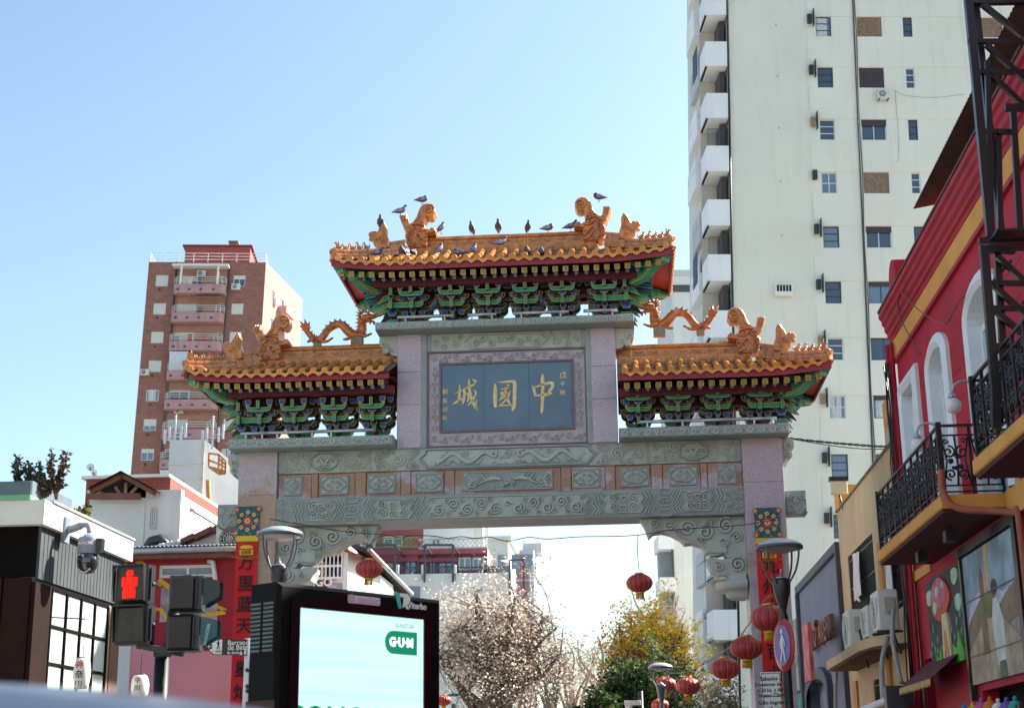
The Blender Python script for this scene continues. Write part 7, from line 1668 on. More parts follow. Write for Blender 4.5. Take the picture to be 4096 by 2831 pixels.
for k, (px, pt, Y, w, lab) in enumerate(((2290,2560,60,2.6,'pale bare tree in haze at the middle of the street'),(2400,2500,72,2.8,'pale bare tree rising behind the orange crown'),(2050,2640,75,3.,'faint bare tree behind the seed-hung one'),(2620,2330,66,3.2,'tall thin bare tree behind the yellow crown'))):
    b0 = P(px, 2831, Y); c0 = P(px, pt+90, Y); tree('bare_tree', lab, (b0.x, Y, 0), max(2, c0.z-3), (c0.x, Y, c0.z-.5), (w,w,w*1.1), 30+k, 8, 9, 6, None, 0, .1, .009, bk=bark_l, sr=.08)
yy_ = 36.; b0 = P(2590, 2831, yy_); c0 = P(2600, 2600, yy_); tree('autumn_tree', 'autumn tree with orange, green and yellow leaves behind the right lantern', (b0.x, yy_, 0), 3.2, (c0.x, yy_, c0.z-.1), (2.7,2.0,2.7), 23, 11, 18, 10, [orr, yl, yl, yl], 11, .11, .007, sr=.08)
gy_ = 26.; b0 = P(2590, 2831, gy_); c0 = P(2600, 2740, gy_); tree('evergreen_tree', 'dark green dense tree below the yellow crown', (b0.x, gy_, 0), 2.2, (c0.x, gy_, c0.z-.75), (2.3,1.8,2.35), 24, 11, 20, 10, [dg, dg2, dg], 12, .12, .010, lspread=.35)
b0 = P(2400, 2831, 24); c0 = P(2400, 2790, 24); tree('evergreen_shrub', 'low dark green shrub left of the dense tree', (b0.x, 24, 0), 1.2, (c0.x, 24, c0.z-.5), (1.1,1.0,1.2), 25, 7, 12, 7, [dg, dg2], 9, .13, .009, cat='shrub', group=None)
b0 = P(2860, 2831, 16); c0 = P(2870, 2760, 16); tree('street_shrub', 'thin brown-green street shrub below the lantern string', (b0.x, 16, 0), 1.5, (c0.x, 16, c0.z-.3), (1.0,.9,1.1), 26, 7, 9, 6, [dry, dg2], 2, .10, .008, cat='shrub', group=None, bk=bark_l)
# ================================================================== things on the gate and in the street
# banners hung on the two columns
ban_r = mat('red_banner_cloth', '#d3141d', .7, .08, 2, bump=.1, bscale=12); ban_y = mat('yellow_banner_band', '#dcc23a', .7, .05, 3); ban_g = mat('teal_flower_ground', '#235a5c', .7, .15, 8); fl_r = mat('flower_red', '#c04a30', .7, .12, 12); fl_y = mat('flower_cream', '#dcc48a', .7, .1, 12); ink = mat('black_lettering', '#22161a', .7, .05, 5)
def banner(s, chars, lab, zt):
    x0, x1 = (-4.70, -3.99) if s < 0 else (4.17, 4.70)
    x0, x1 = (-4.795, -4.40) if s < 0 else (4.26, 4.69)
    q = thing('vertical_banner', ((x0+x1)/2, -.06, 0), lab, 'banner', 'red banners on the columns'); xm = (x0+x1)/2; w = x1-x0; y = -.045
    n = 30; vs = []
    z0, z1 = .6, zt-.62
    for i in range(n+1): z = lerp(z0, z1, i/n); d = .012*sin(i*.8); vs += [(x0,y+d*.5,z),(xm,y-.01+d,z),(x1,y-d*.4,z)]
    MB().add(vs, [(3*i+j, 3*i+j+1, 3*i+j+4, 3*i+j+3) for i in range(n) for j in range(2)]).build('cloth', ban_r, q)
    MB().box(x0, x1, y-.012, y+.01, zt-.62, zt-.52).build('yellow_band', ban_y, q)
    top = MB().box(x0, x1, y-.014, y+.012, zt-.519, zt).build('flower_panel', ban_g, q); cz = zt-.26; rr_ = random.Random(3)
    fl = MB()
    def flower(cx, cz_, r, m, k=8):
        fl.prism(blob(cx, cz_, r, r, 20, 0, .16, k), y-.019, y-.013, m); fl.prism(blob(cx, cz_, r*.55, r*.55, 14, 0, .1, 6), y-.023, y-.018, 1-m); fl.prism(blob(cx, cz_, r*.22, r*.22, 8), y-.026, y-.022, m)
    flower(xm, cz, .085, 0)
    for k in range(8): a = 2*pi*k/8; flower(xm+.155*cos(a), cz+.155*sin(a), .036, 1, 6)
    for sx in (-1,1):
        for sz in (-1,1): flower(xm+sx*.2, cz+sz*.21, .045, 0, 6)
    for k in range(40):
        a = rr_.uniform(0,6.3); d = rr_.uniform(.09,.26); fl.prism(blob(min(max(xm+d*cos(a), x0+.01), x1-.01), cz+d*sin(a)*.95, .008, .008, 5), y-.018, y-.013, rr_.randrange(2))
    fl.build('flowers', [fl_r, fl_y], top)
    # little gate emblem and association name
    ez = zt-.78; em = MB()
    for a in ((-.10,.10,.03,.045),(-.125,.125,.0,.012),(-.12,-.09,-.07,0),(.09,.12,-.07,0),(-.07,.07,-.055,-.012),(-.12,.12,-.085,-.07)): em.box(xm+a[0], xm+a[1], y-.03, y-.022, ez+a[2], ez+a[3])
    em.prism([(xm-.13,ez+.045),(xm+.13,ez+.045),(xm+.10,ez+.075),(xm+.06,ez+.09),(xm-.06,ez+.09),(xm-.10,ez+.075)], y-.03, y-.022); em.build('emblem', ban_y, q)
    lettering('中國城', .045, ban_r, q, T(xm, y-.034, ez-.034) @ FRONT); lettering('ASOCIACION DEL BARRIO CHINO\nDE BUENOS AIRES', .033, mat('orange_lettering', '#d9803c', .7, .05, 5), q, T(xm, y-.03, ez-.135) @ FRONT, bold=.0005)
    for ch, z in chars: lettering(ch, .29, ink, q, T(xm, y-.03, z) @ FRONT, 'character', bold=.004)
def cz_(px, py): return P(px, py, -.06).z
zt = cz_(1000, 2024)
banner(-1, [(c, cz_(970, y)) for c, y in (('万',2252),('里',2336),('蓝',2420),('天',2505),('星',2678),('灿',2770))], 'long red banner on the left gate column, part hidden by the street sign', zt)
banner(1, [(c, cz_(3050, y)) for c, y in (('九',2265),('州',2350),('大',2430),('地',2520),('百',2610),('业',2700),('繁',2785))], 'long red banner on the right gate column behind the lanterns', cz_(3045, 2030))

# red lanterns: one built, the rest copied
lan_r = mat('lantern_red_silk', '#a82c36', .5, .07, 6, spec=.5); lan_g = mat('lantern_gold_trim', '#cfa24a', .4, .1, 8, metal=.4); tas = mat('tassel_yellow', '#d8a818', .7, .15, 15)
def make_lantern():
    q = ob('red_lantern', None, None, None, Matrix.Identity(4)); G = 14; n = G*6; pr = []
    for i in range(15): a = -pi/2*.86+pi*.86*i/14; pr.append((cos(a), sin(a)*.70))
    mb = MB(); vs = []
    for r, z in pr:
        for j in range(n): t = (j % 6)/6; k = 1-.055*abs(2*t-1)**3; ph = 2*pi*j/n; vs.append((r*k*cos(ph), r*k*sin(ph), z))
    mb.add(vs, [(i*n+j, i*n+(j+1) % n, (i+1)*n+(j+1) % n, (i+1)*n+j) for i in range(14) for j in range(n)], 0, True); mb.build('silk_globe', lan_r, q)
    mb = MB()
    for g in range(G): a = 2*pi*g/G; mb.tube([(r*.958*cos(a), r*.958*sin(a), z) for r, z in pr], .017, 4)
    mb.build('gold_ribs', lan_g, q)
    for z0 in (.66, -.78): MB().lathe([(.02,z0),(.31,z0),(.33,z0+.03),(.31,z0+.05),(.33,z0+.08),(.31,z0+.11),(.02,z0+.11)], 20).build('collar', lan_g, q)
    mb = MB(); rr_ = random.Random(1)
    for k in range(46): a = 2*pi*k/46; r = .28; mb.tube([(r*cos(a),r*sin(a),-.78),(r*1.05*cos(a),r*1.05*sin(a),-.98),(r*rr_.uniform(.9,1.2)*cos(a),r*rr_.uniform(.9,1.2)*sin(a),-1.12-rr_.random()*.12)], .018, 3)
    mb.build('tassel', tas, q); mb = MB(); mb.tube([(-.2,0,.77),(0,0,1.02),(.2,0,.77)], .015, 4); mb.build('wire_loop', black_m, q); return q
proto_l = make_lantern(); first = True
def put_lantern(px, py, Y, wpx, lab, group, rz=0, tilt=0.):
    global first
    o_ = proto_l if first else copy_tree(proto_l); first = False; p = P(px, py, Y); d = (p-CAM).dot(FW); r = wpx/2/F*d
    o_.matrix_basis = T(*p) @ RZ(rz) @ RY(tilt) @ SCL(r, r, r); WM[o_.name] = o_.matrix_basis.copy(); tag(o_, lab, 'lantern', group); return p, r
G1 = 'red lanterns hung under the gate'; G2 = 'string of red lanterns by the right column'
pL, rL = put_lantern(1476, 2275, -.9, 109, 'red lantern hanging under the gate at left, before the terraced building', G1, .3, .03)
pR, rR = put_lantern(2558, 2331, -.9, 107, 'red lantern hanging alone against the sky above the autumn tree', G1, 1.0, -.03)
LS = []
for px, py, D, w, lab in ((3077,2471,21.5,151,'topmost and largest red lantern of the string, behind the lamp post'),(2986,2590,24.5,134,'red lantern before the right gate column, second of the string'),(2902,2672,27,122,'red lantern left of the column foot, third of the string'),(2752,2742,33,99,'red lantern fourth of the string, right of the small street lamp'),(2663,2736,38,85,'smallest red lantern of the string, touching the small street lamp')):
    LS.append(put_lantern(px, py, D-26, w, lab, G2, random.uniform(0,3), random.uniform(-.04,.04)))
put_lantern(2640, 2818, 16, 72, 'faded pink lantern at the bottom edge below the small street lamp', G2, .5); put_lantern(1775, 2800, 4, 60, 'pale red lantern half hidden behind the ad screen edge', G2, .9)
# wires
def wire(name, pts, r, lab, k=5): return tag(MB().tube(smoothpts(pts, k), r, 5).build(name, black_m), lab, 'wire', 'wires across the street')
wy_ = -.9
wire('lantern_wire', [P(x, y, wy_) for x, y in ((1080,2075),(1250,2105),(1400,2128),(1472,2200),(1476,2233))][:3]+[P(1480,2134,wy_), P(1545,2138,wy_), P(1605,2150,wy_), P(1645,2141,wy_), P(1735,2143,wy_), P(1790,2152,wy_), P(1845,2145,wy_), P(1900,2152,wy_), P(1957,2147,wy_), P(2030,2163,wy_), P(2115,2148,wy_), P(2190,2155,wy_), P(2315,2146,wy_), P(2450,2144,wy_), P(2560,2138,wy_), P(2700,2118,wy_), P(2960,2100,wy_), P(3110,2075,wy_)], .008, 'thin dark wire sagging across the gate opening')
wire('drop_wire', [P(1545,2138,wy_), P(1500,2155,wy_), P(1482,2185,wy_), P(1478,2215,wy_), pL+Vector((0,0,rL*1.0))], .008, 'curved wire holding the left hanging lantern'); wire('drop_wire', [P(2553,2140,wy_), P(2549,2180,wy_), P(2552,2240,wy_), pR+Vector((0,0,rR*1.0))], .007, 'straight wire holding the lantern against the sky')
wire('lantern_string', [P(3150,2380,-4.8)]+[p+Vector((0,0,r*1.12)) for p, r in LS], .010, 'cord carrying the string of red lanterns')
mb = MB(); A_ = [P(3152,1752,.2), P(3300,1768,-.6), P(3420,1778,-1.3), P(3520,1785,-2.2), P(3592,1783,-3.4)]; S_ = smoothpts(A_, 10)
for ph in (0, pi): mb.tube([p+Vector((0, .014*cos(i*1.3+ph), .014*sin(i*1.3+ph))) for i, p in enumerate(S_)], .011, 5)
mb.tube([p-Vector((0,0,.06*sin(pi*i/(len(S_)-1)))) for i, p in enumerate(S_)], .008, 4)
tag(mb.build('twisted_cable', black_m), 'twisted black cable from the gate ledge to the crimson building', 'cable')
for k, pts in enumerate(([(270,1035),(400,1190),(560,1310),(700,1360)], [(275,1050),(260,1200),(300,1350),(380,1500),(460,1640)], [(712,1345),(760,1250),(820,1140),(850,1110)])):
    wire('loose_wire', [PX(3480+x*.4387, 700+y*.4387, 6.05) for x, y in pts], .008, ('loose wire looping from the crimson cornice to the arched window', 'loose pale wire hanging down the crimson wall', 'dark wire tied between the two arched windows')[k])

# street lamps
lampm = mat('lamp_grey_paint', '#4d5158', .4, .08, 4); lampt = mat('lamp_pale_dome', '#b9c0c6', .35, .06, 4, metal=.3); lens = glass('lamp_lens', (.35,.36,.36), .25)
def street_lamp(px, py, Y, rpx, lab, pole=lampm):
    p = P(px, py, Y); d = (p-CAM).dot(FW); r = rpx/F*d; x, y, z = p; q = thing('street_lamp', (x, y, 0), lab, 'street lamp', 'street lamps'); M_ = T(x, y, z)
    MB().lathe([(.01,0),(r*.45,-r*.05),(r*.8,-r*.17),(r*.98,-r*.30),(r,-r*.36),(r,-r*.46),(r*.96,-r*.46)], 28, M_).build('dome', lampt, q)
    MB().lathe([(r*1.01,-r*.34),(r*1.02,-r*.36),(r*1.02,-r*.47),(r*.94,-r*.49),(r*.9,-r*.46)], 28, M_).build('rim', lampm, q)
    MB().lathe([(r*.93,-r*.45),(r*.7,-r*.55),(r*.35,-r*.62),(.01,-r*.63)], 24, M_).build('lens', lens, q)
    for k in range(4):
        a = pi/4*1.15+k*pi/2; c, s = cos(a), sin(a)
        MB().tube(smoothpts([(x+r*.97*c,y+r*.97*s,z-r*.44),(x+r*.93*c,y+r*.93*s,z-r*.9),(x+r*.75*c,y+r*.75*s,z-r*1.45),(x+r*.48*c,y+r*.48*s,z-r*1.85),(x+r*.36*c,y+r*.36*s,z-r*2.0)], 4), r*.045, 6).build('arm', lampm, q)
    MB().lathe([(.01,-r*1.35),(r*.015,-r*1.5),(r*.10,-r*1.62),(r*.22,-r*1.68),(r*.25,-r*1.74),(.01,-r*1.75)], 18, M_).build('burner_cap', steel, q)
    MB().lathe([(.01,-r*1.74),(r*.37,-r*1.76),(r*.40,-r*1.85),(r*.36,-r*2.3),(r*.22,-r*2.8),(r*.14,-r*3.1),(r*.13,-r*3.2),(r*.19,-r*3.45),(r*.2,-r*3.6),(.2*r,-z+.15)], 20, M_).build('post', pole, q)
    MB().lathe([(r*.2,-z+1.1),(r*.3,-z+1.0),(r*.34,-z),(.01,-z)], 18, M_).build('base', pole, q); return p, r, q
lpm = mat('lamp_black_post', '#23262e', .4, .1, 4)
street_lamp(1122, 2104, -6.5, 91, 'street lamp with domed hood rising behind the ad screen', lpm); pS, rS, lampR = street_lamp(3115, 2152, -6.2, 92, 'street lamp with domed hood before the right gate column, carrying signs', lpm)
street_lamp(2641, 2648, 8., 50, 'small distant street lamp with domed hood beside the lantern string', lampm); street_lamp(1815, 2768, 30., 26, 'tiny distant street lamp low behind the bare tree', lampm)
# pedestrian-zone disc and text plate on the right lamp post
sx, sy_ = pS.x, pS.y; dz = P(3100, 2582, sy_).z; Ms = T(sx-.03, sy_-.10, dz) @ RZ(R(-73)) @ RX(0)
dq = ob('pedestrian_sign', None, None, None, T(sx-.03, sy_-.1, dz)); tag(dq, 'round blue pedestrian sign with red rim, seen edge-on on the lamp post', 'sign')
rD = 99/F*20.2
MB().lathe([(.01,-.012),(rD,-.012),(rD,.0),(.01,.0)], 32, Ms @ RX(pi/2)).build('rim_disc', mat('sign_red', '#b8362f', .4, .06, 4), dq)
MB().add([(rD*.76*cos(2*pi*i/32), -.006, rD*.76*sin(2*pi*i/32)) for i in range(32)], [tuple(range(32))]).build('blue_disc', mat('sign_blue', '#3a53a0', .4, .06, 4), dq, Ms @ T(0,-.010,0))
wk = MB(); R_ = rD
wk.add([(R_*.1*cos(2*pi*i/14)-.01, -.02, R_*.52+R_*.11*sin(2*pi*i/14)) for i in range(14)], [tuple(range(14))])
for a, b, w in (((0,.38),(-.02,-.05),.16),((-.03,.36),(-.22,.05),.07),((-.22,.05),(-.16,-.1),.06),((.04,.36),(.2,.12),.07),((.2,.12),(.2,-.05),.06),((-.04,-.05),(-.14,-.38),.09),((-.14,-.38),(-.24,-.62),.08),((.02,-.05),(.12,-.35),.09),((.12,-.35),(.2,-.62),.08)):
    wk.bar((a[0]*R_,-.02,a[1]*R_), (b[0]*R_,-.02,b[1]*R_), .004, w*R_, up=(1,0,0) if abs(a[0]-b[0]) < abs(a[1]-b[1]) else (0,0,1))
wk.build('walker', white_pt, dq, Ms)
tq = ob('notice_plate', None, None, None, T(sx, sy_-.14, P(3104,2760,sy_).z)); tag(tq, 'white text plate below the round pedestrian sign', 'sign')
p0, p1 = P(3058,2686,sy_-.14), P(3152,2900,sy_-.14); Mt = T((p0.x+p1.x)/2, sy_-.14, 0) @ RY(R(-1.2)); w_ = p1.x-p0.x
MB().bbox(-w_/2, w_/2, 0, .012, p1.z, p0.z, .004).build('plate', mat('sign_white', '#dfe3e3', .45, .04, 4), tq, Mt)
mb = MB(); b_ = .012
for a in ((-w_/2+.01,w_/2-.01,p0.z-.02,p0.z-.012),(-w_/2+.01,-w_/2+.017,p1.z,p0.z-.02),(w_/2-.017,w_/2-.01,p1.z,p0.z-.02),(-w_/2+.01,w_/2-.01,P(3100,2785,sy_).z-.004,P(3100,2785,sy_).z+.004)): mb.box(a[0],a[1],-.003,.0,a[2],a[3])
mb.build('border', ink, tq, Mt)
for tx, py, sz in (('Sábados y',2712,.068),('Domingos de 11',2735,.062),('a 20 hs. y Año',2758,.062),('Nuevo Chino',2779,.062),('Sólo Ingreso',2808,.072),('cocheras',2832,.072)): lettering(tx, sz, ink, tq, Mt @ T(0, -.004, P(3104,py,sy_-.14).z) @ FRONT, bold=.0012, depth=.001)

# digital ad totem
kf = Fac((-.53, -15.03), R(54)); kq = thing('ad_totem', (-.1, -14.2, 0), 'black advertising totem with a glowing pale blue screen', 'advertising screen'); kb = mat('totem_black', '#0b090a', .6, .15, 3, spec=.12)
def ku(px, py): p = kf.uv(px, py); return p.x, p.z
MB().bbox(0, 1.755, 0, .34, .05, 2.8, .03).build('cabinet', kb, kq, kf.M)
a = ku(1197,2427); b = ku(1692,2480); c = ku(1180,2796); sx0, sx1, sz1 = a[0], b[0], (a[1]+b[1])/2; sz0 = .75
fb = MB()
for r_ in ((sx0-.09,sx1+.09,sz1,sz1+.07),(sx0-.09,sx0,sz0,sz1),(sx1,sx1+.09,sz0,sz1)): fb.box(r_[0],r_[1],-.016,.0,r_[2],r_[3])
fb.build('bezel', mat('bezel_black', '#0c0b0f', .25, .1, 3), kq, kf.M)
scm = bpy.data.materials.new('lit_screen'); scm.use_nodes = True; N = scm.node_tree.nodes; L = scm.node_tree.links; bs = N['Principled BSDF']; bs.inputs['Base Color'].default_value = (.05,.06,.07,1); bs.inputs['Roughness'].default_value = .2
g_ = N.new('ShaderNodeNewGeometry'); mp = N.new('ShaderNodeMapping'); mp.inputs['Scale'].default_value = (.35,.35,9); L.new(g_.outputs['Position'], mp.inputs[0]); wv = N.new('ShaderNodeTexNoise'); wv.inputs['Scale'].default_value = 1.2; L.new(mp.outputs[0], wv.inputs['Vector']); cr_ = N.new('ShaderNodeValToRGB'); cr_.color_ramp.elements[0].position = .3; cr_.color_ramp.elements[0].color = (.44,.72,.74,1); cr_.color_ramp.elements[1].position = .6; cr_.color_ramp.elements[1].color = (.56,.83,.85,1); L.new(wv.outputs['Fac'], cr_.inputs[0]); L.new(cr_.outputs[0], bs.inputs['Emission Color']); bs.inputs['Emission Strength'].default_value = .5
scr = MB().quad((sx0,-.004,sz0),(sx1,-.004,sz0),(sx1,-.004,sz1),(sx0,-.004,sz1)).build('screen', scm, kq, kf.M)
grn_ = mat('screen_green', '#0f8a63', .5, .03, 3, emit=.25); 
ga, gb_ = ku(1545,2542), ku(1654,2597); gm = MB(); gx0, gx1, gz0, gz1 = ga[0]-.02, gb_[0]+.03, gb_[1]+.0, ga[1]+.0; gh = abs(gz1-gz0); gzc = (ga[1]+gb_[1])/2
gm.prism([(gx1,gzc-.09),(gx1,gzc+.09),(gx0+.09,gzc+.09)]+[(gx0+.09+.09*cos(pi/2+pi*i/8), gzc+.09*sin(pi/2+pi*i/8)) for i in range(1,8)]+[(gx0+.09,gzc-.09)], -.010, -.005); gm.build('brand_tablet', grn_, scr, kf.M)
lettering('G·U·M', .098, mat('screen_white', '#f2fbfb', .5, .02, 3, emit=.55), scr, kf.M @ T((gx0+gx1)/2, -.012, gzc) @ FRONT, bold=.004, depth=.001)
lettering('SUNSTAR', .05, mat('screen_grey', '#8fb0b4', .5, .02, 3, emit=.2), scr, kf.M @ T(gx1-.14, -.007, gzc+.13) @ FRONT, depth=.001); q_ = ku(1420, 2850); lettering('COMO TU Y', .26, grn_, scr, kf.M @ T((sx0+sx1)/2-.05, -.007, ku(1400,2882)[1]) @ FRONT, depth=.001, bold=.004)
a, b = ku(1392,2377), ku(1515,2422); st_ = MB().box(a[0], b[0], -.006, 0, min(a[1],b[1])-.0, max(a[1],b[1])).build('sticker', mat('sticker_white', '#cfc9d2', .5, .05, 5), kq, kf.M); MB; lettering('@ tembici', .085, mat('sticker_pink', '#c48fae', .5, .05, 5), st_, kf.M @ T((a[0]+b[0])/2, -.008, (a[1]+b[1])/2) @ FRONT, depth=.001, bold=.001)
v0 = ku(1590,2408); lettering('Viterbo', .07, white_pt, kq, kf.M @ T(ku(1668,2424)[0], -.004, ku(1655,2422)[1]) @ FRONT, depth=.001, bold=.002)
mb = MB(); x, z = v0[0]+.02, v0[1]; mb.prism([(x-.055,z+.075),(x-.01,z+.075),(x+.03,z-.07),(x-.005,z-.075)], -.008, -.003, 0); mb.prism([(x+.0,z+.075),(x+.09,z+.075),(x+.12,z+.045),(x+.115,z+.01),(x+.085,z-.01),(x+.13,z-.075),(x+.095,z-.075),(x+.055,z-.01),(x+.05,z-.035),(x+.035,z-.035),(x+.045,z+.045),(x+.005,z+.045)], -.008, -.003, 1); mb.build('brand_mark', [mat('mark_teal', '#4fb3a6', .5, .04, 4), white_pt], kq, kf.M)
# louvres and scratched tag on the narrow side: local frame of the side face
Mk = kf.M @ T(0, .34, 0) @ RZ(R(-90))
for col in (.04, .18):
    for k in range(12): MB().box(col, col+.11, -.008, .0, 2.30+k*.031, 2.317+k*.031).build('louvre', mat('louvre_grey', '#4c5654', .4, .1, 4), kq, Mk)
MB().box(.01, .33, -.006, -.0, 1.0, 1.95).build('rust_panel', mat('rusty_panel', '#431a10', .7, .35, 2.5), kq, Mk)
MB().tube([(x_,-.01,z_) for x_, z_ in ((.13,1.72),(.22,1.78),(.20,1.66),(.14,1.62),(.10,1.5),(.12,1.38),(.18,1.36),(.2,1.46),(.16,1.52),(.17,1.44))], .008, 4).build('scratched_tag', mat('tag_ochre', '#b07a28', .6, .1, 5), kq, Mk)
mb = MB().box(-.02, 1.775, -.02, .36, 0, .05); mb.build('plinth', dgrey, kq, kf.M)

# street name sign on a white pole
Yn = -5.0; KS = 1.84; qn = thing('street_sign', P(995,2831,Yn).xy.to_3d(), 'black arrow street sign on a white pole in front of the left banner', 'sign')
def Zn(x, y): return P(430+x*.5206, 2000+y*.5206, Yn)
p = Zn(1092,1060); pb = Zn(1075,1500); MB().tube([(p.x,Yn,p.z),(pb.x,Yn,pb.z),(pb.x-.02,Yn,0)], .066, 12).build('pole', mat('pole_white', '#ccd2dc', .4, .04, 4), qn)
for y in (1305, 1430, 1465): q_ = Zn(1085, y); MB().tube([(q_.x,Yn-.08,q_.z),(q_.x,Yn+.05,q_.z)], .03, 8).build('bolt', dgrey, qn)
T0, T1, T2, T3, T4 = Zn(765,1128), Zn(822,1066), Zn(1082,1072), Zn(1078,1194), Zn(818,1187); tilt = .0
MB().prism([(v.x, v.z) for v in (T0,T1,T2,T3,T4)], Yn-.07, Yn-.05).build('panel', black_m, qn)
W0, W1, W2, W3, W4 = Zn(772,1128), Zn(826,1072), Zn(893,1073), Zn(888,1185), Zn(822,1181); MB().prism([(v.x, v.z) for v in (W0,W1,W2,W3,W4)], Yn-.074, Yn-.071).build('white_field', mat('sign_white', '#dfe3e3'), qn)
c_ = Zn(797,1127); MB().add([(c_.x+.04*cos(2*pi*i/18), Yn-.077, c_.z+.04*sin(2*pi*i/18)) for i in range(18)], [tuple(range(18))]).build('arrow_disc', black_m, qn); lettering('←', .083, white_pt, qn, T(c_.x, Yn-.08, c_.z) @ FRONT, depth=.0005)
c_ = Zn(862,1112); mb = MB(); s_ = .058
mb.add([(c_.x+.011*cos(2*pi*i/10), Yn-.077, c_.z+s_+.011*sin(2*pi*i/10)) for i in range(10)], [tuple(range(10))])
for a, b, w in (((0,.024),(0,-.004),.012),((0,.022),(-.014,.008),.005),((0,.022),(.013,.006),.005),((0,-.004),(-.012,-.034),.006),((0,-.004),(.013,-.034),.006)): mb.bar((c_.x+a[0]*KS,Yn-.077,c_.z+a[1]*KS), (c_.x+b[0]*KS,Yn-.077,c_.z+b[1]*KS), .001, w*KS, up=(1,0,0))
mb.build('walker', ink, qn)
c_ = Zn(850,1162); lettering('1 min', .063, ink, qn, T(c_.x, Yn-.077, c_.z) @ FRONT, depth=.0005, bold=.0005)
for tx, x, y, sz in (('Barrancas',932,1098,.094),('de Belgrano',932,1133,.094),('En destino:',930,1174,.048)): c_ = Zn(x, y); lettering(tx[:8] if tx[0] == 'B' else (tx[:8] if tx[0] == 'd' else tx), sz, white_pt, qn, T(c_.x, Yn-.073, c_.z) @ FRONT, align='LEFT', depth=.0005, bold=.0008)
c_ = Zn(932,1152); MB().box(c_.x, Zn(1078,1152).x, Yn-.0725, Yn-.071, c_.z-.002, c_.z+.002).build('rule', white_pt, qn); c_ = Zn(1036,1173); MB().prism([(c_.x-.022,c_.z-.026),(c_.x+.022,c_.z-.026),(c_.x,c_.z+.03)], Yn-.0735, Yn-.071).build('pictogram', white_pt, qn); c_ = Zn(1068,1173); MB().box(c_.x-.018, c_.x+.012, Yn-.0735, Yn-.071, c_.z-.022, c_.z+.022).build('pictogram', white_pt, qn)

# pedestrian signal and vehicle signal on one post
Yg = -13.; sgm = mat('signal_black', '#16161a', .45, .12, 5); sgd = mat('signal_slate', '#23303a', .45, .12, 5)
def Zg(x, y, Y=Yg): return P(x*.6458, 1800+y*.6458, Y)
post = thing('signal_post', (Zg(965,1400).x, Yg+.15, 0), 'dark post with bracket arms carrying the traffic signals', 'post'); px_ = Zg(966,1400).x
MB().tube([(px_,Yg+.15,0),(px_,Yg+.15,Zg(966,1275).z)], .065, 14).build('pole', sgm, post)
a, b, c_ = Zg(830,1205), Zg(960,1240), Zg(1115,1255); MB().bar((a.x,Yg+.1,a.z),(c_.x,Yg+.1,c_.z), .07, .05).build('arm', sgd, post); MB().tube([(px_+.05,Yg+.2,Zg(0,1270).z),(px_+.07,Yg+.2,Zg(0,1005).z)], .055, 12).build('upright', sgd, post); MB().bar((px_,Yg+.15,Zg(0,1290).z),(px_,Yg+.15,Zg(0,1225).z), .12).build('clamp', sgm, post)
def signal_head(c, w, h, d, rz, visor, name, par, lit):
    """one section: case, hood, lens; local front is -y, centre c"""
    M_ = T(*c) @ RZ(rz); k = .025
    e = MB().bbox(-w/2, w/2, 0, d, -h/2, h/2, .03).build('case', sgm, par, M_)
    t = .012; hb_ = MB()
    top = [(-w/2+.005, h/2-.004), (w/2-.005, h/2-.004)]
    hb_.box(-w/2+.004, w/2-.004, -visor, 0, h/2-.016, h/2-.004)
    for s in (-1, 1): hb_.add([(s*(w/2-.004),0,-h/2+.02),(s*(w/2-.004),-visor*.35,-h/2+.02),(s*(w/2-.004),-visor,h/2-.02),(s*(w/2-.004),0,h/2-.004),(s*(w/2-.016),0,-h/2+.02),(s*(w/2-.016),-visor*.35,-h/2+.02),(s*(w/2-.016),-visor,h/2-.02),(s*(w/2-.016),0,h/2-.004)], [(0,1,2,3),(7,6,5,4),(0,4,5,1),(1,5,6,2)])
    hb_.build('hood', sgm, par, M_)
    MB().box(w/2, w/2+.02, d*.3, d*.36, -h/2+.03, h/2-.03).build('hinge_rib', sgd, par, M_); MB().tube([(w/2,d*.5,0),(w/2+.03,d*.5,0)], .02, 8).build('latch', sgd, par, M_)
    led_off = mat('led_unlit', '#6b5c40', .4, .2, 9); lensb = mat('signal_lens_dark', '#100c0b', .3, .1, 5)
    MB().quad((-w/2+.03,-.004,-h/2+.03),(w/2-.03,-.004,-h/2+.03),(w/2-.03,-.004,h/2-.03),(-w/2+.03,-.004,h/2-.03)).build('lens', lensb, par, M_)
    mb = MB(); n = 0
    def man(x, z):   # a standing figure in unit coordinates (-1..1)
        if (x)**2+(z-.74)**2 < .05: return True
        if -.05 < z < .55 and abs(x) < .17+.10*(.55-z): return True
        if -.15 < z < .45 and .30 < abs(x) < .46: return True
        if -.95 < z <= -.05: return .04 < abs(x) < .34+.05*(-z)
        return False
    st = 16
    for i in range(-st, st+1):
        for j in range(-st, st+1):
            x, z = i/st, j/st*1.0+(.5/st if i % 2 else 0)
            if abs(z) > .97: continue
            if lit == 'man' and man(x*.72, z): mb.ball((x*(w/2-.045), -.008, z*(h/2-.045)), .0062, n=5)
            elif lit == 'off' and random.random() < .35 and (abs(x) < .35+.3*abs(z) ): mb.ball((x*(w/2-.05), -.006, z*(h/2-.05)), .003, n=4)
    if mb.v: mb.build('lit_figure' if lit == 'man' else 'unlit_leds', bpy.data.materials.get('led_red') or mat('led_red', '#e81208', .4, .02, 3, emit=.75) if lit == 'man' else led_off, par, M_)['kind'] = 'stuff'
d1 = (Zg(800,820)-CAM).dot(FW); pxm = .6458/F*d1
c1 = Zg(800,825); ps = ob('pedestrian_signal', None, None, None, T(*Zg(830,1190))); tag(ps, 'pedestrian signal showing a red figure, two boxes on the post', 'traffic light')
rzP = R(-12); wP = 200*pxm/cos(.55)*.95; hP = 240*pxm
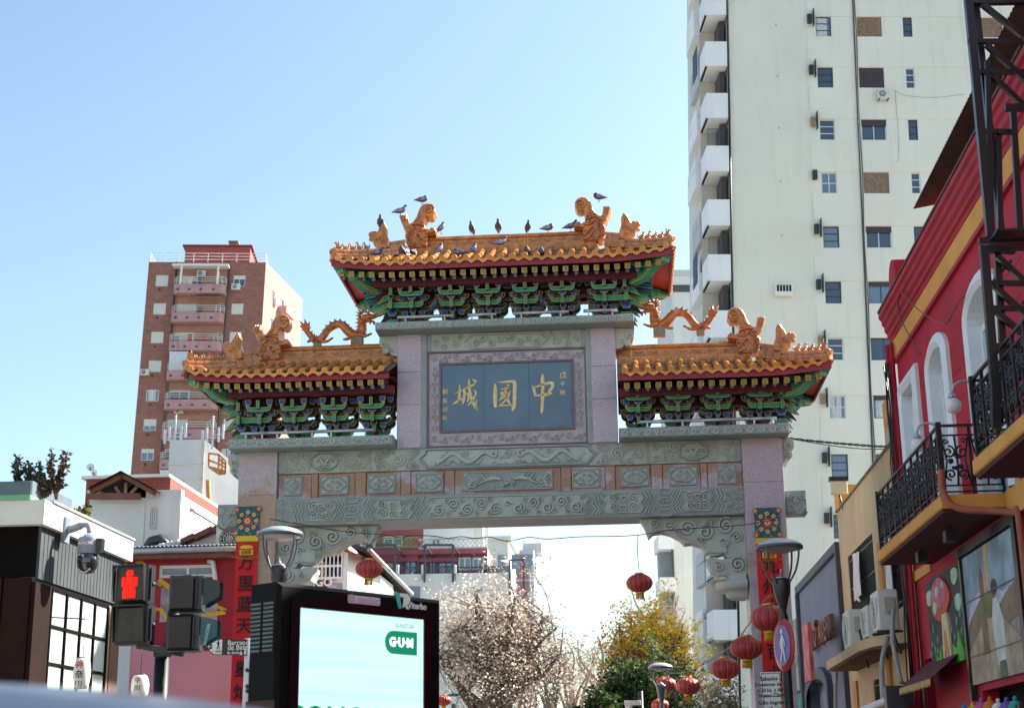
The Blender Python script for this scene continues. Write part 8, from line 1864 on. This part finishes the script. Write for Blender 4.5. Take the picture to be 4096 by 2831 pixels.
signal_head(Zg(805,828), wP, hP, .19, rzP, .055, 'upper', ps, 'man'); signal_head(Zg(803,1078), wP, hP, .19, rzP, .055, 'lower', ps, 'off')
vs_ = ob('vehicle_signal', None, None, None, T(*Zg(1150,1250))); tag(vs_, 'vehicle traffic light seen side-on, right of the red figure', 'traffic light')
rzV = R(100)
for cxy, k in (((1165,893), 0), ((1148,1135), 1)):
    c_ = Zg(*cxy); M_ = T(c_.x, c_.y, c_.z) @ RZ(R(8))
    w2, h2 = 205*pxm, 218*pxm
    MB().bbox(-w2/2, w2/2-.06, -.13, .13, -h2/2, h2/2, .025).build('case', sgm, vs_, M_); MB().bbox(w2/2-.058, w2/2, -.125, .125, -h2/2+.004, h2/2-.004, .012).build('door', sgd, vs_, M_)
    MB().box(w2/2-.066, w2/2-.050, -.14, -.13, -h2/2+.02, h2/2-.02).build('hinge', sgm, vs_, M_)
    vm = sgd if k == 0 else mat('signal_teal_visor', '#2f5a66', .45, .1, 5); hb_ = MB(); v = 100*pxm
    hb_.add([(w2/2,-.12,h2/2-.02),(w2/2+v,-.12,h2/2-.05),(w2/2+v,-.12,-.03),(w2/2+v*.15,-.12,-h2/2+.05),(w2/2,-.12,-h2/2+.05),(w2/2,.12,h2/2-.02),(w2/2+v,.12,h2/2-.05),(w2/2+v,.12,-.03),(w2/2+v*.15,.12,-h2/2+.05),(w2/2,.12,-h2/2+.05)], [(0,1,2,3,4),(9,8,7,6,5),(0,5,6,1)]); hb_.build('visor', vm, vs_, M_)
    if k: lettering('GLOOCKER', .036, mat('teal_lettering', '#9fd0d0', .5, .04, 4), vs_, M_ @ T(w2/2+v*.4, -.125, -.02) @ RY(R(-80)) @ FRONT, depth=.0005, bold=.001)
    MB().tube([(0,0,h2/2),(0,0,h2/2+.012)], .06, 10).build('cap', sgm, vs_, M_)

# surveillance camera on the far pole
p = P(2525, 2812, 6); q = thing('street_camera', p, 'small white camera on a dark pole at the bottom edge', 'camera'); MB().tube([(p.x+.2,6,0),(p.x+.2,6,p.z+.25)], .05, 8).build('pole', dgrey, q); MB().bbox(p.x-.14, p.x+.2, 5.9, 6.05, p.z-.04, p.z+.06, .01).build('body', white_pt, q); MB().lathe([(.01,-.12),(.06,-.1),(.075,-.03),(.075,.0),(.01,.0)], 12, T(p.x-.05,5.97,p.z-.04)).build('dome', white_pt, q)

# foreground car, only its roof in view
car = thing('parked_car', (.1, -23.6, 0), 'parked car close to the camera, only its out-of-focus roof in view', 'car'); cp_ = mat('silver_blue_paint', '#3c4454', .35, .03, 2, spec=.4, metal=.1, coat=.3); rub = mat('tyre_rubber', '#18181a', .85, .1, 8); cg = gl_blk
yc0 = -23.55; ctrl = [(x_, z_+.0) for x_, z_ in ((-2.05,1.02),(-1.75,1.28),(-1.3,1.47),(-.8,1.545),(-.1,1.575),(.5,1.57),(1.0,1.552),(1.35,1.52),(1.55,1.475),(1.72,1.40),(2.0,1.25),(2.4,1.02))]
C_ = smoothpts([Vector(p) for p in ctrl], 3); n = len(C_); ny = 14; vs = []
for p in C_:
    for j in range(ny+1):
        t = -1+2*j/ny; vs.append((p.x, yc0+t*.66, p.y-.03*t*t-.045*max(0, abs(t)-.8)**2*25))
MB().add(vs, [(i*(ny+1)+j, (i+1)*(ny+1)+j, (i+1)*(ny+1)+j+1, i*(ny+1)+j+1) for i in range(n-1) for j in range(ny)], 0, True).build('roof', cp_, car)
for s in (-1, 1):
    y = yc0+s*.665; w = MB().add([(-1.75,y,1.2),(-1.25,y,1.40),(-.1,y,1.51),(1.0,y,1.485),(1.5,y,1.40),(2.2,y+s*.08,1.0),(-1.95,y+s*.08,1.0)], [tuple(range(7))]); w.build('side_window', cg, car)
    for x in (-.05, 1.15): MB().bar((x,y,1.47),(x+.02,y+s*.08,1.0), .09, .03).build('pillar', black_m, car)
prof = [(-2.25,.3),(-2.3,.7),(-2.15,.98),(-1.9,1.02),(2.35,1.02),(3.1,.92),(3.4,.75),(3.42,.35),(3.0,.25),(-2.0,.25)]
MB().prism(prof, yc0-.83, yc0+.83).build('body', cp_, car)
for x in (-1.4, 2.4):
    for s in (-1, 1):
        Mw = T(x, yc0+s*.78, .32) @ RX(pi/2); wq = MB().lathe([(.2,-.1),(.3,-.1),(.32,-.06),(.32,.06),(.3,.1),(.2,.1)], 22, Mw).build('wheel', rub, car); MB().lathe([(.01,-.09),(.19,-.08),(.21,-.1),(.21,.1),(.19,.08),(.01,.09)], 16, Mw).build('rim', steel, wq)
for s in (-1, 1): MB().box(3.36, 3.43, yc0+s*.45-.15, yc0+s*.45+.15, .62, .76).build('headlight', lens, car); MB().box(-2.31, -2.2, yc0+s*.6-.1, yc0+s*.6+.1, .7, .95).build('tail_light', mat('tail_red', '#8a1a1a', .3, .05, 4), car)
# ================================================================== pigeons
pg_d = mat('pigeon_slate', '#474a5e', .6, .2, 30, rnd=.25); pg_w = mat('pigeon_wing_grey', '#8d90a4', .6, .2, 25, rnd=.3); pg_b = mat('pigeon_wing_bar', '#2a2b38', .6, .1, 20); pg_f = mat('pigeon_foot', '#a5524a', .6, .1, 10)
def make_pigeon(pose):
    """body lofted tail to beak, +x forward, feet at z=0; length about 0.33 m"""
    q = ob('pigeon', None, None, None, Matrix.Identity(4))
    if pose == 0: sp = [(-.19,.075,.004,.012),(-.15,.085,.022,.01),(-.10,.10,.034,.024),(-.05,.118,.052,.046),(0,.13,.064,.06),(.045,.15,.062,.062),(.08,.18,.046,.05),(.095,.215,.031,.034),(.105,.245,.027,.029),(.125,.258,.026,.026),(.142,.255,.014,.014),(.155,.25,.006,.006),(.17,.243,.001,.001)]
    elif pose == 1: sp = [(-.13,.03,.004,.012),(-.11,.05,.022,.012),(-.08,.085,.036,.026),(-.05,.115,.054,.048),(-.02,.145,.064,.06),(.01,.18,.062,.06),(.03,.21,.046,.05),(.035,.24,.032,.034),(.04,.268,.027,.029),(.055,.285,.026,.026),(.072,.283,.014,.014),(.085,.278,.006,.006),(.10,.272,.001,.001)]
    else: sp = [(-.18,.09,.004,.012),(-.14,.092,.022,.012),(-.09,.095,.038,.03),(-.04,.105,.058,.052),(.01,.112,.068,.064),(.055,.12,.062,.062),(.085,.14,.05,.05),(.09,.165,.036,.036),(.075,.185,.03,.028),(.055,.185,.026,.024),(.035,.175,.013,.013),(.025,.165,.006,.006),(.018,.15,.001,.001)]
    mb = MB(); n = 10; vs = []; k = len(sp); pts = [Vector((a[0],0,a[1])) for a in sp]
    for i, a in enumerate(sp):
        t = (pts[min(i+1,k-1)]-pts[max(i-1,0)]).normalized(); up = Vector((-t.z,0,t.x))
        for j in range(n): b = 2*pi*j/n; vs.append(pts[i]+Vector((0,1,0))*(a[2]*cos(b))+up*(a[3]*sin(b)))
    mb.add(vs, [(i*n+j, i*n+(j+1) % n, (i+1)*n+(j+1) % n, (i+1)*n+j) for i in range(k-1) for j in range(n)]+[tuple(range(n-1,-1,-1))], 0, True)
    for s in (-1, 1): mb.tube([(.0,s*.022,.07),(.005,s*.022,.03),(.0,s*.022,.004)], [.008,.005,.005], 5, 1); mb.tube([(-.012,s*.022,.003),(.03,s*.022,.003)], .004, 4, 1)
    mb.build('body', [pg_d, pg_f], q)
    for s in (-1, 1):
        w = MB(); pr = [sp[2], sp[3], sp[4], sp[5]]; vs = []
        L_ = [Vector((sp[1][0]-.02,0,sp[1][1]+.012)), Vector((sp[2][0],0,sp[2][1]+.012)), Vector((sp[3][0],0,sp[3][1]+.01)), Vector((sp[4][0],0,sp[4][1]+.008)), Vector((sp[5][0]+.01,0,sp[5][1]))]; ws = [.006,.03,.042,.046,.02]; ys = [.018,.036,.052,.062,.058]
        for i, c in enumerate(L_):
            t = (L_[min(i+1,4)]-L_[max(i-1,0)]).normalized(); up = Vector((-t.z,0,t.x))
            for f, o_ in ((1,-.012),(0,.012),(-1,.004)): vs.append(c+up*(f*ws[i])+Vector((0,s*(ys[i]+o_),0)))
        fs = [(i*3+j,(i+1)*3+j,(i+1)*3+j+1,i*3+j+1) for i in range(4) for j in range(2)]
        w.add(vs, fs, 0, True)
        for i in (1, 2): a, b = Vector(vs[i*3]), Vector(vs[i*3+2]); m_ = Vector(vs[i*3+1]); w.tube([a+Vector((0,s*.004,0)), m_+Vector((0,s*.006,0)), b+Vector((0,s*.004,0))], .006, 4, 1)
        w.build('wing', [pg_w, pg_b], q)
    return q
protos = [make_pigeon(k) for k in range(3)]; used = [False]*3
def Zp(k, zx, zy, Y): return ZP(k, zx, zy, Y)
def pigeon(k, zx, zy, Y, rz, pose, lab, sc=1.0, rx=0.):
    sc *= .86
    o_ = protos[pose] if not used[pose] else copy_tree(protos[pose]); used[pose] = True; p = ZP(k, zx, zy, Y)
    o_.matrix_basis = T(*p) @ RZ(rz) @ RY(rx) @ SCL(sc, sc, sc); WM[o_.name] = o_.matrix_basis.copy(); tag(o_, lab, 'pigeon', 'pigeons perched on the gate')
Yr = YC; Yt = -.45
pigeon(1,1205,268,YC-.1,R(10),2,'pigeon on the curled top of the left ridge beast'); pigeon(1,965,400,YC-.1,R(15),0,'pigeon on the raised paw left of the ridge beast'); pigeon(1,745,528,YC-.3,R(-80),1,'pigeon on the dragon head at the left hip')
pigeon(1,1415,602,YC,R(20),1,'leftmost pigeon standing on the upper ridge'); pigeon(1,1752,600,YC,R(-110),1,'second pigeon from the left on the upper ridge'); pigeon(2,118,575,YC,R(-90),1,'plump pigeon near the middle of the upper ridge',1.05); pigeon(2,440,572,YC,R(-70),1,'slim pigeon right of the middle of the upper ridge',.92); pigeon(2,655,572,YC,R(0),2,'ruffled preening pigeon on the upper ridge'); pigeon(2,905,562,YC,R(5),0,'rightmost pigeon on the upper ridge'); pigeon(2,1215,236,YC-.1,R(185),2,'pigeon on the curled top of the right ridge beast')
pigeon(1,700,862,-.62,R(5),0,'pigeon lying on the tiles at the left hip',1.0,.15); pigeon(1,990,835,-.5,R(-100),2,'dark pigeon on the tiles below the left ridge beast'); pigeon(1,1108,845,-.55,R(80),2,'round pigeon with its back turned, beside the dark one',.95); pigeon(1,1400,838,-.5,R(40),1,'tall pale-shouldered pigeon on the tiles left of middle'); pigeon(1,1612,850,-.6,R(170),2,'black and white pigeon low on the tiles'); pigeon(1,1770,840,-.55,R(25),1,'grey pigeon leaning on the tiles near the middle'); pigeon(2,140,742,-.3,R(20),0,'dark pigeon just below the middle of the ridge'); pigeon(2,430,830,-.55,R(-90),2,'pigeon facing front on the tiles right of middle'); pigeon(2,582,842,-.55,R(-80),2,'rightmost pigeon on the tiles, head tucked')
pigeon(1,1345,1448,-.22,R(-60),1,'pigeon in shade among the left upper brackets'); pigeon(2,598,1412,-.22,R(-120),1,'pigeon in shade among the right upper brackets')
